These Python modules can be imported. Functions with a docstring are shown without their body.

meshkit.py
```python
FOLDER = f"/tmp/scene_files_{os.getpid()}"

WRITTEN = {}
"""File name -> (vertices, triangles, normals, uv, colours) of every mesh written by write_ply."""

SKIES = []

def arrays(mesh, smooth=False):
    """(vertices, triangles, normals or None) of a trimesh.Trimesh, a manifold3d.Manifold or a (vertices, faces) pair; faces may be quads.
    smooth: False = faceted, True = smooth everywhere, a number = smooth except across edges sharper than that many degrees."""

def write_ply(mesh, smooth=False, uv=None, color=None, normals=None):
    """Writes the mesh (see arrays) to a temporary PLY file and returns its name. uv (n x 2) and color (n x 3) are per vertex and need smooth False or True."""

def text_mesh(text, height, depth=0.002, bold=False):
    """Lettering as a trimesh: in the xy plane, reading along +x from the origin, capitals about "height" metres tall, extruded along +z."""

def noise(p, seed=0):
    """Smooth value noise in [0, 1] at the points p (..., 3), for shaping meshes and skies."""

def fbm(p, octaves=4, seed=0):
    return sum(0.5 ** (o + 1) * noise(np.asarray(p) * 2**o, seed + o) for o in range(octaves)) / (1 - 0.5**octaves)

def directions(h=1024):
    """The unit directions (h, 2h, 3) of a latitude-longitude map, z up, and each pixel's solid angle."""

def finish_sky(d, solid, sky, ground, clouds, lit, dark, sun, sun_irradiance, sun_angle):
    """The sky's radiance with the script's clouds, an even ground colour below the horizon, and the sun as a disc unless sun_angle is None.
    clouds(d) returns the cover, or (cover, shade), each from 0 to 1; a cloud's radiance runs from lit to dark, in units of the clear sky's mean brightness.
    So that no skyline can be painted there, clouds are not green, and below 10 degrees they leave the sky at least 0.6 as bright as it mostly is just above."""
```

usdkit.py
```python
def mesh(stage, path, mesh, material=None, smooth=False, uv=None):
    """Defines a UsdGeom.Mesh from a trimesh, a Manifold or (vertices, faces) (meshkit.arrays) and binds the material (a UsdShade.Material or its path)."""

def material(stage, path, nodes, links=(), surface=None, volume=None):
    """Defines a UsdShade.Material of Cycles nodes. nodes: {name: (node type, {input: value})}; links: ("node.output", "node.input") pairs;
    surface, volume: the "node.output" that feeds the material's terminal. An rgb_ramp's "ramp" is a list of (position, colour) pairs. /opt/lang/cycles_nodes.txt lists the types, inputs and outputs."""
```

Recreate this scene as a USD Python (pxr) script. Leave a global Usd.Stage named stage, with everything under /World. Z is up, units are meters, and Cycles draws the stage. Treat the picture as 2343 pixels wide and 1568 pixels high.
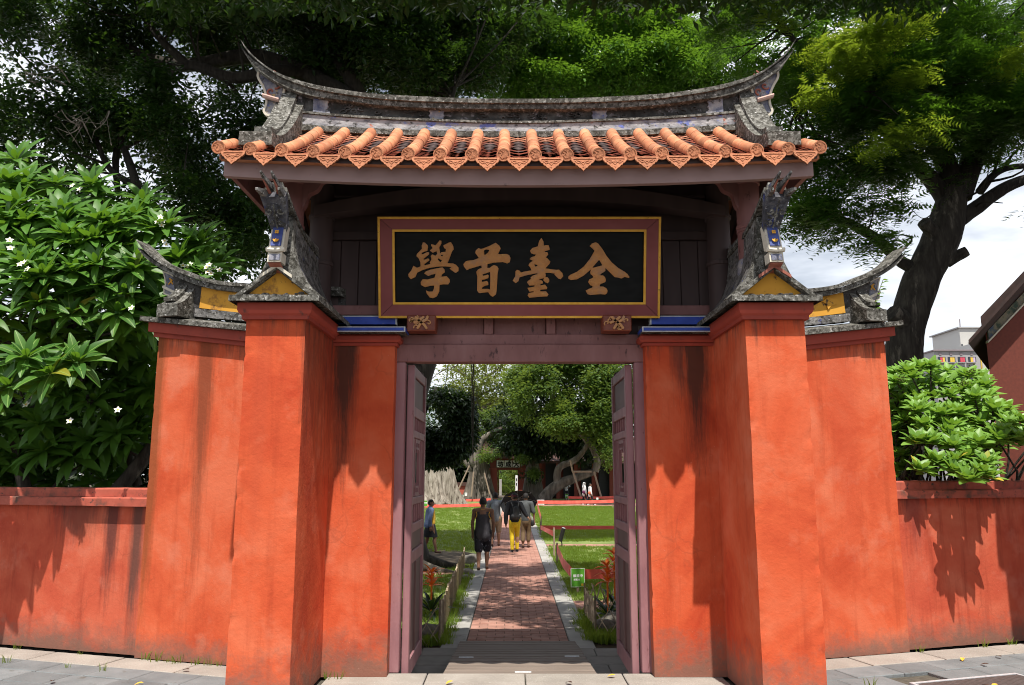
import math, random, numpy as np, trimesh, usdkit, meshkit
import manifold3d as m3
import shapely.geometry as sg, shapely.ops as so
from shapely import affinity
from pxr import Usd, UsdGeom, UsdLux, UsdShade, Gf, Sdf, Vt

stage = Usd.Stage.CreateInMemory()
UsdGeom.SetStageUpAxis(stage, 'Z')
UsdGeom.Xform.Define(stage, '/World')
PI = math.pi
# ------------------------------------------------------------------ camera, sky, sun
F_, PITCH, EYE = 1786.0, math.radians(9.57), 1.75
CP, SP = math.cos(PITCH), math.sin(PITCH)
cam = UsdGeom.Camera.Define(stage, '/World/camera')
cam.CreateHorizontalApertureAttr(36.0)
cam.CreateFocalLengthAttr(36.0 * F_ / 2342.0)
cam.CreateClippingRangeAttr(Gf.Vec2f(0.05, 5000))
cam.AddTranslateOp().Set(Gf.Vec3d(0, 0, EYE))
cam.AddRotateXOp().Set(90 + math.degrees(PITCH))
cam.CreateExposureAttr(EXPOSURE := 0.58)
SUN = np.array([0.13, -1.0, 2.2]); SUN /= np.linalg.norm(SUN)
sun = UsdLux.DistantLight.Define(stage, '/World/sun_light')
sun.CreateIntensityAttr(1.25); sun.CreateAngleAttr(0.5); sun.CreateColorAttr(Gf.Vec3f(1.0, 0.95, 0.86))
sun.CreateNormalizeAttr(True)
rot = Gf.Rotation(Gf.Vec3d(0, 0, 1), Gf.Vec3d(*map(float, SUN)))
sun.AddTransformOp().Set(Gf.Matrix4d(rot, Gf.Vec3d(0, 0, 0)))
usdkit.material(stage, '/World/Looks/sky_look', {
    'tc': ('texture_coordinate', {}),
    'mp': ('mapping', {'mapping_type': 'point', 'scale': (1.5, 1.5, 4.0), 'location': (0.3, 0.2, 0.1)}),
    'n': ('noise_texture', {'scale': 1.6, 'detail': 8, 'roughness': 0.55, 'distortion': 0.3}),
    'r': ('rgb_ramp', {'ramp': [(0.40, (0.16, 0.16, 0.16)), (0.60, (0.85, 0.85, 0.85))]}),
    'sx': ('separate_xyz', {}), 'el': ('map_range', {'from_min': 0.0, 'from_max': 0.65, 'to_min': 0.10, 'to_max': -0.03, 'clamp': True}), 'ad': ('math', {'math_type': 'add'}),
    'sky': ('sky_texture', {'sky_type': 'single_scattering', 'sun_disc': False, 'sun_elevation': math.asin(SUN[2]), 'sun_rotation': math.atan2(SUN[0], SUN[1]), 'altitude': 20.0, 'air_density': 1.0, 'aerosol_density': 1.0}),
    'mx': ('mix_color', {'blend_type': 'mix', 'b': (17.0, 17.5, 18.4)}),
    'bg': ('background_shader', {'strength': 0.055})},
    [('tc.generated', 'mp.vector'), ('mp.vector', 'n.vector'), ('tc.generated', 'sx.vector'), ('sx.z', 'el.value'), ('n.fac', 'ad.value1'), ('el.result', 'ad.value2'), ('ad.value', 'r.fac'), ('r.color', 'mx.fac'), ('sky.color', 'mx.a'), ('mx.result', 'bg.color')], surface='bg.background')
dome = UsdLux.DomeLight.Define(stage, '/World/sky')
UsdShade.MaterialBindingAPI.Apply(dome.GetPrim()).Bind(UsdShade.Material.Get(stage, '/World/Looks/sky_look'))
dome.GetPrim().SetCustomDataByKey('kind', 'structure')

# ------------------------------------------------------------------ measuring the photograph (2342 px wide), and naming
def ray(x, y):
    u, v = (x - 1171) / F_, (784 - y) / F_
    return np.array([u, CP - v * SP, SP + v * CP])
def P(x, y, Y):
    r = ray(x, y); return np.array([0, 0, EYE]) + r * (Y / r[1])
def G(x, y, z=0.0):
    r = ray(x, y); return np.array([0, 0, EYE]) + r * ((z - EYE) / r[2])
def onplane(x, y, p0, n):
    r = ray(x, y); o = np.array([0, 0, EYE]); return o + r * (np.dot(p0 - o, n) / np.dot(r, n))

used, ORIGIN = {}, {}
def numbered(path):
    k = used.get(path, -1) + 1; used[path] = k
    return path if k == 0 else '%s_%03d' % (path, k)
def data(prim, label=None, cat=None, group=None, kind=None):
    for k, v in (('label', label), ('category', cat), ('group', group), ('kind', kind)):
        if v: prim.SetCustomDataByKey(k, v)
    return prim
def ppath(parent): return '/World' if parent is None else str(parent.GetPath())
def thing(name, label, cat, loc=(0, 0, 0), rz=0.0, group=None, base=None):
    """base: the thing's foot, with its meshes given in world coordinates; loc: the same with meshes given around the origin"""
    x = UsdGeom.Xform.Define(stage, numbered('/World/' + name))
    if base is not None: loc = base; ORIGIN[x.GetPrim().GetName()] = np.asarray(base, float)
    x.AddTranslateOp().Set(Gf.Vec3d(*map(float, loc)))
    if rz: x.AddRotateZOp().Set(math.degrees(rz))
    return data(x.GetPrim(), label, cat, group)
def holder(name, parent, label=None):
    return data(UsdGeom.Xform.Define(stage, numbered(ppath(parent) + '/' + name)).GetPrim(), label)
def obj(name, mesh, m, parent=None, smooth=False, label=None, cat=None, group=None, kind=None):
    if isinstance(mesh, list): mesh = join(mesh)
    if parent is not None:
        o = ORIGIN.get(str(parent.GetPath()).split('/')[2])
        if o is not None: mesh = mesh.copy(); mesh.vertices = mesh.vertices - o
    pr = usdkit.mesh(stage, numbered(ppath(parent) + '/' + name), mesh, m, smooth=smooth).GetPrim()
    return data(pr, label, cat, group, kind)
def dup(root, loc, rz=0.0, label=None, scale=1.0):
    was = root.GetCustomData(); base = root.GetName()
    if base[-4] == '_' and base[-3:].isdigit(): base = base[:-4]
    x = UsdGeom.Xform.Define(stage, numbered('/World/' + base))
    x.GetPrim().GetReferences().AddInternalReference(root.GetPath())
    x.ClearXformOpOrder()
    mtx = Gf.Matrix4d().SetScale(scale) * Gf.Matrix4d(Gf.Rotation(Gf.Vec3d(0, 0, 1), math.degrees(rz)), Gf.Vec3d(*map(float, loc)))
    x.AddTransformOp().Set(mtx)
    x.GetPrim().SetInstanceable(True)
    return data(x.GetPrim(), label or was.get('label'), was.get('category'), was.get('group'))

# ------------------------------------------------------------------ mesh helpers
def tm(v, f): return trimesh.Trimesh(np.asarray(v, float), np.asarray(f, int), process=False)
def join(ms): return trimesh.util.concatenate([m for m in ms if m is not None and len(m.faces)])
def box(x0, x1, y0, y1, z0, z1):
    m = trimesh.creation.box([x1 - x0, y1 - y0, z1 - z0]); m.apply_translation([(x0 + x1) / 2, (y0 + y1) / 2, (z0 + z1) / 2]); return m
def cbox(x0, x1, y0, y1, z0, z1, b=0.008):
    """a box with chamfered edges"""
    x0, x1 = min(x0, x1), max(x0, x1)
    b = min(b, (x1 - x0) * .4, (y1 - y0) * .4, (z1 - z0) * .4); pts = []
    for x, sx in ((x0, 1), (x1, -1)):
        for y, sy in ((y0, 1), (y1, -1)):
            for z, sz in ((z0, 1), (z1, -1)):
                pts += [(x + sx * b, y + sy * b, z), (x + sx * b, y, z + sz * b), (x, y + sy * b, z + sz * b)]
    return trimesh.convex.convex_hull(np.array(pts))
def quads_grid(nu, nv, closed=False):
    f = []
    for i in range(nu - 1):
        for j in range(nv if closed else nv - 1):
            a, b = i * nv + j, i * nv + (j + 1) % nv
            f += [(a, b, b + nv), (a, b + nv, a + nv)]
    return np.array(f)
def loft(rings, closed=True, cap=True):
    """rings: list of (n,3) arrays; caps assume star shaped ends"""
    r = np.array(rings, float); nu, nv = r.shape[:2]
    v = r.reshape(-1, 3); f = [quads_grid(nu, nv, closed)]
    if cap and closed:
        c0, c1 = len(v), len(v) + 1
        v = np.vstack([v, r[0].mean(0), r[-1].mean(0)]); e = (nu - 1) * nv
        f.append(np.array([(c0, (j + 1) % nv, j) for j in range(nv)])); f.append(np.array([(c1, e + j, e + (j + 1) % nv) for j in range(nv)]))
    m = tm(v, np.vstack(f))
    if m.volume < 0: m.invert()
    return m
def sweep_x(xs, prof):
    """prof(x) -> list of (y, z): a bar that runs along x with a profile that may change"""
    return loft([[(x, y, z) for y, z in prof(x)] for x in xs])
def extrude(poly, d, frame=None):
    """poly in 2-D (shapely) extruded by d; frame = (origin, u, v, n) places it"""
    out = []
    for g in getattr(poly, 'geoms', [poly]):
        if g.is_empty or g.area < 1e-9: continue
        out.append(trimesh.creation.extrude_polygon(g, d, engine='earcut'))
    m = join(out)
    if frame is not None:
        o, u, v, n = map(np.asarray, frame)
        m.vertices = o + m.vertices[:, :1] * u + m.vertices[:, 1:2] * v + m.vertices[:, 2:3] * n
        if np.dot(np.cross(u, v), n) < 0: m.invert()
    return m
def xz(poly, y0, y1): return extrude(poly, y1 - y0, ((0, y0, 0), (1, 0, 0), (0, 0, 1), (0, 1, 0)))
def yz(poly, x0, x1): return extrude(poly, x1 - x0, ((x0, 0, 0), (0, 1, 0), (0, 0, 1), (1, 0, 0)))
def curve(pts, n=24):
    """smooth curve through points"""
    from scipy.interpolate import PchipInterpolator, CubicSpline
    p = np.array(pts, float); t = np.r_[0, np.cumsum(np.linalg.norm(np.diff(p, axis=0), axis=1))]
    return CubicSpline(t, p, bc_type='natural')(np.linspace(0, t[-1], n))
def tube(pts, radii, sides=8, ends=True):
    p = np.asarray(pts, float); n = len(p); radii = np.broadcast_to(radii, (n,))
    t = np.gradient(p, axis=0); t /= np.linalg.norm(t, axis=1, keepdims=True) + 1e-12
    a = np.cross(t[0], [0, 0, 1.0] if abs(t[0][2]) < .9 else [1.0, 0, 0]); rings = []
    for i in range(n):
        a = a - t[i] * np.dot(a, t[i]); a /= np.linalg.norm(a) + 1e-12; b = np.cross(t[i], a)
        an = np.arange(sides) * 2 * PI / sides
        rings.append(p[i] + radii[i] * (np.cos(an)[:, None] * a + np.sin(an)[:, None] * b))
    return loft(rings, True, ends)
def bar(p, q, w, h=None, up=(0, 0, 1)):
    """a rectangular bar from p to q"""
    p, q = np.asarray(p, float), np.asarray(q, float); d = q - p; L = np.linalg.norm(d); d /= L
    u = np.cross(d, up); u /= np.linalg.norm(u) + 1e-12; v = np.cross(u, d); h = h or w
    m = trimesh.creation.box([w, h, L]); m.vertices = (p + q) / 2 + m.vertices[:, :1] * u + m.vertices[:, 1:2] * v + m.vertices[:, 2:3] * d
    return m
def lathe(prof, sides=20):
    m = loft([[(r * math.cos(a), r * math.sin(a), z) for a in np.arange(sides) * 2 * PI / sides] for r, z in prof]); return m
def nvec(p, scale, seed=0):
    return np.stack([meshkit.fbm(p * scale + 17.3 * k, 3, seed + k) for k in range(3)], -1) * 2 - 1
def rough_block(plan, z0, z1, cell=0.05, amp=0.004, chip=0.012, seed=0, skip=(), lean=0.0):
    """a plastered block over a 4-point plan (counter-clockwise seen from above): uneven faces, chipped vertical edges"""
    plan = np.asarray(plan, float); vs, fs, n = [], [], 0; c = plan.mean(0); faces = []
    for k in range(4):
        if k in skip: continue
        a, b = plan[k], plan[(k + 1) % 4]
        faces.append((np.r_[a, z0], np.r_[b, z0], np.r_[b, z1], np.r_[a, z1]))
    faces.append((np.r_[plan[0], z1], np.r_[plan[1], z1], np.r_[plan[2], z1], np.r_[plan[3], z1]))
    for q in faces:
        nu = max(2, int(np.linalg.norm(q[1] - q[0]) / cell) + 1); nv = max(2, int(np.linalg.norm(q[3] - q[0]) / cell) + 1)
        u, v = np.meshgrid(np.linspace(0, 1, nu), np.linspace(0, 1, nv), indexing='ij'); u, v = u[..., None], v[..., None]
        g = (q[0] * (1 - u) + q[1] * u) * (1 - v) + (q[3] * (1 - u) + q[2] * u) * v
        vs.append(g.reshape(-1, 3)); fs.append(quads_grid(nu, nv) + n); n += nu * nv
    v = np.vstack(vs); f = np.vstack(fs)
    e = np.min([np.linalg.norm(v[:, :2] - p, axis=1) for p in plan], axis=0)
    v2 = v + nvec(v, 1.3, seed) * amp + nvec(v, 9.0, seed + 5) * amp * .35
    w = np.clip(1 - e / (cell * .9), 0, 1) * np.clip((meshkit.fbm(v * 14 + 3, 3, seed + 9) - .60) * 9, 0, 1) * chip
    dirc = np.r_[c, 0] - v * [1, 1, 0]; dirc /= np.linalg.norm(dirc, axis=1, keepdims=True) + 1e-9
    v2 += dirc * w[:, None]
    m = tm(v2, f); m.merge_vertices(digits_vertex=6); return m
# ------------------------------------------------------------------ materials
LK = '/World/Looks/'
def paint(name, cols, scale=4.0, rough=0.75, detail=6, bump=None, vary=0.0, stretch=(1, 1, 1), spec=0.4, patches=None, obj_space=False, lo=0.3, hi=0.7, dist=0.0):
    """noise between colours; bump=(scale, strength); vary: brightness change from piece to piece; patches=[(colour, scale, from, to)] laid over"""
    n = {'g': ('geometry', {}), 'mp': ('mapping', {'mapping_type': 'point', 'scale': stretch}),
         'n': ('noise_texture', {'scale': scale, 'detail': detail, 'roughness': 0.62, 'distortion': dist}),
         'r': ('rgb_ramp', {'ramp': [(lo + (hi - lo) * i / max(1, len(cols) - 1), c) for i, c in enumerate(cols)]}),
         'p': ('principled_bsdf', {'roughness': rough, 'specular_ior_level': spec})}
    l = [('mp.vector', 'n.vector'), ('n.fac', 'r.fac')]
    if obj_space:
        n['g'] = ('texture_coordinate', {}); l.append(('g.object', 'mp.vector'))
    else: l.append(('g.position', 'mp.vector'))
    cur = 'r.color'
    for i, (c, s, a, b) in enumerate(patches or []):
        n['pn%d' % i] = ('noise_texture', {'scale': s, 'detail': 7, 'roughness': 0.7, 'w': 0.0})
        n['pm%d' % i] = ('map_range', {'from_min': a, 'from_max': b, 'clamp': True})
        n['px%d' % i] = ('mix_color', {'blend_type': 'mix', 'b': c})
        n['po%d' % i] = ('vector_math', {'math_type': 'add', 'vector2': (3.1 * i + 5, 1.7, 9.2)})
        l += [('mp.vector', 'po%d.vector1' % i), ('po%d.vector' % i, 'pn%d.vector' % i), ('pn%d.fac' % i, 'pm%d.value' % i), ('pm%d.result' % i, 'px%d.fac' % i), (cur, 'px%d.a' % i)]
        cur = 'px%d.result' % i
    if vary:
        n['oi'] = ('object_info', {}); n['vm'] = ('map_range', {'to_min': 1 - vary, 'to_max': 1 + vary}); n['h'] = ('hsv', {})
        l += [('oi.random', 'vm.value'), ('vm.result', 'h.value'), (cur, 'h.color')]; cur = 'h.color'
    l.append((cur, 'p.base_color'))
    if bump:
        n['bn'] = ('noise_texture', {'scale': bump[0], 'detail': 5, 'roughness': 0.6}); n['b'] = ('bump', {'strength': bump[1], 'distance': 0.02})
        l += [('mp.vector', 'bn.vector'), ('bn.fac', 'b.height'), ('b.normal', 'p.normal')]
    return usdkit.material(stage, LK + name, n, l, surface='p.BSDF')

def plaster(name, a, b, c, top, foot=0.45, dirt=(0.05, 0.04, 0.03), streak=0.38, seed=0.0, stains=()):
    """lime-washed plaster: cloudy reds, vertical runs, a damp grey foot and black mould under the coping"""
    n = {'g': ('geometry', {}), 'o': ('vector_math', {'math_type': 'add', 'vector2': (seed, seed * .7, 0)}),
         'n1': ('noise_texture', {'scale': 1.5, 'detail': 7, 'roughness': 0.6, 'distortion': 0.5}),
         'r1': ('rgb_ramp', {'ramp': [(0.33, a), (0.5, b), (0.68, c)]}),
         'ms': ('mapping', {'mapping_type': 'point', 'scale': (7, 7, 0.55)}), 'n2': ('noise_texture', {'scale': 1.3, 'detail': 6, 'roughness': 0.65}),
         'm2': ('map_range', {'from_min': 0.52, 'from_max': 0.72, 'to_max': streak, 'clamp': True}),
         'x2': ('mix_color', {'b': tuple(.62 * v for v in a)}),
         'n5': ('noise_texture', {'scale': 2.6, 'detail': 5, 'roughness': 0.6}), 'm5': ('map_range', {'from_min': 0.56, 'from_max': 0.7, 'to_max': 0.5, 'clamp': True}),
         'x5': ('mix_color', {'b': (c[0] * 1.0, c[1] * 1.25, c[2] * 1.5)}),
         'xyz': ('separate_xyz', {}),
         'n3': ('noise_texture', {'scale': 5.5, 'detail': 10, 'roughness': 0.8}),
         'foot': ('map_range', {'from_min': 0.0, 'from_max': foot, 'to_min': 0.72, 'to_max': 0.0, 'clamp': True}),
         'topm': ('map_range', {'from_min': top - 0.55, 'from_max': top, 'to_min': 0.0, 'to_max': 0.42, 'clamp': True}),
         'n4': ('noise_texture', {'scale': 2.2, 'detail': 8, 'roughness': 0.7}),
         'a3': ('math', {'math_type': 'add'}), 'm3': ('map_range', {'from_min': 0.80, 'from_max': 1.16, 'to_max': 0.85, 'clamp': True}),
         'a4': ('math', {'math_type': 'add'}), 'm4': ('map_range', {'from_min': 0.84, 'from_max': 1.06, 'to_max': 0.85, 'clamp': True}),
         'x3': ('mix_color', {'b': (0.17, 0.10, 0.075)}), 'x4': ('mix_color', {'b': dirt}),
         'vo': ('noise_texture', {'scale': 60, 'detail': 3}), 'mv': ('map_range', {'from_min': 0.72, 'from_max': 0.76, 'to_max': 0.35, 'clamp': True}), 'xv': ('mix_color', {'b': (.6, .35, .28)}),
         'bn': ('noise_texture', {'scale': 22, 'detail': 6, 'roughness': 0.65}), 'b': ('bump', {'strength': 0.35, 'distance': 0.012}),
         'p': ('principled_bsdf', {'roughness': 0.9, 'specular_ior_level': 0.2})}
    l = [('g.position', 'o.vector1'), ('o.vector', 'n1.vector'), ('n1.fac', 'r1.fac'), ('o.vector', 'ms.vector'), ('ms.vector', 'n2.vector'), ('n2.fac', 'm2.value'),
         ('r1.color', 'x2.a'), ('m2.result', 'x2.fac'), ('o.vector', 'n5.vector'), ('n5.fac', 'm5.value'), ('m5.result', 'x5.fac'), ('x2.result', 'x5.a'),
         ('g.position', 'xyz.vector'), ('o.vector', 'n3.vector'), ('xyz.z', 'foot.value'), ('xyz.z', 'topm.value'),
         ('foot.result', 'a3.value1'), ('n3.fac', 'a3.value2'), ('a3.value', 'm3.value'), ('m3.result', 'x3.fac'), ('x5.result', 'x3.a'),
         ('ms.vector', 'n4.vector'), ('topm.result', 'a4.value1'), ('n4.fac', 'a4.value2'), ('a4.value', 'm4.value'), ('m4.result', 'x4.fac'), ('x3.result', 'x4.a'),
         ('g.position', 'vo.vector'), ('vo.fac', 'mv.value'), ('mv.result', 'xv.fac'), ('x4.result', 'xv.a'), ('xv.result', 'p.base_color'),
         ('g.position', 'bn.vector'), ('bn.fac', 'b.height'), ('b.normal', 'p.normal')]
    n.update({'cd': ('noise_texture', {'scale': 3.0, 'detail': 4}), 'cs': ('vector_math', {'math_type': 'scale', 'scale': 0.35}), 'ca': ('vector_math', {'math_type': 'add'}), 'cv': ('voronoi_texture', {'feature': 'distance_to_edge', 'scale': 1.6, 'randomness': 1.0}), 'cm': ('map_range', {'from_min': 0.011, 'from_max': 0.003, 'clamp': True}),
              'ck': ('noise_texture', {'scale': 1.1, 'detail': 3}), 'cg': ('map_range', {'from_min': 0.54, 'from_max': 0.62, 'to_max': 0.2, 'clamp': True}), 'cx': ('math', {'math_type': 'multiply'}), 'cc': ('mix_color', {'b': (.16, .04, .022)})})
    l += [('o.vector', 'cd.vector'), ('cd.color', 'cs.vector1'), ('o.vector', 'ca.vector1'), ('cs.vector', 'ca.vector2'), ('ca.vector', 'cv.vector'), ('cv.distance', 'cm.value'), ('o.vector', 'ck.vector'), ('ck.fac', 'cg.value'), ('cm.result', 'cx.value1'), ('cg.result', 'cx.value2'), ('cx.value', 'cc.fac'), ('xv.result', 'cc.a')]
    cur = 'cc.result'
    for i, (x, w, z0, z1, s, c) in enumerate(stains):      # single runs of mould and rust below a leak
        k = str(i)
        n.update({'sx' + k: ('math', {'math_type': 'subtract', 'value2': x}), 'sa' + k: ('math', {'math_type': 'absolute'}), 'sw' + k: ('map_range', {'from_min': w, 'from_max': 0.0, 'to_max': 0.75, 'clamp': True}), 'sz' + k: ('map_range', {'from_min': z0, 'from_max': z1, 'clamp': True}),
                  'sm' + k: ('math', {'math_type': 'multiply'}), 'sn' + k: ('noise_texture', {'scale': 3.4, 'detail': 10, 'roughness': 0.82}), 'ss' + k: ('math', {'math_type': 'multiply_add', 'value2': 1.0}), 'sr' + k: ('map_range', {'from_min': 0.64, 'from_max': 1.02, 'to_max': s, 'clamp': True}), 'sc' + k: ('mix_color', {'b': c})})
        l += [('xyz.x', 'sx%s.value1' % k), ('sx%s.value' % k, 'sa%s.value1' % k), ('sa%s.value' % k, 'sw%s.value' % k), ('xyz.z', 'sz%s.value' % k), ('sw%s.result' % k, 'sm%s.value1' % k), ('sz%s.result' % k, 'sm%s.value2' % k), ('ms.vector', 'sn%s.vector' % k), ('sm%s.value' % k, 'ss%s.value1' % k), ('sn%s.fac' % k, 'ss%s.value3' % k), ('ss%s.value' % k, 'sr%s.value' % k), ('sr%s.result' % k, 'sc%s.fac' % k), (cur, 'sc%s.a' % k)]
        cur = 'sc%s.result' % k
    l = [q for q in l if q != ('xv.result', 'p.base_color')] + [(cur, 'p.base_color')]
    return usdkit.material(stage, LK + name, n, l, surface='p.BSDF')

def leafy(name, dark, light, rough=0.4, trans=0.35, tcol=None, spec=0.35, backs=0.0):
    """leaf: varies from clump to clump and over the crown; lets light through"""
    tcol = tcol or (light[0] * 1.6, light[1] * 1.35, light[2] * .6)
    return usdkit.material(stage, LK + name, {
        'g': ('geometry', {}), 'n': ('noise_texture', {'scale': 0.9, 'detail': 3}), 'oi': ('object_info', {}),
        'a': ('math', {'math_type': 'multiply_add', 'value2': 0.42, 'value3': 0.0}), 'ip': ('math', {'math_type': 'multiply_add', 'value2': 0.35}), 'ad': ('math', {'math_type': 'add'}),
        'r': ('rgb_ramp', {'ramp': [(0.25, dark), (0.75, light)]}), 'p': ('principled_bsdf', {'roughness': rough, 'specular_ior_level': spec}),
        't': ('translucent_bsdf', {'color': tcol}), 'm': ('mix_closure', {'fac': trans})},
        [('g.position', 'n.vector'), ('oi.random', 'a.value1'), ('n.fac', 'ad.value1'), ('g.random_per_island', 'ip.value1'), ('a.value', 'ip.value3'), ('ip.value', 'ad.value2'), ('ad.value', 'sub.value1'), ('sub.value', 'r.fac'), ('r.color', 'p.base_color'), ('p.BSDF', 'm.closure1'), ('t.BSDF', 'm.closure2')] if False else
        [('g.position', 'n.vector'), ('oi.random', 'a.value1'), ('a.value', 'ip.value3'), ('g.random_per_island', 'ip.value1'), ('ip.value', 'r.fac'), ('r.color', 'p.base_color'), ('p.BSDF', 'm.closure1'), ('t.BSDF', 'm.closure2')], surface='m.closure')

MT = {}
MT['red_pier'] = plaster('red_pier', (.42, .052, .019), (.53, .088, .032), (.58, .135, .062), 3.0, 0.75, stains=((-1.56, .20, 1.2, 2.7, .9, (.06, .028, .02)), (1.72, .20, 1.5, 2.7, .9, (.06, .028, .02)), (1.55, .12, 2.2, 3.0, .7, (.09, .04, .03)), (-2.0, .10, .4, 1.8, .4, (.42, .07, .03))))
MT['red_wing'] = plaster('red_wing', (.44, .060, .021), (.54, .096, .037), (.58, .145, .070), 3.05, 0.42, seed=4.0, stains=((-3.08, .16, .2, 2.6, .85, (.20, .05, .022)), (-3.62, .12, -.2, 1.4, .8, (.22, .06, .02)), (3.4, .3, .3, 2.2, .4, (.42, .06, .025))))
MT['red_low'] = plaster('red_low', (.38, .052, .026), (.47, .085, .042), (.53, .13, .07), 1.55, 0.5, seed=9.0, streak=.6, stains=((-4.08, .14, .2, 1.2, .9, (.10, .03, .024)), (-3.78, .12, -.3, .9, .9, (.10, .045, .035)), (-4.5, .5, .9, 1.35, .6, (.06, .03, .025)), (4.2, .2, .7, 1.4, .6, (.16, .03, .025))))
MT['red_far'] = paint('red_far', [(.30, .06, .04), (.40, .10, .06)], 1.2)
MT['red_coping'] = paint('red_coping', [(.10, .05, .035), (.36, .075, .045), (.42, .10, .065)], 7, patches=[((.04, .03, .025), 14, .58, .66)])
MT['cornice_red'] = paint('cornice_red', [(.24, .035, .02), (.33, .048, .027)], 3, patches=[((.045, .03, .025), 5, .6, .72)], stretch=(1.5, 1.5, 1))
MT['stone'] = paint('stone', [(.035, .034, .03), (.14, .135, .12), (.24, .23, .21)], 9, .9, 9, (30, .6), patches=[((.045, .042, .035), 26, .47, .55), ((.45, .44, .42), 34, .58, .64)], spec=.2)
MT['stone_blue'] = paint('stone_blue', [(.05, .05, .055), (.16, .155, .15), (.28, .27, .26)], 9, .9, 9, (30, .6), patches=[((.05, .08, .32), 5, .60, .66), ((.05, .046, .04), 22, .52, .58), ((.5, .49, .47), 34, .6, .66)], spec=.2)
MT['stone_dark'] = paint('stone_dark', [(.018, .017, .016), (.05, .048, .046), (.12, .115, .11)], 7, .9, 9, (26, .8), patches=[((.24, .22, .24), 15, .58, .68), ((.13, .07, .05), 9, .62, .72)], spec=.2)
MT['ridge_band'] = paint('ridge_band', [(.08, .08, .10), (.30, .29, .30), (.42, .40, .40)], 8, .85, 8, (24, .5), stretch=(1, 1, 1.6), patches=[((.12, .15, .40), 4.5, .57, .63), ((.035, .033, .03), 12, .55, .62), ((.42, .14, .09), 6, .62, .68)])
MT['blue'] = paint('blue', [(.018, .045, .30), (.03, .075, .42)], 8, .6, patches=[((.25, .25, .28), 30, .64, .7)])
MT['white_line'] = paint('white_line', [(.42, .43, .45), (.62, .62, .62)], 14, .8)
MT['ochre'] = paint('ochre', [(.52, .24, .025), (.64, .33, .04)], 3, .85, patches=[((.30, .14, .03), 5, .56, .64), ((.05, .04, .03), 9, .60, .67)])
MT['cream'] = paint('cream', [(.48, .44, .36), (.62, .56, .46)], 20, .8, patches=[((.12, .1, .09), 30, .62, .7)])
MT['rust_paint'] = paint('rust_paint', [(.22, .06, .04), (.36, .13, .09)], 16, .8)
MT['indigo'] = paint('indigo', [(.03, .045, .16), (.06, .09, .30)], 10, .7, patches=[((.10, .10, .11), 18, .56, .66)])
MT['tile'] = paint('tile', [(.36, .125, .06), (.46, .185, .09), (.53, .24, .135)], 7, .7, vary=.26, patches=[((.10, .05, .03), 16, .62, .72), ((.50, .36, .26), 11, .64, .72)], bump=(60, .15))
MT['tile_face'] = paint('tile_face', [(.36, .125, .055), (.47, .185, .088)], 40, .75, vary=.12, bump=(90, .4), patches=[((.20, .07, .03), 60, .55, .62)])
MT['pan'] = paint('pan', [(.24, .05, .028), (.33, .08, .042), (.40, .12, .065)], 9, .75, vary=.25, patches=[((.10, .04, .03), 18, .60, .70)])
MT['pan_edge'] = paint('pan_edge', [(.42, .16, .09), (.55, .25, .15)], 12, .75)
MT['mortar'] = paint('mortar', [(.06, .055, .045), (.16, .15, .12)], 25, .95)
WOOD = [(.17, .070, .066), (.225, .100, .094), (.27, .135, .13)]
MT['wood'] = paint('wood', WOOD, 3, .65, 6, (40, .25), stretch=(1, 1, .35), patches=[((.07, .03, .03), 13, .60, .66), ((.34, .24, .23), 30, .68, .74)])
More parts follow.
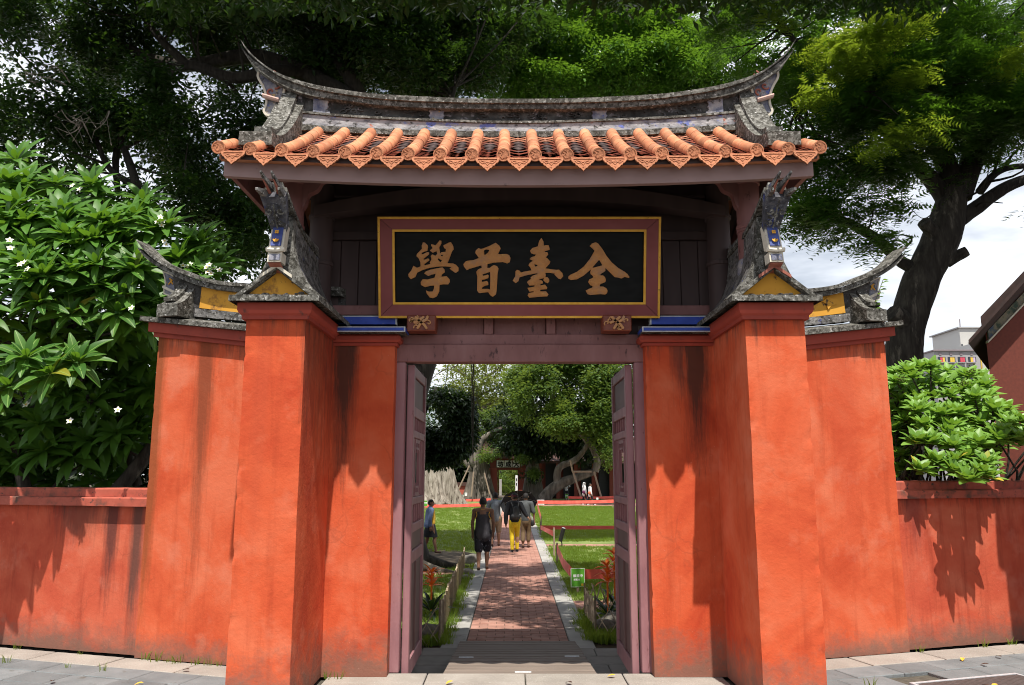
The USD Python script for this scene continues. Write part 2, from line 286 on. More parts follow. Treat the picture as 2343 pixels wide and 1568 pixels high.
MT['wood_shaded'] = paint('wood_shaded', [(.048, .030, .029), (.072, .045, .044)], 3, .7, stretch=(2, 2, .4))  # gate timber darkened: the shade under the eaves is put into the colour
MT['door'] = paint('door', [(.20, .088, .098), (.27, .125, .135), (.30, .15, .155)], 4, .6, 6, (40, .15), stretch=(1, 1, .3), patches=[((.38, .36, .38), 2.2, .66, .70), ((.10, .03, .025), 26, .66, .70), ((.16, .06, .06), 9, .62, .68)])
MT['door_in'] = paint('door_in', [(.10, .055, .05), (.15, .08, .075)], 4, .65, stretch=(1, 1, .3))
MT['fascia'] = paint('fascia', [(.26, .17, .16), (.33, .22, .21)], 1.6, .7, patches=[((.06, .04, .04), 7, .63, .75)])  # lightened: the bounce of the sunlit pavement is in this colour
MT['sign_frame'] = paint('sign_frame', [(.18, .028, .027), (.235, .055, .055)], 2, .55, spec=.5)
MT['sign_black'] = paint('sign_black', [(.006, .007, .007), (.013, .014, .014)], 5, .75, spec=.15, stretch=(1, 3, 3))
MT['gold_line'] = paint('gold_line', [(.62, .30, .02), (.75, .42, .05)], 12, .5, patches=[((.05, .03, .01), 30, .62, .68)])
MT['gold'] = paint('gold', [(.36, .14, .024), (.47, .20, .04), (.34, .17, .08)], 9, .4, 6, (60, .2), spec=.6, patches=[((.55, .30, .07), 20, .60, .68)])
MT['carved'] = paint('carved', [(.12, .02, .012), (.20, .05, .02)], 20, .5)
MT['granite'] = paint('granite', [(.23, .205, .18), (.33, .30, .265)], 2.5, .85, 5, (90, .3), patches=[((.20, .18, .16), 120, .56, .62), ((.55, .52, .48), 110, .60, .65)], vary=.06)
MT['slab'] = paint('slab', [(.11, .12, .125), (.175, .185, .19)], 3, .8, 7, (60, .3), vary=.16, patches=[((.09, .085, .075), 5, .60, .70), ((.30, .29, .27), 80, .62, .68)])
MT['joint'] = paint('joint', [(.05, .045, .035), (.10, .09, .07)], 20, .95)
MT['floor_stone'] = paint('floor_stone', [(.14, .13, .115), (.24, .22, .20)], 2.5, .85, 6, (50, .35), vary=.14)
MT['kerb'] = paint('kerb', [(.26, .25, .235), (.36, .345, .325)], 2.5, .85, 6, (70, .3), vary=.1, patches=[((.16, .15, .13), 6, .62, .72)])
MT['brick'] = paint('brick', [(.25, .12, .092), (.33, .165, .125), (.38, .21, .165)], 5, .85, 6, (70, .3), vary=.14, patches=[((.20, .09, .07), 9, .62, .72)])
MT['ramp'] = paint('ramp', [(.13, .10, .08), (.215, .17, .14)], 3, .75, 6, (60, .15), stretch=(.4, 4, 1), vary=.06)
MT['metal'] = paint('metal', [(.35, .36, .38), (.55, .56, .58)], 30, .35, spec=.8)
MT['grate'] = paint('grate', [(.07, .055, .05), (.11, .09, .085)], 20, .55)
MT['bark'] = paint('bark', [(.018, .015, .012), (.045, .038, .03), (.085, .075, .06)], 4, .95, 8, (9, 1.0), stretch=(3, 3, .6), patches=[((.20, .175, .14), 1.7, .55, .67)])  # pale patches are sunlit spots painted into the bark
MT['bark_dark'] = paint('bark_dark', [(.012, .010, .008), (.03, .025, .02), (.05, .043, .035)], 4, .95, 8, (9, 1.0), stretch=(3, 3, .6))
MT['bark_pale'] = paint('bark_pale', [(.05, .038, .028), (.22, .19, .155), (.36, .32, .28)], 2.6, .95, 9, (5, 1.0), stretch=(2.2, 2.2, .35), patches=[((.05, .035, .025), 3.0, .54, .62)])
MT['bark_grey'] = paint('bark_grey', [(.03, .026, .02), (.10, .085, .07), (.20, .175, .15)], 1.6, .95, 8, (4, 1.0), stretch=(2, 2, .5))
MT['grass_base'] = paint('grass_base', [(.09, .12, .03), (.15, .20, .045), (.24, .25, .10)], .9, .95, 8, (60, .6))
MT['soil'] = paint('soil', [(.05, .038, .025), (.10, .075, .05)], 3, .95, 8, (30, .6))
MT['grass'] = leafy('grass', (.10, .18, .02), (.22, .31, .055), .6, .4)
MT['leaf_banyan'] = leafy('leaf_banyan', (.016, .042, .011), (.055, .115, .022), .32, .26, (.08, .17, .015))
MT['leaf_bright'] = leafy('leaf_bright', (.045, .125, .014), (.12, .25, .03), .33, .34, (.20, .38, .025))
MT['leaf_feather'] = leafy('leaf_feather', (.022, .070, .012), (.065, .150, .017), .42, .38, (.15, .32, .018))
MT['leaf_lime'] = leafy('leaf_lime', (.10, .19, .015), (.21, .31, .03), .5, .42, (.34, .46, .03))
MT['leaf_court'] = leafy('leaf_court', (.05, .10, .018), (.14, .215, .042), .5, .36, (.24, .33, .045))
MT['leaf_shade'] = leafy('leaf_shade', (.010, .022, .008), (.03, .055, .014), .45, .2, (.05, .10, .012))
MT['leaf_pale'] = leafy('leaf_pale', (.10, .14, .025), (.20, .24, .05), .5, .4, (.28, .32, .04))
def bigleaf(name, a, b, t, trans, rough):
    return usdkit.material(stage, LK + name, {'oi': ('object_info', {}), 'g': ('geometry', {}), 'rr': ('math', {'math_type': 'add'}), 'fr': ('math', {'math_type': 'fraction'}), 'r': ('rgb_ramp', {'ramp': [(0, a), (.93, b), (.965, b), (.985, (b[0] * 3.2, b[1] * 1.25, b[2])), (1, (b[0] * 3.2, b[1] * 1.2, b[2]))]}),
        'p': ('principled_bsdf', {'roughness': rough, 'specular_ior_level': .4}), 't': ('translucent_bsdf', {'color': t}), 'm': ('mix_closure', {'fac': trans}),
        'n': ('noise_texture', {'scale': 14, 'detail': 3}), 'mr': ('map_range', {'to_min': .75, 'to_max': 1.25}), 'h': ('hsv', {})},
        [('oi.random', 'rr.value1'), ('g.random_per_island', 'rr.value2'), ('rr.value', 'fr.value1'), ('fr.value', 'r.fac'), ('g.position', 'n.vector'), ('n.fac', 'mr.value'), ('mr.result', 'h.value'), ('r.color', 'h.color'), ('h.color', 'p.base_color'), ('p.BSDF', 'm.closure1'), ('t.BSDF', 'm.closure2')], surface='m.closure')
MT['leaf_plumeria'] = bigleaf('leaf_plumeria', (.028, .095, .013), (.07, .175, .02), (.16, .32, .02), .3, .46)
MT['leaf_shrub'] = bigleaf('leaf_shrub', (.10, .22, .028), (.19, .35, .06), (.26, .44, .04), .3, .45)
MT['leaf_midrib'] = paint('leaf_midrib', [(.20, .32, .07), (.24, .36, .09)], 5, .5)
MT['flower'] = paint('flower', [(.75, .74, .68), (.82, .80, .72)], 9, .6)
MT['flower_eye'] = paint('flower_eye', [(.75, .45, .03), (.8, .5, .05)], 9, .6)
MT['bromeliad'] = paint('bromeliad', [(.75, .10, .014), (.88, .27, .03)], 30, .45)
MT['bamboo'] = paint('bamboo', [(.28, .21, .14), (.52, .42, .30)], 9, .7, vary=.3)
MT['stake'] = paint('stake', [(.22, .16, .12), (.34, .26, .2)], 9, .8)
MT['tape'] = paint('tape', [(.64, .07, .055), (.80, .14, .10)], 4, .5)
MT['sign_green'] = paint('sign_green', [(.06, .24, .02), (.10, .34, .03)], 3, .5)
MT['paper_white'] = paint('paper_white', [(.72, .72, .72), (.8, .8, .8)], 9, .6)
MT['rock'] = paint('rock', [(.10, .09, .075), (.25, .23, .20)], 5, .9, 7, (20, .8))
MT['black'] = paint('black', [(.012, .012, .013), (.022, .022, .024)], 9, .6)
def plain(name, c, rough=.8, v=.18, sc=25): MT[name] = paint(name, [tuple(x * (1 - v) for x in c), tuple(min(.95, x * (1 + v)) for x in c)], sc, rough)
for nm, c in dict(skin=(.28, .15, .10), skin_dark=(.24, .125, .08), hair=(.012, .010, .010), cloth_blue=(.11, .15, .27), cloth_yellow=(.60, .36, .04), cloth_black=(.012, .013, .017), cloth_tank=(.055, .052, .062), cloth_grey=(.17, .19, .22),
                  cloth_beige=(.26, .19, .13), trousers_yellow=(.66, .48, .02), trousers_brown=(.13, .085, .045), cap_maroon=(.10, .008, .02), cloth_white=(.6, .6, .62), cloth_slate=(.06, .065, .07), bag_purple=(.10, .015, .06), bag_orange=(.45, .12, .05), sole_white=(.6, .58, .55), sandal=(.06, .03, .02),
                  umbrella=(.018, .022, .032), roof_brown=(.06, .028, .022), wall_shaded=(.13, .028, .017), far_wall_shaded=(.20, .045, .028), city_wall=(.30, .29, .29), city_pale=(.42, .41, .39), city_glass=(.03, .035, .05), city_yellow=(.60, .40, .06), city_red=(.5, .06, .09), city_mauve=(.45, .35, .5), city_brown=(.22, .18, .19)).items(): plain(nm, c)  # shade on the far walls and halls is painted into the two darker reds
MT['shorts_pattern'] = paint('shorts_pattern', [(.008, .008, .014), (.015, .016, .026), (.35, .38, .45)], 16, .7, lo=.45, hi=.72)
MT['frieze'] = paint('frieze', [(.03, .05, .18), (.07, .09, .10), (.20, .17, .11), (.04, .06, .04)], 5, .8, lo=.35, hi=.65)
MT['relief'] = paint('relief', [(.05, .06, .12), (.20, .20, .24), (.38, .35, .34)], 10, .85, 8, (22, .8), patches=[((.07, .10, .32), 6, .60, .66), ((.04, .036, .03), 14, .57, .64), ((.40, .28, .10), 18, .62, .66)])
MT['tail_paint'] = paint('tail_paint', [(.02, .02, .025), (.06, .06, .075), (.14, .135, .135)], 14, .85, 8, (22, .8), lo=.35, hi=.65, patches=[((.03, .045, .18), 6, .56, .62), ((.04, .036, .03), 16, .54, .60), ((.30, .30, .33), 24, .60, .66)])
MT['end_pink'] = paint('end_pink', [(.42, .24, .20), (.56, .40, .34)], 20, .8)
MT['verge_dark'] = paint('verge_dark', [(.022, .012, .010), (.045, .022, .018)], 8, .8)
# ------------------------------------------------------------------ the gate: roof
XC = 0.06          # middle of the roof
YE, YR = 6.10, 7.36  # eave line and ridge line
gate = thing('temple_gate', 'red and mauve temple gate with orange tiled roof, upswept ridge and open lattice doors', 'gate', base=(0.07, 7.3, 0))
roof = holder('roof', gate)
def lift(x): return .065 * min(1.3, abs(x - XC) / 2.45) ** 2
def deck(y, x):
    """height of the tiled slope at depth y (0 at the eave)"""
    t = (y - YE) / (YR - YE); return 4.30 + lift(x) * (1 - .5 * t) + .80 * t * (.82 + .18 * t)
def roll_segment(x, y0, y1, r0, r1, sides=12, full=True):
    rings = []
    for k in range(4):
        y = y0 + (y1 - y0) * k / 3; r = r0 + (r1 - r0) * k / 3; zc = deck(y, x) + .045
        dz = (deck(y + .01, x) - deck(y - .01, x)) / .02; nn = np.array([0, -dz, 1]) / math.hypot(1, dz)
        rings.append([np.array([x, y, zc]) + r * (math.cos(a) * np.array([1, 0, 0]) + math.sin(a) * nn) for a in np.arange(sides) * 2 * PI / sides])
    return loft(rings)
def end_disc(x, r=.056):
    """round tile end with a raised rim and a worn scroll"""
    y = YE + .005; zc = deck(y, x) + .045; o = np.array([x, y, zc]); n = np.array([0, -1.0, -.04]); n /= np.linalg.norm(n); u = np.array([1, 0, 0])
    v = np.array([0, n[2], -n[1]]); ms = []
    ring = sg.Point(0, 0).buffer(r, 10).difference(sg.Point(0, 0).buffer(r * .84, 10))
    ms.append(extrude(sg.Point(0, 0).buffer(r * .9, 10), .008, (o, u, v, n))); ms.append(extrude(ring, .016, (o, u, v, n)))
    pat = [sg.LineString([(-.6 * r, .45 * r), (-.2 * r, .2 * r), (-.5 * r, -.1 * r), (-.15 * r, -.55 * r), (.1 * r, -.2 * r)]).buffer(r * .08, 3)]
    for a in (.1, .3, .5, .7): pat.append(sg.LineString([(a * r, .6 * r - a * r * .3), (a * r * .9, -.5 * r + a * r * .3)]).buffer(r * .065, 3))
    pat.append(sg.LineString([(-.3 * r, .65 * r), (.0, .5 * r), (.25 * r, .68 * r)]).buffer(r * .07, 3))
    ms.append(extrude(so.unary_union(pat).intersection(sg.Point(0, 0).buffer(r * .82)), .013, (o, u, v, n)))
    return join(ms)
PITCHX = .2616
xs_roll = [XC + (i - 9.5) * PITCHX for i in range(20)]
rng = random.Random(5)
for i, x in enumerate(xs_roll):
    nseg = 7; ys = np.linspace(YE + .01, YR - .16, nseg + 1)
    if i in (0, 19): nseg = 2
    if i in (1, 18): nseg = 2
    for k in range(nseg):
        obj('cover_tile', roll_segment(x + rng.uniform(-.003, .003), ys[k], ys[k + 1] + .012, .0556 + rng.uniform(-.001, .001), .0542), MT['tile'], roof, smooth=40)
    obj('tile_end', end_disc(x), MT['tile_face'], roof)
def drip(x):
    """heart shaped drip tile with scalloped lower edge"""
    w = .098; pts = [(-w, .02)]
    for a, b in ((-w, .0), (-.092, -.012), (-.078, -.030), (-.070, -.030), (-.058, -.052), (-.048, -.054), (-.034, -.074), (-.022, -.080), (0, -.106)): pts.append((a, b))
    pts += [(-a, b) for a, b in pts[-2::-1]]
    o = np.array([x, YE - .012, deck(YE, x) - .012]); n = np.array([0, -.97, .22]); n /= np.linalg.norm(n); u = np.array([1, 0, 0]); v = np.array([0, n[2], -n[1]])
    pl = sg.Polygon(pts).buffer(0); inner = affinity.scale(pl, .8, .74, origin=(0, -.02))
    ms = [extrude(pl, .012, (o, u, v, n)), extrude(pl.difference(inner), .018, (o, u, v, n))]
    orn = [sg.LineString([(s * .065, -.008), (s * .04, -.03), (s * .018, -.02), (0, -.045)]).buffer(.0035, 2) for s in (-1, 1)] + [sg.LineString([(s * .05, -.003), (0, -.02)]).buffer(.003, 2) for s in (-1, 1)] + [sg.Point(0, -.066).buffer(.007, 4)]
    ms.append(extrude(so.unary_union(orn), .017, (o, u, v, n)))
    ms.append(box(x - w, x + w, YE - .02, YE + .05, deck(YE, x) + .005, deck(YE, x) + .018))
    return join(ms)
xs_pan = [XC + (i - 9) * PITCHX for i in range(19)]
for x in xs_pan: obj('drip_tile', drip(x), MT['tile_face'], roof)
def pan(x, y0, y1, h):
    a = np.linspace(-.105, .105, 6); top, bot = [], []
    for y, up in ((y0, .016 + h), (y1, .002 + h)):
        top.append([(x + d, y, deck(y, x) + up + .028 * (abs(d) / .105) ** 2) for d in a]); bot.append([(x + d, y, deck(y, x) + up - .013 + .028 * (abs(d) / .105) ** 2) for d in a])
    return loft([np.vstack([t, b[::-1]]) for t, b in zip(top, bot)])
for i, x in enumerate(xs_pan):
    ys = np.linspace(YE + .03, YR - .12, 16)
    for k in range(15):
        if i in (0, 18) and k > 3: continue
        edge = k > 11
        obj('pan_tile', pan(x + rng.uniform(-.004, .004), ys[k], ys[k + 1] + .05, rng.uniform(0, .006)), MT['pan_edge' if edge else 'pan'], roof)
# mortar packed under the rolls, roof deck, rear slope
obj('mortar_bed', [loft([[(x - .062, y, deck(y, x) - .004), (x + .062, y, deck(y, x) - .004), (x + .05, y, deck(y, x) + .03), (x - .05, y, deck(y, x) + .03)] for y in np.linspace(YE + .02, YR - .12, 6)]) for x in xs_roll], MT['mortar'], roof, kind='stuff')
xx = np.linspace(XC - 2.47, XC + 2.47, 21)
def slope(y0, y1, dz, th): return loft([[(x, y0, deck(y0, x) + dz), (x, y1, deck(y1, x) + dz), (x, y1, deck(y1, x) + dz - th), (x, y0, deck(y0, x) + dz - th)] for x in xx])
obj('roof_deck', slope(YE + .03, YR, -.012, .04), MT['wood_shaded'], roof)
rear = join([roll_segment(x, YE + .01, YR - .1, .057, .052, 10) for x in xs_roll] + [drip(x) for x in xs_pan] + [slope(YE + .03, YR, 0, .05)])
rear.vertices[:, 1] = 2 * YR - rear.vertices[:, 1]; rear.invert()
obj('rear_tiles', rear, MT['tile'], roof, kind='stuff')
# eave boards front and back, lath under the tiles
for s, nm in ((1, 'fascia_board'), (-1, 'fascia_board')):
    y = 6.20; f = (lambda yy: yy) if s == 1 else (lambda yy: 2 * YR - yy)
    obj(nm, loft([[(x, f(y), 4.125 + 1.25 * lift(x)), (x, f(y + .055), 4.125 + 1.25 * lift(x)), (x, f(y + .055), 4.335 + lift(x)), (x, f(y), 4.335 + lift(x))] for x in np.linspace(XC - 2.47, XC + 2.46, 25)]), MT['fascia'], roof)
    obj('eave_lath', loft([[(x, f(6.135), 4.265 + lift(x)), (x, f(6.198), 4.265 + lift(x)), (x, f(6.198), 4.30 + lift(x)), (x, f(6.135), 4.30 + lift(x))] for x in np.linspace(XC - 2.49, XC + 2.49, 25)]), MT['tile'], roof)
    for k in range(22):
        x = XC - 2.35 + k * 4.7 / 21
        obj('rafter', loft([[(x - .035, f(yy), deck(yy, x) - .062), (x + .035, f(yy), deck(yy, x) - .062), (x + .035, f(yy), deck(yy, x) - .13), (x - .035, f(yy), deck(yy, x) - .13)] for yy in np.linspace(6.27, YR - .05, 4)]), MT['wood_shaded'], roof)
# gable end boards closing the sides
for s in (-1, 1):
    x = XC + s * 2.42
    pg = sg.Polygon([(6.27, deck(6.27, x) - .06), (YR, deck(YR, x) - .06), (2 * YR - 6.27, deck(6.27, x) - .06), (2 * YR - 6.27, 4.22), (6.27, 4.22)])
    obj('gable_board', yz(pg, x - .02, x + .02), MT['wood'], roof)

# ------------------------------------------------------------------ the gate: ridge
ridge = holder('ridge', gate)
def Z1(zx, zy): return (750 + zx * .5335) * .605, (100 + zy * .5335) * .605
YC = 7.17
def ridge_pts(lst, Y):
    return [(p[0] - XC, p[2]) for p in (P(*Z1(*q), Y) for q in lst)]
top_ = ridge_pts([(300, 97), (370, 190), (450, 262), (545, 325), (680, 378), (800, 412), (1000, 450), (1200, 478), (1500, 498), (1800, 512), (2222, 519)], YC)
mid_ = ridge_pts([(302, 103), (350, 182), (420, 248), (540, 337), (680, 402), (800, 440), (1000, 480), (1200, 508), (1500, 532), (1800, 543), (2222, 548)], YC)
low_ = ridge_pts([(302, 146), (348, 200), (420, 258), (540, 340), (680, 404), (800, 442), (1000, 482), (1200, 510), (1500, 534), (1800, 545), (2222, 550)], YC)
bot_ = ridge_pts([(303, 152), (345, 220), (420, 305), (540, 385), (640, 437), (760, 480), (1000, 517), (1200, 545), (1570, 573), (2222, 582)], YC)
def mirrored(pts): return [(XC + a, b) for a, b in pts] + [(XC - a, b) for a, b in pts[-2::-1]]
def smooth_pts(pts, n=60): return [tuple(q) for q in curve(pts, n)]
def band(up, lo): 
    return sg.Polygon(smooth_pts(mirrored(up)) + smooth_pts(mirrored(lo))[::-1]).buffer(0)
obj('ridge_cap', [xz(band(top_, mid_), YC - .015, 7.56), xz(band(low_, bot_), YC + .012, 7.54)], MT['stone'], ridge, smooth=35, label='grey lichened ridge cap with forked upswept tips')
YB = 7.24
rel_bot = ridge_pts([(700, 612), (1000, 640), (1570, 670), (2222, 688)], YB); rel_top = ridge_pts([(700, 440), (1000, 500), (1570, 560), (2222, 570)], YB)
bnd_bot = ridge_pts([(700, 700), (1000, 718), (1570, 742), (2222, 752)], YB)
obj('ridge_body', xz(band(rel_top, [(a, b - .12) for a, b in bnd_bot]), YB + .02, 7.50), MT['stone_dark'], ridge)
obj('ridge_fillet', xz(band([(a, b + .012) for a, b in rel_bot], [(a, b - .01) for a, b in rel_bot]), YB - .03, YB + .018), MT['stone'], ridge)
obj('ridge_band', xz(band([(a, b - .013) for a, b in rel_bot], bnd_bot), YB - .012, YB + .018), MT['ridge_band'], ridge, label='grey and faded blue painted band under the relief')
obj('ridge_foot', xz(band([(a, b - .002) for a, b in bnd_bot], [(a, b - .06) for a, b in bnd_bot]), YB - .03, YB + .016), MT['stone'], ridge)
def zz(x, pts):
    q = sorted((XC + a, b) for a, b in pts); return float(np.interp(x if x < XC else 2 * XC - x, [a for a, b in q], [b for a, b in q]))
def ridge_panel(x0, x1, notch, m, name):
    n = 14; up = [(x, zz(x, rel_top) - .022) for x in np.linspace(x0, x1, n)]; lo = [(x, zz(x, rel_bot) + .016) for x in np.linspace(x0, x1, n)]
    pg = sg.Polygon(up + lo[::-1]).buffer(0)
    zm = (zz((x0 + x1) / 2, rel_top) + zz((x0 + x1) / 2, rel_bot)) / 2
    for side, on in ((x0, notch[0]), (x1, notch[1])):
        if on:
            for dz in (-.05, 0, .05): pg = pg.difference(sg.Point(side, zm + dz).buffer(.03, 6))
    obj(name, xz(pg, YB - .004, YB + .018), m, ridge)
for s in (-1, 1):
    for a, b, nt in ((2.03, 1.86, (0, 1)), (.90, .71, (1, 1))):
        x0, x1 = sorted((XC + s * a, XC + s * b)); ridge_panel(x0, x1, nt if s < 0 else nt[::-1], MT['relief'], 'painted_panel')
# carved clouds in the dark recesses
ro = random.Random(3); clouds = []
for k in range(46):
    x = XC + ro.choice([-1, 1]) * ro.choice([ro.uniform(.95, 1.8), ro.uniform(0, .66)]); zt, zb = zz(x, rel_top), zz(x, rel_bot); zc = ro.uniform(zb + .03, zt - .04)
    th = ro.uniform(0, 6); pts = [(x + (.008 + .0065 * t) * math.cos(th + t), zc + (.006 + .0045 * t) * math.sin(th + t)) for t in np.linspace(0, 5, 10)]
    clouds.append(xz(sg.LineString(pts).buffer(.006, 2), YB + .004, YB + .022))
obj('carved_clouds', clouds, MT['stone_dark'], ridge, kind='stuff')
# verges: two stepped, curving blocks at each end of the slope
def verge_profile(yf, zf, h, yb, zb):
    t = np.linspace(0, 1, 14); cur = [(yb + (yf - yb) * u, zf + (zb - zf) * (1 - u) ** 1.75) for u in t]
    return sg.Polygon(cur + [(yf, zf - h), (yb, zb - .75)]).buffer(0)
for s in (-1, 1):
    v = holder('verge', gate)
    x = XC + s * 2.275
    obj('upper_block', yz(verge_profile(6.53, 4.80, .10, 7.30, 5.56), x - .075, x + .075), MT['stone'], v, smooth=30)
    obj('lower_block', yz(verge_profile(6.33, 4.665, .125, 7.28, 5.42), x - .135, x + .15), MT['stone'], v, smooth=30)
    if s: 
        rr = yz(verge_profile(6.53, 4.80, .10, 7.30, 5.56), x - .075, x + .075); rr.vertices[:, 1] = 2 * YR - rr.vertices[:, 1]; rr.invert(); obj('rear_block', rr, MT['stone'], v)
# painted end boards below the tips
def end_board(parent, poly, frame, th, scroll=None):
    """cream-edged painted board; poly in local (u, z)"""
    o, u, w, n = frame
    pg = sg.Polygon(smooth_closed(poly)); pg = pg.buffer(0)
    obj('edge', extrude(pg.difference(pg.buffer(-.022)), th + .012, (np.asarray(o) , u, w, n)), MT['cream'], parent)
    obj('painted_face', extrude(pg.buffer(-.022), th, (o, u, w, n)), MT['relief'], parent)
    return pg
def smooth_closed(p, n=60):
    q = np.array(list(p) + [p[0]], float); return curve(q, n)[:-1]
eb = [(425, 312), (414, 350), (440, 410), (466, 470), (474, 520), (470, 560), (456, 602), (500, 640), (545, 612), (590, 540), (612, 470), (616, 424), (540, 378), (470, 330)]
for s in (-1, 1):
    b = holder('end_board', gate); pts = [(p[0] - XC, p[2]) for p in (P(*Z1(*q), 7.27) for q in eb)]
    pts = [(XC - s * a if s > 0 else XC + a, z) for a, z in pts]
    if s > 0: pts = pts[::-1]
    end_board(b, pts, ((0, 7.32, 0), np.array([1, 0, 0]), np.array([0, 0, 1]), np.array([0, -1, 0])), .045)
    xm = XC + s * 2.455; zs = P(*Z1(500, 535), 7.27)[2]
    obj('scroll_ledge', loft([[(xm - s * .085 + s * t * .165, 7.285 + .035 * math.cos(a) - .04, zs + t * .05 + .022 * math.sin(a)) for a in np.arange(8) * PI / 4] for t in np.linspace(0, 1, 6)]), MT['end_pink'], b)
    # painted flourish
    fl = []
    for k in range(4):
        cx_, cz_ = xm - s * .03 + s * ro.uniform(-.05, .05), zs + .11 + k * .06
        fl.append(xz(sg.LineString([(cx_ + (.01 + .008 * t) * math.cos(t * s + k), cz_ + (.008 + .007 * t) * math.sin(t + k)) for t in np.linspace(0, 4.5, 10)]).buffer(.007, 2), 7.262, 7.272))
    obj('flourish', fl, MT['rust_paint'], b)

# ------------------------------------------------------------------ the gate: timber front
YD, XD = 7.361, .075          # plane and middle of the doorway
def tb(name, x0, x1, y0, y1, z0, z1, m='wood', parent=gate, b=.006, **k): return obj(name, cbox(XD + x0, XD + x1, y0, y1, z0, z1, b), MT[m], parent, **k)
tb('lintel', -1.19, 1.19, YD - .01, YD + .16, 2.805, 2.972)
tb('upper_rail', -1.30, 1.30, YD + .02, YD + .14, 2.976, 3.075)
for x in (-.92, -.30, .30, .92):
    tb('short_post', x - .045, x + .045, YD + .03, YD + .12, 3.078, 3.262)
for x0, x1 in ((-.872, -.348), (-.252, .252), (.348, .872)):
    tb('frieze_panel', x0, x1, YD + .075, YD + .11, 3.078, 3.262, 'wood')
tb('middle_rail', -1.95, 1.95, YD + .02, YD + .14, 3.265, 3.36)
for k in range(22):
    x0 = -1.93 + k * .1755
    tb('wall_board', x0, x0 + .170, YD + .07 + (k % 3) * .002, YD + .10, 3.363, 4.02, 'wood_shaded', b=.004)
tb('back_board', -2.0, 2.0, YD + .103, YD + .115, 2.98, 4.62, 'wood_shaded')
tb('board_rail', -1.95, 1.95, YD + .03, YD + .13, 4.023, 4.11, 'wood_shaded')
tb('upper_board', -1.95, 1.95, YD + .07, YD + .10, 4.113, 4.46, 'wood_shaded')
# arched moon beam
ar = [(x, 4.16 + .16 * (1 - (x / 1.95) ** 2)) for x in np.linspace(-1.95, 1.95, 24)]
obj('arched_beam', [xz(affinity.translate(sg.Polygon(ar + [(x, z + .17 - .07 * (x / 1.95) ** 2) for x, z in ar[::-1]]), XD), 7.08, 7.26)], MT['wood_shaded'], gate)
for x in (-.55, .55):
    tb('bracket_block', x - .09, x + .09, 6.95, 7.3, 4.50, 4.66, 'wood_shaded')
    tb('bracket_arm', x - .38, x + .38, 7.05, 7.15, 4.66, 4.74, 'wood_shaded', b=.03)
tb('purlin', -2.35, 2.35, 6.62, 6.76, 4.40, 4.53, 'wood_shaded', b=.04)
tb('purlin', -2.35, 2.35, 7.30, 7.44, 4.78, 4.92, 'wood_shaded', b=.04)
tb('tie_beam', -2.2, 2.2, YD + .02, YD + .14, 4.463, 4.62, 'wood_shaded')
for s in (-1, 1):
    pp = holder('hanging_post', gate); xpost = XD + s * 2.04
    obj('shaft', lathe([(.0, 3.30), (.10, 3.30), (.102, 3.9), (.10, 4.42), (0, 4.42)]), MT['wood'], pp, smooth=40)
    obj('ring', lathe([(.09, 4.30), (.112, 4.31), (.112, 4.33), (.104, 4.34), (.112, 4.35), (.112, 4.37), (.09, 4.38)]), MT['wood'], pp, smooth=30)
    obj('ring', lathe([(.09, 3.86), (.110, 3.87), (.110, 3.89), (.104, 3.90), (.112, 3.91), (.112, 3.93), (.09, 3.94)]), MT['wood'], pp, smooth=30)
    obj('lotus_end', lathe([(.03, 3.22), (.085, 3.27), (.125, 3.36), (.10, 3.44), (.12, 3.50), (.112, 3.60), (.08, 3.66)]), MT['relief'], pp, smooth=30)
    for q in stage.GetPrimAtPath(pp.GetPath()).GetChildren():
        UsdGeom.Xformable(q).AddTranslateOp().Set(Gf.Vec3d(xpost, 6.70, 0))
    p2 = holder('side_column', gate)
    obj('shaft', lathe([(0, 3.1), (.11, 3.1), (.11, 4.5), (0, 4.5)]), MT['wood_shaded'], p2, smooth=40); obj('ring', lathe([(.1, 4.16), (.125, 4.17), (.125, 4.20), (.1, 4.21)]), MT['wood_shaded'], p2)
    obj('ring', lathe([(.1, 3.7), (.125, 3.71), (.125, 3.74), (.1, 3.75)]), MT['wood_shaded'], p2)
    for q in p2.GetChildren(): UsdGeom.Xformable(q).AddTranslateOp().Set(Gf.Vec3d(XD + s * 1.91, 7.24, 0))
    brk = sg.Polygon(smooth_closed([(0, 4.42), (.30, 4.42), (.26, 4.36), (.18, 4.34), (.13, 4.26), (.06, 4.22), (.03, 4.12), (0, 4.08)]))
    obj('curved_bracket', xz(affinity.translate(affinity.scale(brk, -s, 1, origin=(0, 0)), xpost - s * .09), 6.66, 6.74), MT['wood'], gate)
    # door posts
    tb('door_post', s * 1.185 if s < 0 else 1.088, -1.088 if s < 0 else 1.185, YD, YD + .13, .0, 2.803, 'door')

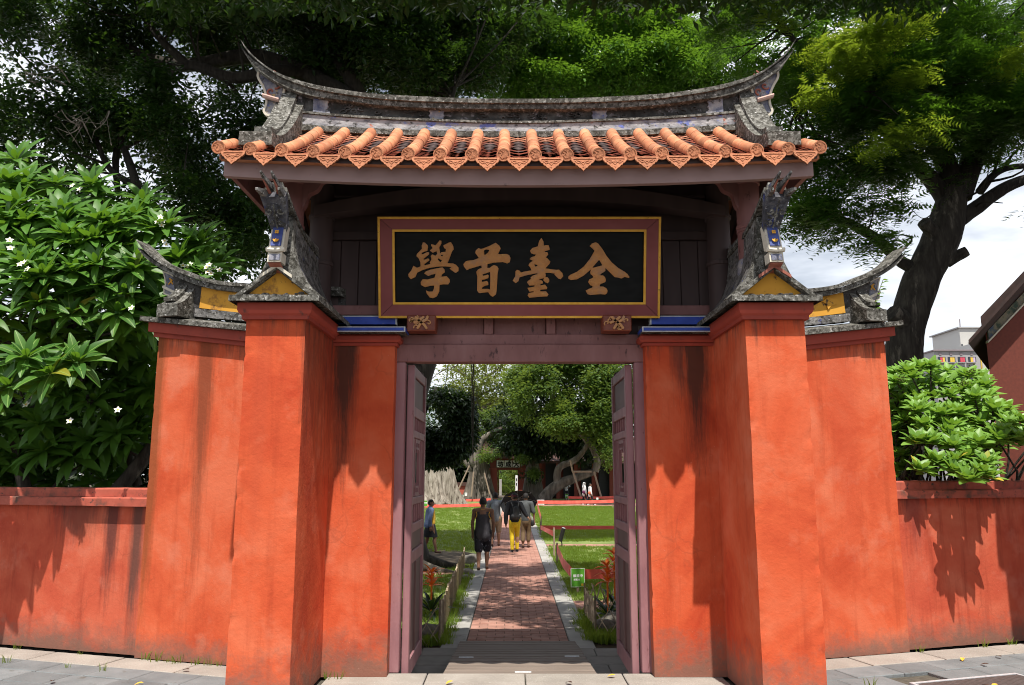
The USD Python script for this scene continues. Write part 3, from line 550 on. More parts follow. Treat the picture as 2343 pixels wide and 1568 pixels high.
# door leaves, swung inwards
def door_leaf(s):
    d = holder('door_leaf', gate); L = 1.08; x0 = XD + s * 1.078; ang = 0.0
    hinge = np.array([x0, YD + .09, 0]); dy = np.array([-math.sin(ang), math.cos(ang), 0]); nx = np.array([-s * math.cos(ang), -s * math.sin(ang), 0])
    zb, zt = -.085, 2.79; T = .065
    def piece(name, a, b, z0, z1, t0=0.0, t1=T, m='door'):
        c = cbox(a, b, t0, t1, z0, z1, .006); v = c.vertices.copy()
        c.vertices = hinge + v[:, :1] * dy + v[:, 1:2] * nx + v[:, 2:3] * np.array([0, 0, 1])
        if c.volume < 0: c.invert()
        return obj(name, c, MT[m], d) if name else c
    piece('stile', 0, .10, zb, zt); piece('stile', L - .09, L, zb, zt)
    rails = [(zb, .07), (.915, 1.03), (1.20, 1.285), (1.46, 1.53), (2.10, 2.17), (2.30, 2.40), (2.69, zt)]
    for z0, z1 in rails: piece('rail', .101, L - .091, z0, z1, 0.004, T - .004)
    for z0, z1, m in ((.071, .914, 'door_in'), (1.031, 1.199, 'door_in'), (2.401, 2.689, 'door_in')): piece('panel', .101, L - .091, z0, z1, .024, .042, m)
    piece('mullion', L / 2 - .05, L / 2 + .05, .072, .913, .006, T - .006, 'door_in')
    for z0, z1 in ((1.286, 1.459), (2.171, 2.299)):
        for a in np.linspace(.22, L - .21, 5): piece('lattice_bar', a - .014, a + .014, z0, z1, .016, .048)
    for a in (.17, .26, L - .25, L - .16): piece('lattice_bar', a - .014, a + .014, 1.531, 2.099, .016, .048)
    # cloud-shaped lattice window in the middle
    cx_, cz_ = L / 2, 1.815
    shp = sg.Polygon([(-.16, -.27), (.16, -.27), (.16, -.20), (.20, -.16), (.20, .16), (.16, .20), (.16, .27), (-.16, .27), (-.16, .20), (-.20, .16), (-.20, -.16), (-.16, -.20)])
    fr = shp.buffer(.012).difference(shp.buffer(-.028)); fr = so.unary_union([fr, sg.box(-.012, .15, .012, .27), sg.box(-.012, -.27, .012, -.15), sg.box(-.10, .18, .10, .20), sg.box(-.10, -.20, .10, -.18)])
    m = extrude(affinity.translate(fr, cx_, cz_), .03, (hinge + nx * .017, dy, np.array([0, 0, 1]), nx)); obj('cloud_lattice', m, MT['door'], d)
    for z0, z1 in ((1.531, 1.545), (2.085, 2.099)): piece('lattice_bar', .28, L - .27, z0, z1, .016, .048)
    k = trimesh.creation.icosphere(2, .035); k.vertices += hinge + dy * (L - .02) + np.array([0, 0, zt + .03]); obj('knob', k, MT['door_in'], d, smooth=True)
door_leaf(-1); door_leaf(1)

# ------------------------------------------------------------------ pilasters beside the door
XP = .108
for s in (-1, 1):
    p = holder('pilaster', gate); x0, x1 = sorted((XP + s * 1.86, XD + s * 1.172))
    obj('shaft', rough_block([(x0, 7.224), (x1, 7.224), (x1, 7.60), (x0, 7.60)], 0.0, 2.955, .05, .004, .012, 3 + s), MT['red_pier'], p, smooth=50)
    e = .055; a0, a1 = (x0, x1 + e) if s < 0 else (x0 - e, x1)
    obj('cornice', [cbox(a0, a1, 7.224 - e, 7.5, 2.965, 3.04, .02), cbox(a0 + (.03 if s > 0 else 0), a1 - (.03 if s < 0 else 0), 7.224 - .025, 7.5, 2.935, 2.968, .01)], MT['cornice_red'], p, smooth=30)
    a0, a1 = (x0, XP - 1.094) if s < 0 else (XP + 1.094, x1); yf = 7.085
    obj('coping', box(a0 + .004, a1 - .004, yf + .004, 7.34, 3.045, 3.092), MT['stone'], p)
    for nm, b in (('blue_tile', (a0 + .012, a1 - .012, yf - .004, yf + .01, 3.056, 3.084)),): obj(nm, box(*b), MT['blue'], p)
    xs_ = a1 if s < 0 else a0
    obj('blue_tile', box(xs_ - .008 if s < 0 else xs_ - .004, xs_ + .004 if s < 0 else xs_ + .008, yf + .012, 7.33, 3.056, 3.084), MT['blue'], p)
    obj('white_edge', [box(a0, a1, yf, yf + .01, 3.045, 3.054), box(a0, a1, yf, yf + .01, 3.086, 3.094), box(xs_ - (.012 if s < 0 else 0), xs_ + (0 if s < 0 else .012), yf - .001, yf + .01, 3.0545, 3.0855)], MT['white_line'], p)
    # sloping top and small blue step behind
    obj('coping_slope', loft([[(x, yf + .002, 3.0925), (x, 7.34, 3.0925), (x, 7.34, 3.145)] for x in (a0 + .002, a1 - .06)]), MT['stone'], p)
    b0, b1 = (x0, XP - 1.20) if s < 0 else (XP + 1.20, x1)
    obj('blue_step', box(b0 + .01, b1 - .01, 7.262, 7.34, 3.150, 3.222), MT['blue'], p)
    xq = b1 if s < 0 else b0
    obj('white_edge', [box(b0, b1, 7.264, 7.338, 3.2225, 3.232), box(xq - (.012 if s < 0 else -.0), xq + (.0 if s < 0 else .012), 7.260, 7.338, 3.146, 3.222)], MT['white_line'], p)
# ------------------------------------------------------------------ the side walls that run forward from the gate
def side_wall(s):
    where = 'left' if s < 0 else 'right'
    w = thing('side_wall', 'red plaster side wall with yellow gable and forked grey ridge, %s of the doorway' % where, 'wall', base=(XP + s * 2.02, 6.2, 0))
    X = lambda r: XP + s * r
    def xr(a, b): return sorted((X(a), X(b)))
    x0, x1 = xr(1.778, 2.257)
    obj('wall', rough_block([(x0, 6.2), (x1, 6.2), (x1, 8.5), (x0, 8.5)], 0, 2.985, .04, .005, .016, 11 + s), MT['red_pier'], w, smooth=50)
    x0, x1 = xr(1.705, 2.315)
    prof = [(0, 0), (.0, .03), (.018, .045), (.03, .07), (.03, .13)]
    rings = []
    for o, z in prof:
        a0, a1 = xr(1.748 - o, 2.287 + o); y0 = 6.172 - o; rings.append([(a0, y0, 2.982 + z), (a1, y0, 2.982 + z), (a1, 8.52, 2.982 + z), (a0, 8.52, 2.982 + z)])
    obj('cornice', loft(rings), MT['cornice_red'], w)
    a0, a1 = xr(1.645, 2.37)
    obj('coping', rough_block([(a0, 6.08), (a1, 6.08), (a1, 8.6), (a0, 8.6)], 3.114, 3.162, .05, .004, .012, 21 + s), MT['stone'], w, smooth=40)
    c = 2.012; top = 3.40
    # yellow gable in its frame
    tri = sg.Polygon([(X(c) - .30, 3.162), (X(c) + .30, 3.162), (X(c), top)])
    obj('gable_panel', xz(tri.buffer(-.012), 6.20, 6.26), MT['ochre'], w, label='yellow gable panel blackened along its foot')
    moss = []
    rm = random.Random(8 + s)
    for k in range(26):
        m = trimesh.creation.icosphere(1, rm.uniform(.010, .024)); m.apply_scale([1.5, .8, .7]); m.apply_translation([X(c) + rm.uniform(-.22, .22), 6.172 + rm.uniform(-.012, .012), 3.166 + abs(rm.gauss(0, .014))]); moss.append(m)
    obj('moss', moss, MT['stone_dark'], w, kind='stuff')
    for q in (-1, 1):
        obj('gable_edge', xz(sg.Polygon([(X(c) + q * .335, 3.163), (X(c), top + .035), (X(c), top - .012), (X(c) + q * .285, 3.163)]), 6.125, 6.28), MT['stone'], w)
        obj('gable_trim', xz(sg.Polygon([(X(c) + q * .13, 3.335), (X(c) + q * .001, top + .024), (X(c) + q * .001, top - .004), (X(c) + q * .13, 3.308)]), 6.112, 6.124), MT['rust_paint' if s > 0 else 'cream'], w)
    # concave roof over the wall
    hs = [(3.163, .35), (3.21, .30), (3.27, .235), (3.36, .165), (3.48, .115), (3.64, .085), (3.86, .075)]
    sec = lambda y, k=1.0: [(X(c) - h * k, y, z) for z, h in hs] + [(X(c) + h * k, y, z) for z, h in hs[::-1]]
    obj('roof', loft([sec(6.30), sec(7.0), sec(8.5)]), MT['stone_blue'], w, smooth=30)
    for yy, kk in ((6.24, 1.07), (6.40, .99)):
        a, b = sec(yy, kk), sec(yy + .085, kk); obj('roof_roll', loft([a, b]), MT['stone'], w, smooth=30)
    # ridge and its forked tail
    cur = curve([(8.5, 3.98), (7.7, 3.80), (7.0, 3.76), (6.4, 3.84), (6.0, 3.98)], 22)
    def layer(pts, hw, th, nm):
        r = []
        for (y, z), h in zip(pts, hw): r.append([(X(c) - h, y, z), (X(c) + h, y, z), (X(c) + h * .93, y, z + th), (X(c) - h * .93, y, z + th)])
        return loft(r)
    obj('ridge', layer(cur, np.linspace(.085, .095, 22), .05, 0), MT['stone'], w, smooth=35)
    obj('ridge_top', layer([(y, z + .052) for y, z in cur], np.linspace(.06, .06, 22), .04, 0), MT['stone'], w, smooth=35)
    tails = []
    for q in (-1, 1):
        for x0_, x1_, pts, r in ((.055, .088, [(6.05, 3.955), (5.93, 3.955), (5.85, 3.95), (5.80, 3.945)], .034), (.03, .042, [(6.05, 4.02), (5.9, 4.03), (5.80, 4.045), (5.74, 4.06)], .024)):
            pc = curve(pts, 8); r_ = np.linspace(r, r * .28, 8)
            tails.append(loft([[(X(c) + q * (x0_ + (x1_ - x0_) * t) + a * rr, y, z + b * rr * 1.2) for a, b in ((-1, -1), (1, -1), (1, 1), (-1, 1))] for (y, z), rr, t in zip(pc, r_, np.linspace(0, 1, 8))]))
    obj('forked_tail', tails, MT['stone_blue'], w, smooth=30)
    # blue scrolled underside that carries the tail
    obj('tail_underside', loft([[(X(c) - h, y, z), (X(c) + h, y, z), (X(c) + h, y + .05, z + .06), (X(c) - h, y + .05, z + .06)] for h, y, z in ((.055, 6.16, 3.68), (.07, 6.10, 3.76), (.088, 6.01, 3.86), (.098, 5.93, 3.925))]), MT['tail_paint'], w, smooth=30)
    sc_ = []
    for q in (-1, 1):
        for cx_, cy_, r_ in ((.035, -.06, .0050), (.045, .04, .0062)): sc_.append(sg.LineString([(q * (cx_ + r_ * t * math.cos(t * 1.1)), cy_ + r_ * t * math.sin(t * 1.1)) for t in np.linspace(.5, 5.2, 14)]).buffer(.0055, 2))
    sc_.append(sg.Point(0, 0).buffer(.016, 6)); sc_.append(sg.LineString([(0, -.11), (0, .09)]).buffer(.005, 2))
    obj('scrollwork', extrude(so.unary_union(sc_), .012, ((X(c), 6.026, 3.806), (1, 0, 0), (0, -.68, .73), (0, -.73, -.68))), MT['stone'], w)
    for q in (-1, 1): obj('red_lining', tube(curve([(X(c) + q * .034, 5.985, 3.96), (X(c) + q * .036, 5.93, 3.985), (X(c) + q * .042, 5.80, 4.02)], 6), [.016, .014, .012, .01, .007, .004], 6), MT['rust_paint'], w)
    # painted hanging panel with its ledge
    pnl = holder('end_panel', w)
    def slant(hw, z0, z1, y0, y1, th): return loft([[(X(c) - hw, y0, z0), (X(c) + hw, y0, z0), (X(c) + hw, y0 + th, z0), (X(c) - hw, y0 + th, z0)], [(X(c) - hw, y1, z1), (X(c) + hw, y1, z1), (X(c) + hw, y1 + th, z1), (X(c) - hw, y1 + th, z1)]])
    obj('panel', slant(.058, 3.545, 3.765, 6.075, 6.145, .10), MT['cream'], pnl)
    obj('panel_face', slant(.042, 3.565, 3.735, 6.066, 6.121, .01), MT['indigo'], pnl)
    fl = []
    for k in range(4): fl.append(affinity.rotate(sg.Point(.011, 0).buffer(.008, 4), 90 * k + 45, origin=(0, 0)))
    fr = (np.array([X(c), 6.0905 + .0, 3.685]) + np.array([0, -.001, 0]), np.array([1, 0, 0]), np.array([0, .30, .95]), np.array([0, -.95, .30]))
    obj('flower', extrude(so.unary_union(fl), .006, fr), MT['ochre'], pnl)
    lv = [affinity.rotate(affinity.scale(sg.Point(0, .02).buffer(.016, 6), .45, 1), a, origin=(0, 0)) for a in (-38, 0, 38)]
    fr2 = (np.array([X(c), 6.0635, 3.592]), fr[1], fr[2], fr[3]); obj('leaf_motif', extrude(so.unary_union(lv), .006, fr2), MT['ochre'], pnl)
    obj('ledge', loft([[(X(c) + t * .072, 6.055 + .018 * abs(t) + .026 * math.cos(a), 3.520 + .012 * abs(t) + .020 * math.sin(a)) for a in np.arange(8) * PI / 4] for t in np.linspace(-1, 1, 7)]), MT['cream'], pnl, smooth=40)
    obj('lower_box', slant(.056, 3.425, 3.51, 6.05, 6.065, .12), MT['cream'], pnl)
    obj('lower_face', slant(.044, 3.44, 3.492, 6.0445, 6.054, .01), MT['relief'], pnl)
    obj('box_underside', loft([[(X(c) - .05, 6.06, 3.422), (X(c) + .05, 6.06, 3.422), (X(c) + .05, 6.25, 3.36), (X(c) - .05, 6.25, 3.36)], [(X(c) - .05, 6.06, 3.415), (X(c) + .05, 6.06, 3.415), (X(c) + .05, 6.25, 3.352), (X(c) - .05, 6.25, 3.352)]]), MT['rust_paint'], pnl)
side_wall(-1); side_wall(1)

# ------------------------------------------------------------------ the flared wing walls
def wing_frame(A, B):
    A, B = np.array(A), np.array(B); d = (B - A) / np.linalg.norm(B - A); n = np.array([d[1], -d[0]])
    if n[1] > 0: n = -n
    return np.r_[A, 0], np.r_[d, 0], np.r_[n, 0], np.linalg.norm(B - A)
def Z4(zx, zy): return (450 + zx * .4481) * .605, (650 + zy * .4481) * .605
LA, LB = (-3.65, 7.95), (-2.12, 7.487)
RA, RB = (3.97, 8.20), (2.40, 7.73)
def wing(s):
    A, B = (LA, LB) if s < 0 else (RA, RB)
    o, d, n, L = wing_frame(A, B); where = 'left' if s < 0 else 'right'
    w = thing('wing_wall', 'tall red flared wing wall with yellow panel and upswept ridge, %s end of the gate' % where, 'wall', base=tuple(o))
    Zv = np.array([0, 0, 1.0])
    lo, ld, ln, lL = wing_frame(LA, LB)
    def T(u, m, z): return o + d * u + n * m + Zv * z
    pl = [T(0, 0, 0)[:2], T(L, 0, 0)[:2], T(L, -.5, 0)[:2], T(0, -.5, 0)[:2]]
    pl = pl if s < 0 else [pl[1], pl[0], pl[3], pl[2]]
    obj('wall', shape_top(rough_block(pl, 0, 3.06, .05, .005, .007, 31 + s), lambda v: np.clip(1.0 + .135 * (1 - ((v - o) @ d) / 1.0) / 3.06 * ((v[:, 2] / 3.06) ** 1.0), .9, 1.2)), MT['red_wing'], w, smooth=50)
    zs = lambda u: 3.306 - .137 * (u + .12)      # underside of the coping
    def ring(u, o1, z0, z1): return [T(u, o1, zs(u) + z0), T(u, o1, zs(u) + z1), T(u, -.5 - o1, zs(u) + z1), T(u, -.5 - o1, zs(u) + z0)]
    us = np.linspace(-.085, L, 8)
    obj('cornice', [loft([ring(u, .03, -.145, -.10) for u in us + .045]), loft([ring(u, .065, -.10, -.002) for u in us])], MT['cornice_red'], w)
    us = np.linspace(-.15, L, 9)
    obj('coping', loft([ring(u, .12, 0, .048) for u in us]), MT['stone'], w)
    obj('coping_slope', loft([[T(u, .10, zs(u) + .0485), T(u, -.1, zs(u) + .10), T(u, -.6, zs(u) + .0485)] for u in us[1:]]), MT['stone'], w)
    # everything above: shapes measured on the left wing, in its own upright plane
    nl = ln; pl0 = lo + ln * -.06
    def U(zx, zy, m=-.06):
        q = onplane(*Z4(zx, zy), lo + ln * m, ln); return ((q - lo) @ ld, q[2])
    def plate(pts, m0, m1, smooth_n=0):
        pg = sg.Polygon(pts).buffer(0); fr = (o + n * m0, d, Zv, n); return extrude(pg, m1 - m0, fr)
    ctop = [U(*q) for q in ((195, 592), (240, 628), (330, 718), (450, 790), (560, 832), (700, 888), (850, 930), (1080, 956), (1400, 975), (1900, 990))]
    cmid = [U(*q) for q in ((200, 600), (242, 655), (305, 722), (420, 806), (560, 870), (700, 920), (850, 962), (1080, 985), (1400, 1005), (1900, 1020))]
    clow = [U(*q) for q in ((197, 656), (242, 692), (305, 742), (420, 812), (560, 874), (700, 922), (850, 964), (1080, 987), (1400, 1007), (1900, 1022))]
    cbot = [U(*q) for q in ((198, 662), (260, 738), (345, 802), (500, 890), (640, 948), (800, 995), (980, 1020), (1400, 1045), (1900, 1060))]
    obj('ridge_cap', [plate(smooth_pts(ctop, 40) + smooth_pts(cmid, 40)[::-1], -.17, .035), plate(smooth_pts(clow, 40) + smooth_pts(cbot, 40)[::-1], -.155, .012)], MT['stone'], w, smooth=35)
    obj('yellow_panel', plate([U(700, 975), U(1080, 1010), U(1700, 1060), U(1700, 1240), U(1010, 1190), U(680, 1150)], -.16, -.055), MT['ochre'], w, label='yellow painted panel under the wing ridge')
    obj('blue_band', plate([U(655, 1158), U(1060, 1195), U(1700, 1245), U(1700, 1300), U(1060, 1262), U(645, 1225)], -.16, -.035), MT['stone_blue'], w)
    obj('ridge_core', plate([U(450, 860), U(700, 965), U(1900, 1070), U(1900, 1300), U(480, 1200)], -.15, -.07), MT['stone_dark'], w)
    if s > 0:   # plaster flaking off the yellow panel
        q = U(820, 1075)
        obj('plaster_flake', extrude(sg.Polygon([(q[0] - .10, q[1] + .05), (q[0] + .02, q[1] + .075), (q[0] + .10, q[1] + .02), (q[0] + .05, q[1] - .0), (q[0] + .03, q[1] - .06), (q[0] - .01, q[1] - .02), (q[0] - .09, q[1] + .01)]), .012, (o + n * -.052, d, Zv, n)), MT['ochre'], w)
    # stepped verge blocks
    def prof(mf, zf, h, mb, zb):
        t = np.linspace(0, 1, 10); return sg.Polygon([(mb + (mf - mb) * u, zf + (zb - zf) * (1 - u) ** 1.7) for u in t] + [(mf, zf - h), (mb, zf - h)]).buffer(0)
    def vblock(u0, u1, pr): return extrude(pr, u1 - u0, (o + d * u0, n, Zv, d))
    ub, lb = U(525, 1095), U(520, 1150)
    ut = U(560, 925)
    du = .062
    obj('upper_block', vblock(ub[0] - du, ub[0] + du, prof(.125, ub[1] + .01, .04, -.10, ut[1] + .01)), MT['stone'], w, smooth=30)
    obj('lower_block', vblock(lb[0] - .10, lb[0] + .155, prof(.165, lb[1] + .0, .13, -.10, ut[1] - .03)), MT['stone'], w, smooth=30)
    obj('blue_strip', vblock(ub[0] - du - .03, ub[0] - du - .002, prof(.02, ub[1] + .01, .03, -.12, ut[1])), MT['blue'], w)
    # painted end board
    b = holder('end_board', w)
    pts = [U(*q, -.12) for q in ((375, 838), (392, 900), (398, 960), (385, 965), (385, 1035), (470, 1070), (500, 1000), (505, 900), (440, 862))]
    ebp = sg.Polygon(pts).buffer(0); fr = lambda m: (o + n * m, d, Zv, n)
    obj('edge', extrude(ebp.difference(ebp.buffer(-.014)), .05, fr(-.15)), MT['cream'], b); obj('painted_face', extrude(ebp.buffer(-.014), .045, fr(-.15)), MT['relief'], b)
    q0, q1 = U(383, 975, -.1), U(490, 1028, -.1)
    obj('scroll_ledge', extrude(sg.LineString([q0, q1]).buffer(.013, 4), .06, fr(-.14)), MT['cream'], b)
    fl = affinity.translate(so.unary_union([sg.Point(0, 0).buffer(.012), sg.LineString([(-.03, -.03), (0, 0), (.02, -.03)]).buffer(.006), sg.LineString([(-.02, .03), (.01, .01)]).buffer(.007)]), *U(440, 925, -.1)); obj('motif', extrude(fl, .008, fr(-.104)), MT['ochre'], b)
def shape_top(m, k):
    v = m.vertices.copy(); v[:, 2] *= k(v); m.vertices = v; return m
wing(-1); wing(1)

# ------------------------------------------------------------------ the low garden walls
def low_wall(s):
    A, B = (LA, LB) if s < 0 else (RA, RB)
    o, d, n, L = wing_frame(A, B); o = o - n * .085; far = 7.5
    w = thing('garden_wall', 'low weathered red garden wall with stepped coping, %s' % ('left under the broad-leaved frangipani' if s < 0 else 'right under the pale green rosette shrub'), 'wall', base=tuple(o - d * .3))
    T = lambda u, m, z: o + d * u + n * m + np.array([0, 0, z])
    pl = [T(-far, 0, 0)[:2], T(.03, 0, 0)[:2], T(.03, -.32, 0)[:2], T(-far, -.32, 0)[:2]]
    pl = pl if s < 0 else [pl[1], pl[0], pl[3], pl[2]]
    top = 1.43 if s < 0 else 1.50
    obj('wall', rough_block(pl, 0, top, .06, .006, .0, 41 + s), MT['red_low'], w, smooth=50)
    def rail(m0, z0, z1, m, nm, b=.012):
        prof = [(m0, z0), (m0, z1 - b), (m0 - b, z1), (-.32 - m0 + b, z1), (-.32 - m0, z1 - b), (-.32 - m0, z0)]
        us = np.linspace(-far, .0, 60); rr = np.random.RandomState(4)
        obj(nm, loft([[T(u, a, z + rr.uniform(-.002, .002)) for a, z in prof] for u in us]), MT[m], w)
    rail(.075, top - .0, top + .088, 'red_coping', 'lower_coping'); rail(.01, top + .090, top + .178, 'red_coping', 'upper_coping')
low_wall(-1); low_wall(1)

# ------------------------------------------------------------------ the name board over the door
sgn = thing('name_board', 'black name board with four gold characters in a red frame above the doorway', 'sign', base=(.08, 7.25, 3.2))
BL, BR_ = P(868, 727, 7.25), P(1507, 727, 7.25); TL = P(863, 498, 7.03)
pu = np.array([1.0, 0, 0]); pv = TL - P(863, 727, 7.25); pv[0] = 0; pv /= np.linalg.norm(pv); pn = np.cross(pu, pv)
if pn[1] > 0: pn = -pn
SO = np.array([(BL[0] + BR_[0]) / 2, BL[1], BL[2]])
def S(x, y):
    q = onplane(x, y, SO, pn); return ((q - SO) @ pu, (q - SO) @ pv)
SW, SH = (BR_[0] - BL[0]) / 2, np.linalg.norm((TL - P(863, 727, 7.25))[1:])
fr = lambda off: (SO + pn * off, pu, pv, pn)
i0 = S(902, 696); i1 = S(1478, 527)
iw = (abs(i0[0]) + i1[0]) / 2; ib, it = i0[1], i1[1]
obj('panel', extrude(sg.box(-SW + .03, .03, SW - .03, SH - .03), .05, fr(-.06)), MT['sign_black'], sgn)
for pts in ([(-SW, 0), (SW, 0), (iw, ib), (-iw, ib)], [(-SW, SH), (SW, SH), (iw, it), (-iw, it)], [(-SW, 0), (-iw, ib), (-iw, it), (-SW, SH)], [(SW, 0), (iw, ib), (iw, it), (SW, SH)]):
    pg = sg.Polygon(pts)
    m = extrude(pg.buffer(-.0015), .055, fr(-.035)); obj('frame_side', m, MT['sign_frame'], sgn)
e = .024
obj('gold_edge', extrude(sg.box(-SW - .004, -.004, SW + .004, SH + .004).difference(sg.box(-SW + e * .7, e * .7, SW - e * .7, SH - e * .7)), .012, fr(.014)), MT['gold_line'], sgn)
obj('gold_edge', extrude(sg.box(-iw - .004, ib - .004, iw + .004, it + .004).difference(sg.box(-iw + .017, ib + .017, iw - .017, it - .017)), .014, fr(.012)), MT['gold_line'], sgn)
GL = {
 'xue': ((1530, 900, 6.533), [[(450, 110), (420, 190), (425, 270), (300, 400), (290, 455), (345, 510), (385, 600), (392, 690), (380, 712), (300, 740), (215, 690), (160, 810), (85, 900), (95, 960), (150, 1022), (260, 970), (310, 860), (430, 800), (560, 755), (720, 725), (860, 710), (1000, 708), (1140, 722), (1150, 738), (1105, 752), (1140, 790), (1255, 872), (1325, 820), (1330, 740), (1270, 670), (1190, 632), (1055, 625), (1100, 520), (1165, 340), (1210, 285), (1195, 200), (1140, 105), (1090, 118), (950, 190), (975, 255), (1018, 280), (1010, 345), (900, 355), (870, 400), (870, 330), (855, 275), (850, 240), (905, 140), (905, 75), (860, 65), (760, 185), (655, 155), (650, 190), (690, 255), (620, 315), (690, 370), (790, 325), (800, 400), (760, 440), (680, 410), (640, 450), (660, 530), (615, 625), (650, 635), (620, 650), (490, 680), (480, 650), (605, 560), (600, 520), (570, 510), (470, 545), (460, 520), (600, 410), (600, 360), (560, 350), (440, 410), (410, 375), (500, 335), (555, 325), (575, 230), (570, 190), (500, 120)],
         [(520, 830), (480, 880), (580, 945), (650, 915), (765, 885), (735, 985), (560, 1030), (445, 1020), (395, 1090), (400, 1165), (500, 1220), (640, 1185), (725, 1180), (720, 1260), (690, 1325), (600, 1330), (520, 1300), (545, 1380), (620, 1480), (700, 1492), (790, 1450), (850, 1330), (860, 1165), (960, 1148), (1070, 1152), (1115, 1090), (1110, 1030), (1030, 945), (900, 965), (920, 905), (990, 850), (985, 785), (930, 730), (850, 745), (640, 785)]],
         [[(830, 500), (815, 540), (880, 605), (925, 550), (880, 540)], [(885, 420), (900, 450), (965, 455), (940, 430)], [(705, 625), (735, 605), (742, 625), (720, 632)]]),
 'shou': ((1740, 900, 6.533), [[(875, 122), (720, 200), (545, 270), (500, 275), (450, 255), (385, 310), (368, 370), (460, 500), (330, 550), (140, 575), (75, 650), (90, 710), (160, 800), (230, 765), (520, 680), (530, 740), (440, 780), (395, 840), (420, 960), (415, 1290), (440, 1345), (480, 1368), (690, 1342), (740, 1420), (800, 1460), (880, 1400), (900, 1300), (920, 900), (945, 760), (910, 700), (830, 672), (760, 715), (730, 742), (665, 745), (670, 650), (830, 612), (1050, 598), (1160, 632), (1225, 600), (1240, 500), (1210, 430), (1140, 398), (930, 402), (1000, 265), (960, 190)]],
          [[(585, 310), (640, 285), (720, 300), (690, 360), (600, 435), (590, 390)], [(545, 905), (735, 842), (742, 1000), (735, 1280), (690, 1262), (535, 1262), (530, 1235), (600, 1190), (692, 1165), (685, 1090), (650, 1065), (535, 1090), (535, 1040), (600, 1030), (690, 995), (705, 930), (680, 910), (560, 940)]]),
 'tai': ((1925, 895, 6.533), [[(795, 35), (740, 110), (705, 245), (570, 285), (515, 355), (545, 415), (610, 440), (665, 440), (640, 480), (540, 515), (505, 560), (590, 600), (510, 650), (475, 710), (530, 780), (550, 840), (400, 860), (290, 890), (250, 840), (190, 822), (155, 860), (150, 980), (85, 1090), (160, 1155), (230, 1100), (255, 1010), (420, 960), (640, 915), (790, 905), (590, 960), (525, 1015), (540, 1045), (460, 1100), (445, 1140), (500, 1215), (630, 1205), (620, 1240), (450, 1270), (500, 1365), (615, 1350), (600, 1375), (480, 1400), (455, 1460), (500, 1515), (700, 1495), (940, 1480), (970, 1430), (910, 1355), (765, 1355), (765, 1318), (930, 1300), (940, 1260), (885, 1190), (770, 1205), (770, 1180), (830, 1160), (830, 1110), (790, 1080), (680, 1080), (870, 1025), (840, 1075), (890, 1130), (950, 1155), (990, 1110), (985, 1050), (940, 1000), (890, 1010), (905, 960), (890, 900), (1010, 900), (1130, 915), (1115, 940), (1220, 1045), (1270, 1055), (1335, 980), (1310, 900), (1230, 820), (1160, 825), (980, 800), (890, 790), (1000, 670), (1015, 620), (935, 530), (900, 530), (965, 440), (940, 385), (860, 385), (850, 375), (1005, 325), (975, 215), (900, 210), (855, 230), (850, 130)]],
         [[(640, 590), (760, 555), (880, 535), (760, 565)], [(610, 670), (640, 690), (690, 705), (760, 700), (640, 745)], [(635, 790), (660, 800), (660, 815), (645, 810)]]),
 'quan': ((2140, 900, 6.532), [[(585, 205), (640, 140), (730, 110), (790, 140), (900, 280), (1000, 450), (1130, 610), (1290, 745), (1450, 840), (1520, 900), (1565, 970), (1550, 995), (1450, 965), (1370, 1005), (1270, 980), (1200, 970), (1130, 900), (970, 740), (970, 820), (855, 895), (840, 930), (910, 925), (960, 970), (985, 1040), (970, 1090), (840, 1150), (830, 1200), (920, 1205), (1000, 1250), (1025, 1310), (1010, 1370), (960, 1405), (860, 1390), (600, 1415), (530, 1390), (485, 1305), (560, 1260), (650, 1230), (655, 1195), (600, 1170), (550, 1100), (570, 1030), (660, 990), (665, 945), (610, 900), (595, 850), (620, 790), (590, 800), (440, 930), (270, 1025), (120, 1045), (55, 1010), (60, 950), (120, 905), (270, 840), (440, 710), (590, 520), (705, 320), (650, 260)]],
          [[(820, 540), (640, 745), (690, 735), (900, 680)]]),
}
for key, (org, outl, holes) in GL.items():
    def tos(q): return S((org[0] + q[0] / org[2]) * .605, (org[1] + q[1] / org[2]) * .605)
    pg = so.unary_union([sg.Polygon([tos(q) for q in p]).buffer(0) for p in outl]).difference(so.unary_union([sg.Polygon([tos(q) for q in h]).buffer(0) for h in holes]))
    pg = pg.buffer(.004).buffer(-.006).buffer(.002, 3)
    ms = [extrude(pg, .012, fr(-.012))]
    for k in range(1, 5): ms.append(extrude(pg.buffer(-.0035 * k * (1 + .25 * k)), .012 + .0045 * (k ** .75), fr(-.012)))
    obj('character', ms, MT['gold'], sgn)
for s in (-1, 1):
    c0 = P(964 if s < 0 else 1411, 740, 7.17); b = holder('carved_bracket', gate)
    obj('block', cbox(c0[0] - .135, c0[0] + .135, 7.15, 7.33, c0[2] - .075, c0[2] + .075), MT['carved'], b)
    rb = random.Random(4 + s); cl = []
    for k in range(9):
        x, z = c0[0] + rb.uniform(-.10, .10), c0[2] + rb.uniform(-.045, .045); th = rb.uniform(0, 6)
        cl.append(xz(sg.LineString([(x + (.004 + .006 * t) * math.cos(t + th), z + (.004 + .005 * t) * math.sin(t + th)) for t in np.linspace(0, 4.5, 9)]).buffer(.005, 2), 7.138, 7.152))
    for p in ([(-.05, .05), (-.01, .01), (.03, -.02), (.05, -.05)], [(-.03, -.05), (.0, .0), (.05, .03), (.06, .055)], [(-.06, 0), (-.02, .02), (.02, .05)]):
        cl.append(xz(sg.LineString([(c0[0] + a, c0[2] + q) for a, q in p]).buffer(.011, 3), 7.13, 7.152))
    obj('gilt_carving', cl, MT['gold'], b)
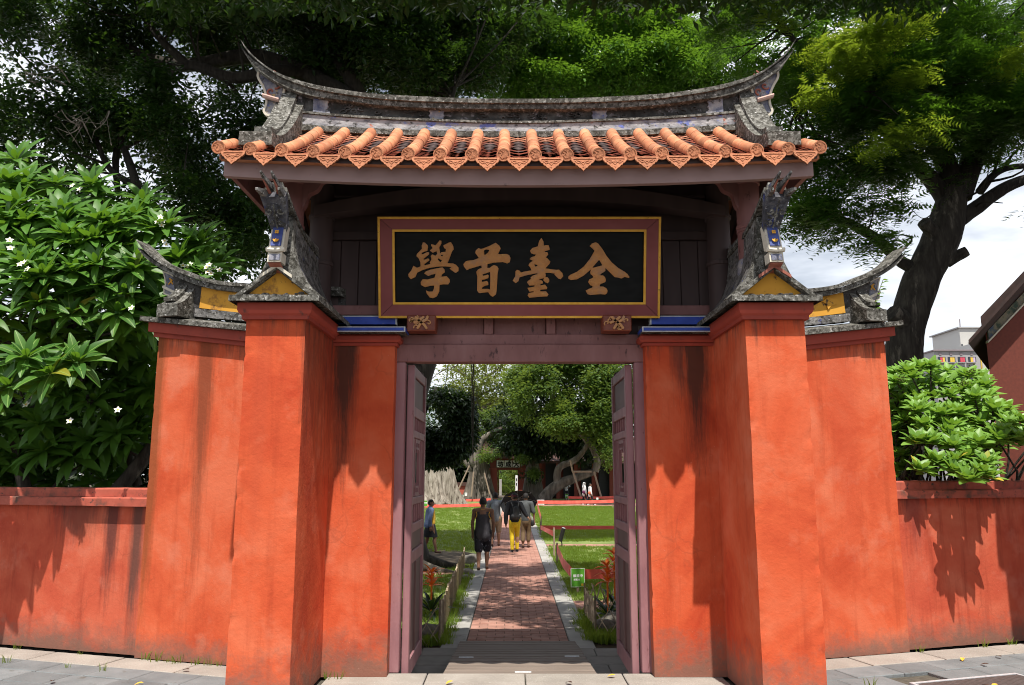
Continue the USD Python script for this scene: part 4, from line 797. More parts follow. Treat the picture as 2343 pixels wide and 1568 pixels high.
# ------------------------------------------------------------------ ground: street side
CZ = -0.25       # level of the courtyard
obj('ground', tm([(-400, 7.9, CZ - .02), (400, 7.9, CZ - .02), (400, 900, CZ - .02), (-400, 900, CZ - .02)], [(0, 1, 2), (0, 2, 3)]), MT['soil'], kind='structure')
street = obj('pavement', box(-60, 60, -60, 7.36, -.35, -.032), MT['joint'], kind='structure')
obj('pavement_bed', [box(-60, -1.9, 7.36, 9.4, -.35, -.034), box(2.1, 60, 7.36, 9.4, -.35, -.034)], MT['joint'], kind='structure')
rg = random.Random(2)
def slab_piece(poly, z0, z1, b=.006):
    """a paving slab of any convex outline with a worn edge"""
    pg = sg.Polygon(poly); i = pg.buffer(-b, join_style=2)
    if i.is_empty: return None
    a = np.array(pg.exterior.coords)[:-1]; c = np.array(i.exterior.coords)[:-1]
    v = [(x, y, z0) for x, y in a] + [(x, y, z1 - b) for x, y in a] + [(x, y, z1) for x, y in c]
    return trimesh.convex.convex_hull(np.array(v))
# granite strips along the walls and across the gate
def strip(p0, p1, w, n, m, name='granite_slab', parent=street, z=.0):
    p0, p1 = np.array(p0, float), np.array(p1, float); d = (p1 - p0); nn = np.array([d[1], -d[0]]) / np.linalg.norm(d)
    if nn[1] > 0: nn = -nn
    for k in range(n):
        a, b = p0 + d * (k / n + .0015), p0 + d * ((k + 1) / n - .0015)
        q = slab_piece([a, b, b + nn * w, a + nn * w], -.05, z + rg.uniform(-.003, .003))
        if q is not None: obj(name, q, MT[m], parent)
lo_, ld_, ln_, _ = wing_frame(LA, LB); ro_, rd_, rn_, _ = wing_frame(RA, RB)
for (o, d, n) in ((lo_, ld_, ln_), (ro_, rd_, rn_)):
    o2 = o + n * .02; a = (o2 - d * 6.0)[:2]; b = (o2 + d * 1.60)[:2]; strip(a, b, .34, 9, 'granite')
strip((-1.62, 7.355), (1.85, 7.355), .30, 4, 'granite', 'threshold_stone'); strip((-1.62, 7.05), (1.85, 7.05), .75, 4, 'granite'); strip((-1.62, 6.295), (1.85, 6.295), .8, 3, 'granite')
strip((-2.9, 6.19), (2.9, 6.19), .7, 6, 'granite')
# grey slabs laid square to the flared walls
for (o, d, n, sx) in ((lo_, ld_, ln_, -1), (ro_, rd_, rn_, 1)):
    keep = sg.Polygon([(sx * 2.28 + .1, 3.5), (sx * 9.5, 3.5), (sx * 9.5, 12), (sx * 2.28 + .1, 12)])
    for r in range(7):
        u = -5.5 + (r % 2) * .22 + rg.uniform(0, .1)
        while u < 3.0:
            wd = rg.uniform(.40, .56); m0 = .366 + r * .315
            q = [o + d * (u + .004) + n * m0, o + d * (u + wd - .004) + n * m0, o + d * (u + wd - .004) + n * (m0 + .307), o + d * (u + .004) + n * (m0 + .307)]
            pg = sg.Polygon([c[:2] for c in q]).intersection(keep); u += wd
            if pg.is_empty or pg.area < .01 or pg.geom_type != 'Polygon': continue
            c = np.array(pg.centroid.coords[0])
            if sx > 0 and abs(c[0] - 4.0) < .62 and abs(c[1] - 6.95) < .28: continue
            m = slab_piece(list(pg.convex_hull.exterior.coords)[:-1], -.05, rg.uniform(-.006, .001))
            if m is not None: obj('paving_slab', m, MT['slab'], street)
gr = thing('drain_grate', 'slotted dark metal drain grate set in the pavement right of the gate', 'grate', base=(4.0, 6.95, 0))
d, n = rd_, rn_; c0 = np.array([4.0, 6.95, 0]); T = lambda a, b, z: c0 + d * a + n * b + np.array([0, 0, z])
for nm, (a0, a1, b0, b1) in dict(frame_bar=(-.58, .58, -.25, -.22), frame_bar_=(-.58, .58, .22, .25), end_bar=(-.58, -.555, -.219, .219), end_bar_=(.555, .58, -.219, .219)).items():
    v = [T(a, b, z) for a in (a0, a1) for b in (b0, b1) for z in (-.04, .004)]; obj(nm.rstrip('_'), trimesh.convex.convex_hull(np.array(v)), MT['metal'], gr)
for k in range(22):
    b = -.21 + k * .02; v = [T(a, bb, z) for a in (-.553, .553) for bb in (b - .0062, b + .0062) for z in (-.03, .0)]; obj('slat', trimesh.convex.convex_hull(np.array(v)), MT['grate'], gr)

# ------------------------------------------------------------------ ground: inside
floor = obj('gate_floor', box(-4, 4, 7.36, 9.40, -.35, -.225), MT['joint'], kind='structure')
y = 7.40
for r, h in enumerate((.42, .38, .36, .40, .40)):
    x = -1.6 + rg.uniform(-.2, .1)
    while x < 1.9:
        w = rg.uniform(.45, .8)
        if r < 9: obj('floor_slab', slab_piece([(x + .004, y + .004), (min(x + w, 2.0) - .004, y + .004), (min(x + w, 2.0) - .004, y + h - .004), (x + .004, y + h - .004)], -.28, -.205 + rg.uniform(-.004, .004)), MT['floor_stone'], floor)
        x += w
    y += h
ramp = thing('plank_ramp', 'grey-brown ribbed plank ramp leading down from the threshold', 'ramp', base=(.07, 7.4, 0))
ry0, ry1, rz0, rz1 = 7.375, 9.88, -.012, -.232
nb = 13
for k in range(nb):
    a, b = k / nb + .0045, (k + 1) / nb - .0045
    y0, y1 = ry0 + (ry1 - ry0) * a, ry0 + (ry1 - ry0) * b; z0, z1 = rz0 + (rz1 - rz0) * a, rz0 + (rz1 - rz0) * b; e = rg.uniform(-.006, .006)
    v = []
    for x in (.07 - .69 + e, .07 + .69 + e): v += [(x, y0, z0 - .03), (x, y0, z0 - .004), (x, y0 + .006, z0), (x, y1 - .006, z1), (x, y1, z1 - .004), (x, y1, z1 - .03)]
    obj('plank', trimesh.convex.convex_hull(np.array(v)), MT['ramp'], ramp)
for sx in (-1, 1): obj('side_board', loft([[(.07 + sx * .66 - .02, y, z) , (.07 + sx * .66 + .02, y, z), (.07 + sx * .66 + .02, y, z - q), (.07 + sx * .66 - .02, y, z - q)] for y, z, q in ((ry0, rz0 - .031, .09), (ry1, rz1 - .031, .012))]), MT['ramp'], ramp)
for x, t in ((-.47, .42), (.62, .45), (.10, .04)):
    yy, zz_ = ry0 + (ry1 - ry0) * t, rz0 + (rz1 - rz0) * t
    obj('hinge_plate', cbox(x - .075, x + .075, yy - .02, yy + .02, zz_ + .001, zz_ + .007, .002), MT['metal'], ramp)
# path: brick field with stone kerbs
YP0, YP1 = 9.90, 68.0; hw = .62; px = .07
path = obj('brick_path', box(px - hw - .3, px + hw + .3, 9.40, YP1, CZ - .1, CZ - .012), MT['joint'], kind='structure')
bl = .235; rows = 600; far_b = []; count = 0
for r in range(rows):
    y0 = YP0 + r * bl * .56
    if y0 > YP1: break
    off = (r % 2) * .5; nbk = 6; wbk = 2 * hw / 5.5
    for k in range(nbk):
        x0 = max(-hw, -hw + (k - off) * wbk); x1 = min(hw, -hw + (k + 1 - off) * wbk)
        if x1 - x0 < .03: continue
        z = CZ + rg.uniform(-.004, .004)
        m = slab_piece([(px + x0 + .004, y0 + .004), (px + x1 - .004, y0 + .004), (px + x1 - .004, y0 + bl * .56 - .004), (px + x0 + .004, y0 + bl * .56 - .004)], z - .04, z, .004) if count < 290 else box(px + x0 + .004, px + x1 - .004, y0 + .004, y0 + bl * .56 - .004, z - .03, z)
        if count < 290: obj('brick', m, MT['brick'], path)
        elif y0 < 40: far_b.append(m)
        count += 1
far_b.append(box(px - hw, px + hw, 40.0, YP1, CZ - .03, CZ))
obj('far_bricks', far_b, MT['brick'], path, kind='stuff')
for sx in (-1, 1):
    y = 9.42
    while y < YP1:
        L_ = rg.uniform(.8, 1.25); a, b = sorted((px + sx * (hw + .008), px + sx * (hw + .285)))
        obj('kerb_slab', slab_piece([(a, y + .004), (b, y + .004), (b, y + L_ - .004), (a, y + L_ - .004)], CZ - .06, CZ + .012 + rg.uniform(-.004, .006)), MT['kerb'], path); y += L_
# side paths of brick crossing the lawn, a narrow stone edge
def cross_path(x0, x1, y0, y1, nm='side_path'):
    sp = obj(nm, box(x0, x1, y0, y1, CZ - .1, CZ - .006), MT['joint'], kind='structure'); n = 0
    yy = y0
    while yy < y1 - .05:
        x = x0 + rg.uniform(-.1, 0)
        while x < x1:
            if n < 60: obj('brick', slab_piece([(x + .005, yy + .005), (x + .285, yy + .005), (x + .285, yy + .165), (x + .005, yy + .165)], CZ - .05, CZ + .004 + rg.uniform(-.003, .003), .004), MT['brick'], sp)
            n += 1; x += .29
        yy += .17
cross_path(px + hw + .29, 4.6, 12.15, 12.95); cross_path(-3.2, px - hw - .29, 16.35, 16.9)
cross_path(px + hw + .29, 5.5, 22.6, 24.0)
for x in np.arange(1.3, 4.6, .9): obj('edge_stone', slab_piece([(x, 15.7), (x + .885, 15.7), (x + .885, 15.95), (x, 15.95)], CZ - .05, CZ + .01), MT['kerb'], stage.GetPrimAtPath('/World/side_path'))
obj('far_path', box(px + hw + .3, 25, 50.5, 55.5, CZ - .1, CZ + .012), MT['brick'], kind='structure')
rb5 = np.random.RandomState(3); an5 = np.arange(40) * 2 * PI / 40; rd5 = 1 + .35 * (meshkit.fbm(np.c_[np.cos(an5) * 2 + 5, np.sin(an5) * 2 + 5, an5 * 0], 3, 2) - .5)
bare = np.c_[-2.55 + 1.75 * rd5 * np.cos(an5), 19.6 + 2.1 * rd5 * np.sin(an5)]; bare[:, 0] = np.minimum(bare[:, 0], px - hw - .45)
obj('bare_ground', tm([(x, y, CZ + .004) for x, y in bare] + [(-2.6, 19.6, CZ + .006)], [(k, (k + 1) % 40, 40) for k in range(40)]), MT['soil'], kind='structure')
lawn_l = obj('lawn_bed', [tm([(-40, 10.2, CZ), (px - hw - .287, 10.2, CZ), (px - hw - .287, 66, CZ), (-40, 66, CZ)], [(0, 1, 2), (0, 2, 3)]), tm([(px + hw + .287, 10.0, CZ), (40, 10.0, CZ), (40, 66, CZ), (px + hw + .287, 66, CZ)], [(0, 1, 2), (0, 2, 3)]) ], MT['grass_base'], kind='structure')
def points_inst(name, parent, protos, pos, rotq, sc, idx, kind='stuff', label=None, cat=None):
    """a PointInstancer part: protos = [(mesh, material)]"""
    pi = UsdGeom.PointInstancer.Define(stage, numbered(ppath(parent) + '/' + name)); pp = str(pi.GetPath()); rel = pi.CreatePrototypesRel()
    o = ORIGIN.get(pp.split('/')[2]) if parent is not None else None
    pos = np.asarray(pos, float) - (o if o is not None else 0)
    for k, (m, mt) in enumerate(protos):
        q = usdkit.mesh(stage, '%s/source_%d' % (pp, k), m, mt); rel.AddTarget(q.GetPath())
    pi.CreateProtoIndicesAttr(Vt.IntArray.FromNumpy(np.asarray(idx, np.int32))); pi.CreatePositionsAttr(Vt.Vec3fArray.FromNumpy(pos.astype(np.float32)))
    pi.CreateOrientationsAttr(Vt.QuathArray([Gf.Quath(float(a), float(b), float(c), float(d)) for a, b, c, d in rotq]))
    pi.CreateScalesAttr(Vt.Vec3fArray.FromNumpy(np.repeat(np.asarray(sc, np.float32)[:, None], 3, 1)))
    return data(pi.GetPrim(), label, cat, None, kind)
def quats(dirs, spin):
    """rotations that take +z to dirs, after a spin about z"""
    d = np.asarray(dirs, float); d = d / np.linalg.norm(d, axis=1, keepdims=True); n = len(d)
    ax = np.stack([-d[:, 1], d[:, 0], np.zeros(n)], 1); w = 1 + d[:, 2]; q = np.c_[w, ax]; bad = w < 1e-6; q[bad] = (0, 1, 0, 0); q /= np.linalg.norm(q, axis=1, keepdims=True)
    s = np.c_[np.cos(spin / 2), np.zeros(n), np.zeros(n), np.sin(spin / 2)]
    w1, x1, y1, z1 = q.T; w2, x2, y2, z2 = s.T
    return np.stack([w1 * w2 - x1 * x2 - y1 * y2 - z1 * z2, w1 * x2 + x1 * w2 + y1 * z2 - z1 * y2, w1 * y2 - x1 * z2 + y1 * w2 + z1 * x2, w1 * z2 + x1 * y2 - y1 * x2 + z1 * w2], 1)
R = np.random.RandomState(7)
def tuft(n, h, spread, seed):
    r = np.random.RandomState(seed); v, f = [], []
    for k in range(n):
        a = r.uniform(0, 2 * PI); b = r.uniform(0, spread); p = np.array([b * math.cos(a), b * math.sin(a), 0]); t = r.uniform(0, 2 * PI); w = .004 * np.array([math.cos(t), math.sin(t), 0]); hh = h * r.uniform(.5, 1); ln = np.array([math.cos(a), math.sin(a), 0]) * hh * r.uniform(.1, .7)
        i = len(v); v += [p - w, p + w, p + ln * .4 + [0, 0, hh * .6] + w * .7, p + ln + [0, 0, hh], p + ln * .4 + [0, 0, hh * .6] - w * .7]; f += [(i, i + 1, i + 2), (i, i + 2, i + 4), (i + 4, i + 2, i + 3)]
    return tm(v, f)
def lawn_points(n, x0, x1, y0, y1, avoid):
    y = y0 * (y1 / y0) ** R.rand(n); x = x0 + (x1 - x0) * R.rand(n);
    ok = np.ones(n, bool)
    for a, b, c, d in avoid: ok &= ~((x > a) & (x < b) & (y > c) & (y < d))
    return np.c_[x, y, np.full(n, CZ)][ok]
g1 = lawn_points(15000, px + hw + .29, 6.5, 10.3, 50, [(0, 9, 12.1, 13.0), (0, 9, 15.65, 16.0), (0, 9, 22.5, 24.1)])
g2 = lawn_points(9000, -7.5, px - hw - .29, 10.4, 50, [(-9, 0, 16.3, 16.95), (-3.6, -.75, 18.0, 21.0)])
for nm, g in (('lawn_grass', g1), ('lawn_grass', g2)):
    n = len(g); lab = 'short mown bright green grass right of the brick path' if g is g1 else 'short mown grass left of the brick path, bare in places'
    points_inst(nm, None, [(tuft(16, .05, .12, 1), MT['grass']), (tuft(16, .06, .13, 2), MT['grass'])], g, quats(np.c_[R.randn(n, 2) * .05, np.ones(n)], R.rand(n) * 6), .8 + .5 * R.rand(n) + g[:, 1] * .012, R.randint(0, 2, n), label=lab, cat='grass')
# ------------------------------------------------------------------ trees and plants
def clump(n, rad, ll, lw, seed, flat=.7, fold=.25, droop=.2):
    """a spray of n separate leaves"""
    r = np.random.RandomState(seed); v, f = [], []
    for k in range(n):
        d = r.randn(3); d /= np.linalg.norm(d); p = d * rad * r.rand() ** .45 * [1, 1, flat]
        a = r.uniform(0, 2 * PI); t = np.array([math.cos(a), math.sin(a), r.uniform(-.5, .35)]) + d * .5; t /= np.linalg.norm(t)
        u = np.array([r.uniform(-.35, .35), r.uniform(-.35, .35), 1.0]); s = np.cross(t, u); s /= np.linalg.norm(s); u = np.cross(s, t); L = ll * r.uniform(.7, 1.2); W = lw * r.uniform(.8, 1.2); i = len(v)
        v += [p, p + t * L * .5 + s * W - u * 0, p + t * L - u * L * droop, p + t * L * .5 - s * W, p + t * L * .5 - u * W * fold]
        f += [(i, i + 1, i + 4), (i + 4, i + 1, i + 2), (i, i + 4, i + 3), (i + 4, i + 2, i + 3)]
    return tm(v, f)
def feather(n, L, seed, lw=.018):
    """a spray of compound fronds with fine leaflets in flat layers"""
    r = np.random.RandomState(seed); v, f = [], []
    for k in range(n):
        a = r.uniform(0, 2 * PI); t = np.array([math.cos(a), math.sin(a), r.uniform(-.35, .12)]); s = np.array([-math.sin(a), math.cos(a), 0]); p0 = np.array([r.uniform(-.18, .18), r.uniform(-.18, .18), r.uniform(-.10, .10)]); m = 5
        for j in range(1, m + 1):
            p = p0 + t * L * j / m - np.array([0, 0, .25 * L * (j / m) ** 2])
            for q in (-1, 1):
                w = L * .30 * (1 - .5 * abs(j / m - .5)); e = p + s * q * w + t * w * .35 + [0, 0, r.uniform(-.02, .03)]; i = len(v)
                v += [p - t * lw, p + t * lw, e]; f += [(i, i + 1, i + 2)]
    return tm(v, f)
def blob_points(blobs, n, seed, hollow=.35, gap=.0, gscale=.8, top=0.0):
    """points through ellipsoids (centre, radii, weight), clumpy: denser near the skin, with gaps"""
    r = np.random.RandomState(seed); out, nor = [], []
    w = np.array([b[2] if len(b) > 2 else np.prod(b[1]) ** (2 / 3) for b in blobs]); w = w / w.sum()
    for b, ww in zip(blobs, w):
        m = int(n * ww * 1.7) + 2; d = r.randn(m, 3); d /= np.linalg.norm(d, axis=1, keepdims=True); rr = (hollow ** 3 + (1 - hollow ** 3) * r.rand(m)) ** (1 / 3)
        q = np.array(b[0]) + d * rr[:, None] * np.array(b[1]); k = meshkit.fbm(q * gscale + seed, 3, seed) > gap + .40
        q, d = q[k], d[k]; m2 = max(1, int(n * ww)); out.append(q[:m2]); nor.append(d[:m2])
    return np.vstack(out), np.vstack(nor)
def foliage(parent, blobs, n, protos, seed, sc=(.8, 1.3), name='crown', up=.9, **k):
    q, d = blob_points(blobs, n, seed, **k); m = len(q); r = np.random.RandomState(seed + 1)
    dirs = d * (1 - up) + np.array([0, 0, up]) + r.randn(m, 3) * .22
    return points_inst(name, parent, protos, q, quats(dirs, r.rand(m) * 6.28), sc[0] + (sc[1] - sc[0]) * r.rand(m), r.randint(0, len(protos), m))
def limb(pts, r0, r1, seed, sides=10, knob=.08, n=26):
    """a limb along points: tapering, bent and knobbly"""
    c = curve(pts, n); r = np.linspace(r0, r1, n) if np.isscalar(r1) else np.interp(np.linspace(0, 1, n), np.linspace(0, 1, len(r1)), r1)
    t = np.gradient(c, axis=0); t /= np.linalg.norm(t, axis=1, keepdims=True); a = np.cross(t[0], [0.3, 1, 0.1]); rings = []
    for i in range(n):
        a = a - t[i] * (a @ t[i]); a /= np.linalg.norm(a); b = np.cross(t[i], a); an = np.arange(sides) * 2 * PI / sides
        p = c[i] + r[i] * (np.cos(an)[:, None] * a + np.sin(an)[:, None] * b)
        k = 1 + knob * 2.2 * (meshkit.fbm(p * (1.1 / max(.12, r0)) * .6 + seed, 3, seed) - .5)
        rings.append(c[i] + (p - c[i]) * k[:, None])
    return loft(rings)
def twigs(origin_pts, targets, seed, r0=.03, r1=.008, n=6):
    """fine branches from a limb to points of the crown"""
    r = np.random.RandomState(seed); o = np.array(origin_pts); ms = []
    for q in targets:
        b = o[np.argmin(np.linalg.norm(o - q, axis=1) + r.rand(len(o)) * .6)]; mid = (b + q) / 2 + r.randn(3) * .12 * np.linalg.norm(q - b)
        ms.append(tube(curve([b, mid, q], n), np.linspace(r0, r1, n), 5, False))
    return join(ms)
def flare(c, r, h, seed, folds=9, depth=.35, sides=48, rise=10, top=.75, spread=.75):
    """a fluted trunk foot with buttress folds that spread into roots"""
    rings = []; rs = np.random.RandomState(seed); ph = rs.rand(4) * 6
    for i in range(rise):
        t = i / (rise - 1); an = np.arange(sides) * 2 * PI / sides; k = (1 - t) ** 2.2
        rad = r * (top + (1 - top) * (1 - t)) * (1 + spread * k) * (1 + depth * (.45 + .55 * (1 - t)) * (.5 * np.sin(folds * an + ph[0] + 1.2 * t) + .3 * np.sin((folds + 4) * an + ph[1] - t) + .25 * np.sin(3 * an + ph[2])))
        rings.append(np.c_[c[0] + rad * np.cos(an), c[1] + rad * np.sin(an), np.full(sides, c[2] + h * t) + rs.uniform(-.01, .01, sides)])
    return loft(rings)
C_BAN = [(clump(24, .30, .13, .032, s), MT['leaf_banyan']) for s in (1, 2, 3)]
C_BRI = [(clump(26, .30, .125, .030, s), MT['leaf_bright']) for s in (4, 5)] + [(clump(26, .30, .125, .03, 6), MT['leaf_bright'])]
C_FEA = [(feather(8, .30, s), MT['leaf_feather']) for s in (7, 8, 9)]
C_FEL = [(feather(8, .30, s), MT['leaf_lime']) for s in (10,)]
C_COU = [(clump(22, .42, .17, .05, s), MT['leaf_court']) for s in (11, 12)]
C_PAL = [(clump(14, .50, .16, .05, s), MT['leaf_pale']) for s in (13, 14)]
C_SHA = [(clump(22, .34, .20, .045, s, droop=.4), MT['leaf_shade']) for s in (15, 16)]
def E(x, y, Y, rx, ry, rz, w=None):
    """an ellipsoid whose middle is seen at (x, y), radii in photograph pixels for x and z and metres for depth"""
    c = P(x, y, Y); k = (Y * CP + (c[2] - EYE) * SP) / F_
    return (c, (rx * k, ry, rz * k)) + ((w,) if w else ())
def pts(Y, *q): return [P(a, b, Y + (c[0] if c else 0)) for a, b, *c in q]

# the dark banyan that spreads behind and above the gate, left
ban = thing('banyan_tree', 'huge dark banyan with bare crooked limbs spreading behind the gate roof, upper left', 'tree', base=(-2.3, 17.5, CZ))
trunk = [P(893, 1300, 17.5), P(897, 1120, 17.5), P(912, 980, 17.5), P(950, 860, 17.5), P(965, 760, 17.6), P(940, 560, 17.4), P(880, 400, 17)]
obj('trunk', limb(trunk, .62, [.80, .52, .40, .42, .42, .36], 3, 16, .18, 30), MT['bark_dark'], ban, smooth=50)
obj('roots', [flare((-2.72, 17.5, CZ), .62, .75, 4)] + [limb([(-2.7 + .5 * math.cos(a), 17.4 + .5 * math.sin(a), CZ + .30), (-2.7 + 1.1 * math.cos(a + .1), 17.4 + 1.1 * math.sin(a + .1), CZ + .10), (-2.7 + L * math.cos(a + .25), 17.4 + L * math.sin(a + .25), CZ - .02)], .17, .05, k, 8, .12, 12) for k, (a, L) in enumerate(((-.1, 1.75), (-.7, 1.7), (-1.6, 1.8), (-2.3, 1.6), (2.9, 1.3), (2.4, 1.5)))], MT['bark'], ban, smooth=50)
LB_ = [pts(16, (900, 420, 1), (830, 260), (700, 170), (560, 130), (430, 150), (330, 130), (210, 60)), pts(15.5, (700, 170, .5), (610, 165), (540, 180), (430, 150), (330, 230), (270, 330), (270, 440)), pts(15, (560, 500, 1.5), (430, 500), (330, 480), (310, 420), (280, 330), (262, 270)),
       pts(15, (430, 500), (300, 505), (200, 500), (100, 525), (-40, 530)), pts(16.8, (900, 420, 1), (960, 330), (1010, 280), (1040, 200)), pts(16, (880, 330, 1), (800, 180), (740, 60), (720, -60)), pts(15.5, (430, 150), (350, 70), (300, -10)), pts(15.2, (300, 420), (250, 385), (210, 300), (150, 250))]
for k, l in enumerate(LB_): obj('limb', limb(l, (.26, .15, .17, .10, .12, .20, .10, .07)[k], (.10, .06, .05, .04, .05, .1, .05, .03)[k], 20 + k, 9, .12), MT['bark_dark'], ban, smooth=50)
bb = [E(110, 130, 15, 130, 2.2, 90), E(60, 330, 15, 120, 2.0, 110), E(250, 90, 15.5, 120, 2, 70), E(180, 250, 15, 90, 1.6, 70), E(330, 300, 15.5, 80, 1.6, 60), E(250, 420, 15, 90, 1.5, 60), E(420, 340, 15.5, 90, 1.6, 80), E(470, 440, 15, 90, 1.4, 70), E(120, 450, 14.6, 110, 1.5, 50), E(480, 90, 16, 90, 2, 60), E(640, 100, 16, 110, 2, 90), E(560, 290, 16, 60, 1.5, 90), E(520, 560, 15, 80, 1.5, 90), E(560, 470, 15, 60, 1.3, 80), E(470, 380, 15, 70, 1.4, 60), E(400, 230, 15.5, 70, 1.5, 50), E(640, 330, 16.5, 80, 1.5, 90),
      E(760, 120, 16.5, 130, 2, 100), E(900, 60, 17, 140, 2, 110), E(880, 180, 17, 150, 2, 60), E(1040, 90, 17.5, 130, 2, 110), E(1130, 30, 17.5, 120, 2, 70), E(1000, 190, 18, 120, 2, 50), E(360, 20, 15, 200, 2.2, 60), E(720, -20, 16, 260, 2.5, 70)]
foliage(ban, bb, 6100, C_BAN, 31, (.75, 1.25), gap=.09, gscale=.9)
foliage(ban, [E(300, -170, 13.5, 520, 4, 110), E(850, -170, 15, 420, 3.5, 100), E(850, 60, 19.5, 450, 1.5, 170)], 2300, C_BAN, 32, (1.0, 1.5), name='upper_crown', gap=.0)
foliage(ban, [((x, y, 2.35 + .675 * y + dz), (1.5, 1.15, .5)) for x, y, dz in ((-4.5, 9, 0), (-2.4, 8.2, 0), (-.3, 8.6, 0), (1.6, 8.1, 0), (3.6, 8.8, 0), (5.4, 9.6, 0), (-3.2, 10.6, 0), (-1.0, 10.5, .2), (1.2, 10.4, 0), (3.1, 10.8, .2), (-4.4, 12.2, 0), (-2.2, 12.4, 0), (.2, 12.2, .2), (2.2, 12.6, 0), (4.4, 12.3, 0), (-3.5, 14, 0))], 2700, C_BAN, 33, (.8, 1.35), name='overhead_crown', gap=.04, gscale=1.1)
tg = blob_points(bb, 90, 5)[0]; obj('twigs', twigs(np.vstack([curve(l, 14) for l in LB_]), tg, 6), MT['bark_dark'], ban, kind='stuff')
dead = []
for (a, b), (c, d) in (((150, 195), (85, 175)), ((160, 190), (100, 150)), ((190, 290), (140, 250)), ((185, 280), (150, 310)), ((250, 255), (215, 300)), ((90, 190), (60, 160)), ((200, 300), (165, 270))):
    p, q = P(a, b, 13.6), P(c, d, 13.4); dead.append(tube(curve([p, (p + q) / 2 + R.randn(3) * .08, q], 6), np.linspace(.016, .005, 6), 4))
    for j in range(4): m = p + (q - p) * R.uniform(.3, 1); dead.append(tube([m, m + R.randn(3) * .12, m + R.randn(3) * .25], [.007, .005, .003], 4))
obj('dead_twigs', dead, MT['bark_pale'], ban, kind='stuff')
vines = []
for k in range(3):
    x = (1082, 1079, 1084)[k]; vines.append(tube([P(x + R.uniform(-1, 1), y, 20) for y in np.linspace(700, 1060 - 60 * k, 12)], .012, 4))
obj('hanging_root', vines, MT['bark'], ban)

# the sunlit tree behind the roof
brt = thing('leafy_tree', 'bright green sunlit tree with glossy leaves behind the middle of the roof', 'tree', base=(3.2, 22, CZ))
bx = P(1490, 300, 22)[0]
obj('trunk', limb([(bx, 22, CZ), (bx - .1, 22, 3), (bx - .3, 22.1, 6), (bx - 1.2, 22, 9)], .38, .16, 41, 12, .15), MT['bark_dark'], brt, smooth=50)
LL = [pts(21.5, (1380, 300, .5), (1300, 200), (1200, 110), (1150, 60)), pts(21.5, (1385, 280, .5), (1430, 160), (1480, 60), (1500, -20)), pts(21.5, (1385, 320, .5), (1500, 230), (1600, 170), (1680, 130)), pts(21.4, (1380, 320), (1240, 250), (1150, 215))]
for k, l in enumerate(LL): obj('limb', limb(l, .15, .04, 50 + k, 8), MT['bark_dark'], brt, smooth=50)
bb = [E(1170, 190, 20.5, 80, 1.3, 36), E(1260, 205, 20.2, 100, 1.3, 28), E(1210, 130, 20.8, 80, 1.3, 40), E(1300, 130, 20.5, 90, 1.4, 50), E(1290, 40, 21, 100, 1.5, 50), E(1400, 80, 20.6, 90, 1.5, 60), E(1400, 170, 20.2, 90, 1.4, 50), E(1490, 70, 21, 80, 1.4, 55), E(1500, 150, 20.5, 80, 1.4, 50), E(1570, 120, 20.8, 70, 1.3, 40), E(1580, 185, 20.4, 80, 1.3, 35), E(1660, 160, 20.8, 70, 1.3, 45), E(1420, 10, 21.2, 120, 1.5, 40), E(1690, 80, 21.2, 50, 1.2, 40), E(1180, 70, 21.4, 60, 1.2, 40)]
foliage(brt, bb, 4600, C_BRI, 42, (.65, 1.1), gap=.0, hollow=.6, gscale=1.3)
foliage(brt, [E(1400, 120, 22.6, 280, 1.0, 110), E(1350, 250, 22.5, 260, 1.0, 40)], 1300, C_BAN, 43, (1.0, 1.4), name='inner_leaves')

# the great feathery tree on the right
rt = thing('feathery_tree', 'big leaning tree with dark forking trunk and feathery foliage behind the right wing', 'tree', base=(6.6, 14, CZ))
YT = 14.0
tp = pts(YT, (2058, 1190), (2060, 900), (2068, 800), (2086, 700), (2120, 620), (2155, 540), (2172, 470), (2188, 420))
obj('trunk', limb(tp, .4, [.40, .36, .34, .33, .31, .31, .33, .22], 61, 20, .16, 44), MT['bark'], rt, smooth=50)
RL = [pts(YT, (2175, 480), (2120, 400), (2060, 340), (2010, 270), (1950, 210), (1880, 160), (1790, 60)), pts(YT, (2190, 460), (2150, 340), (2110, 240), (2090, 150), (2100, 60), (2080, -60)), pts(YT, (2195, 450), (2240, 330), (2290, 210), (2320, 80), (2350, -40)), pts(YT, (2185, 510), (2240, 470), (2300, 430), (2380, 400)), pts(YT, (2120, 620), (2070, 605), (2020, 560), (1960, 520), (1880, 490), (1800, 480)),
      pts(YT, (2060, 340), (2040, 230), (2050, 120), (2040, 20)), pts(YT - .6, (2090, 300, .6), (1990, 240), (1900, 230), (1820, 260)), pts(YT, (2240, 330), (2200, 220), (2200, 110), (2230, 20)), pts(YT, (2240, 440), (2290, 390), (2340, 380))]
for k, l in enumerate(RL): obj('limb', limb(l, (.17, .22, .22, .15, .13, .11, .10, .12, .08)[k], (.05, .08, .08, .09, .05, .04, .04, .05, .05)[k], 70 + k, 10, .12), MT['bark_dark'], rt, smooth=50)
for k, (a, b, r_) in enumerate((((2145, 545), (2112, 508), .12), ((2165, 600), (2212, 575), .09), ((2075, 745), (2040, 715), .17))): obj('stub', limb([P(*a, YT - .1), (P(*a, YT - .1) + P(*b, YT - .25)) / 2, P(*b, YT - .25)], r_ * 1.3, r_, 85 + k, 9, .2, 8), MT['bark'], rt, smooth=50)
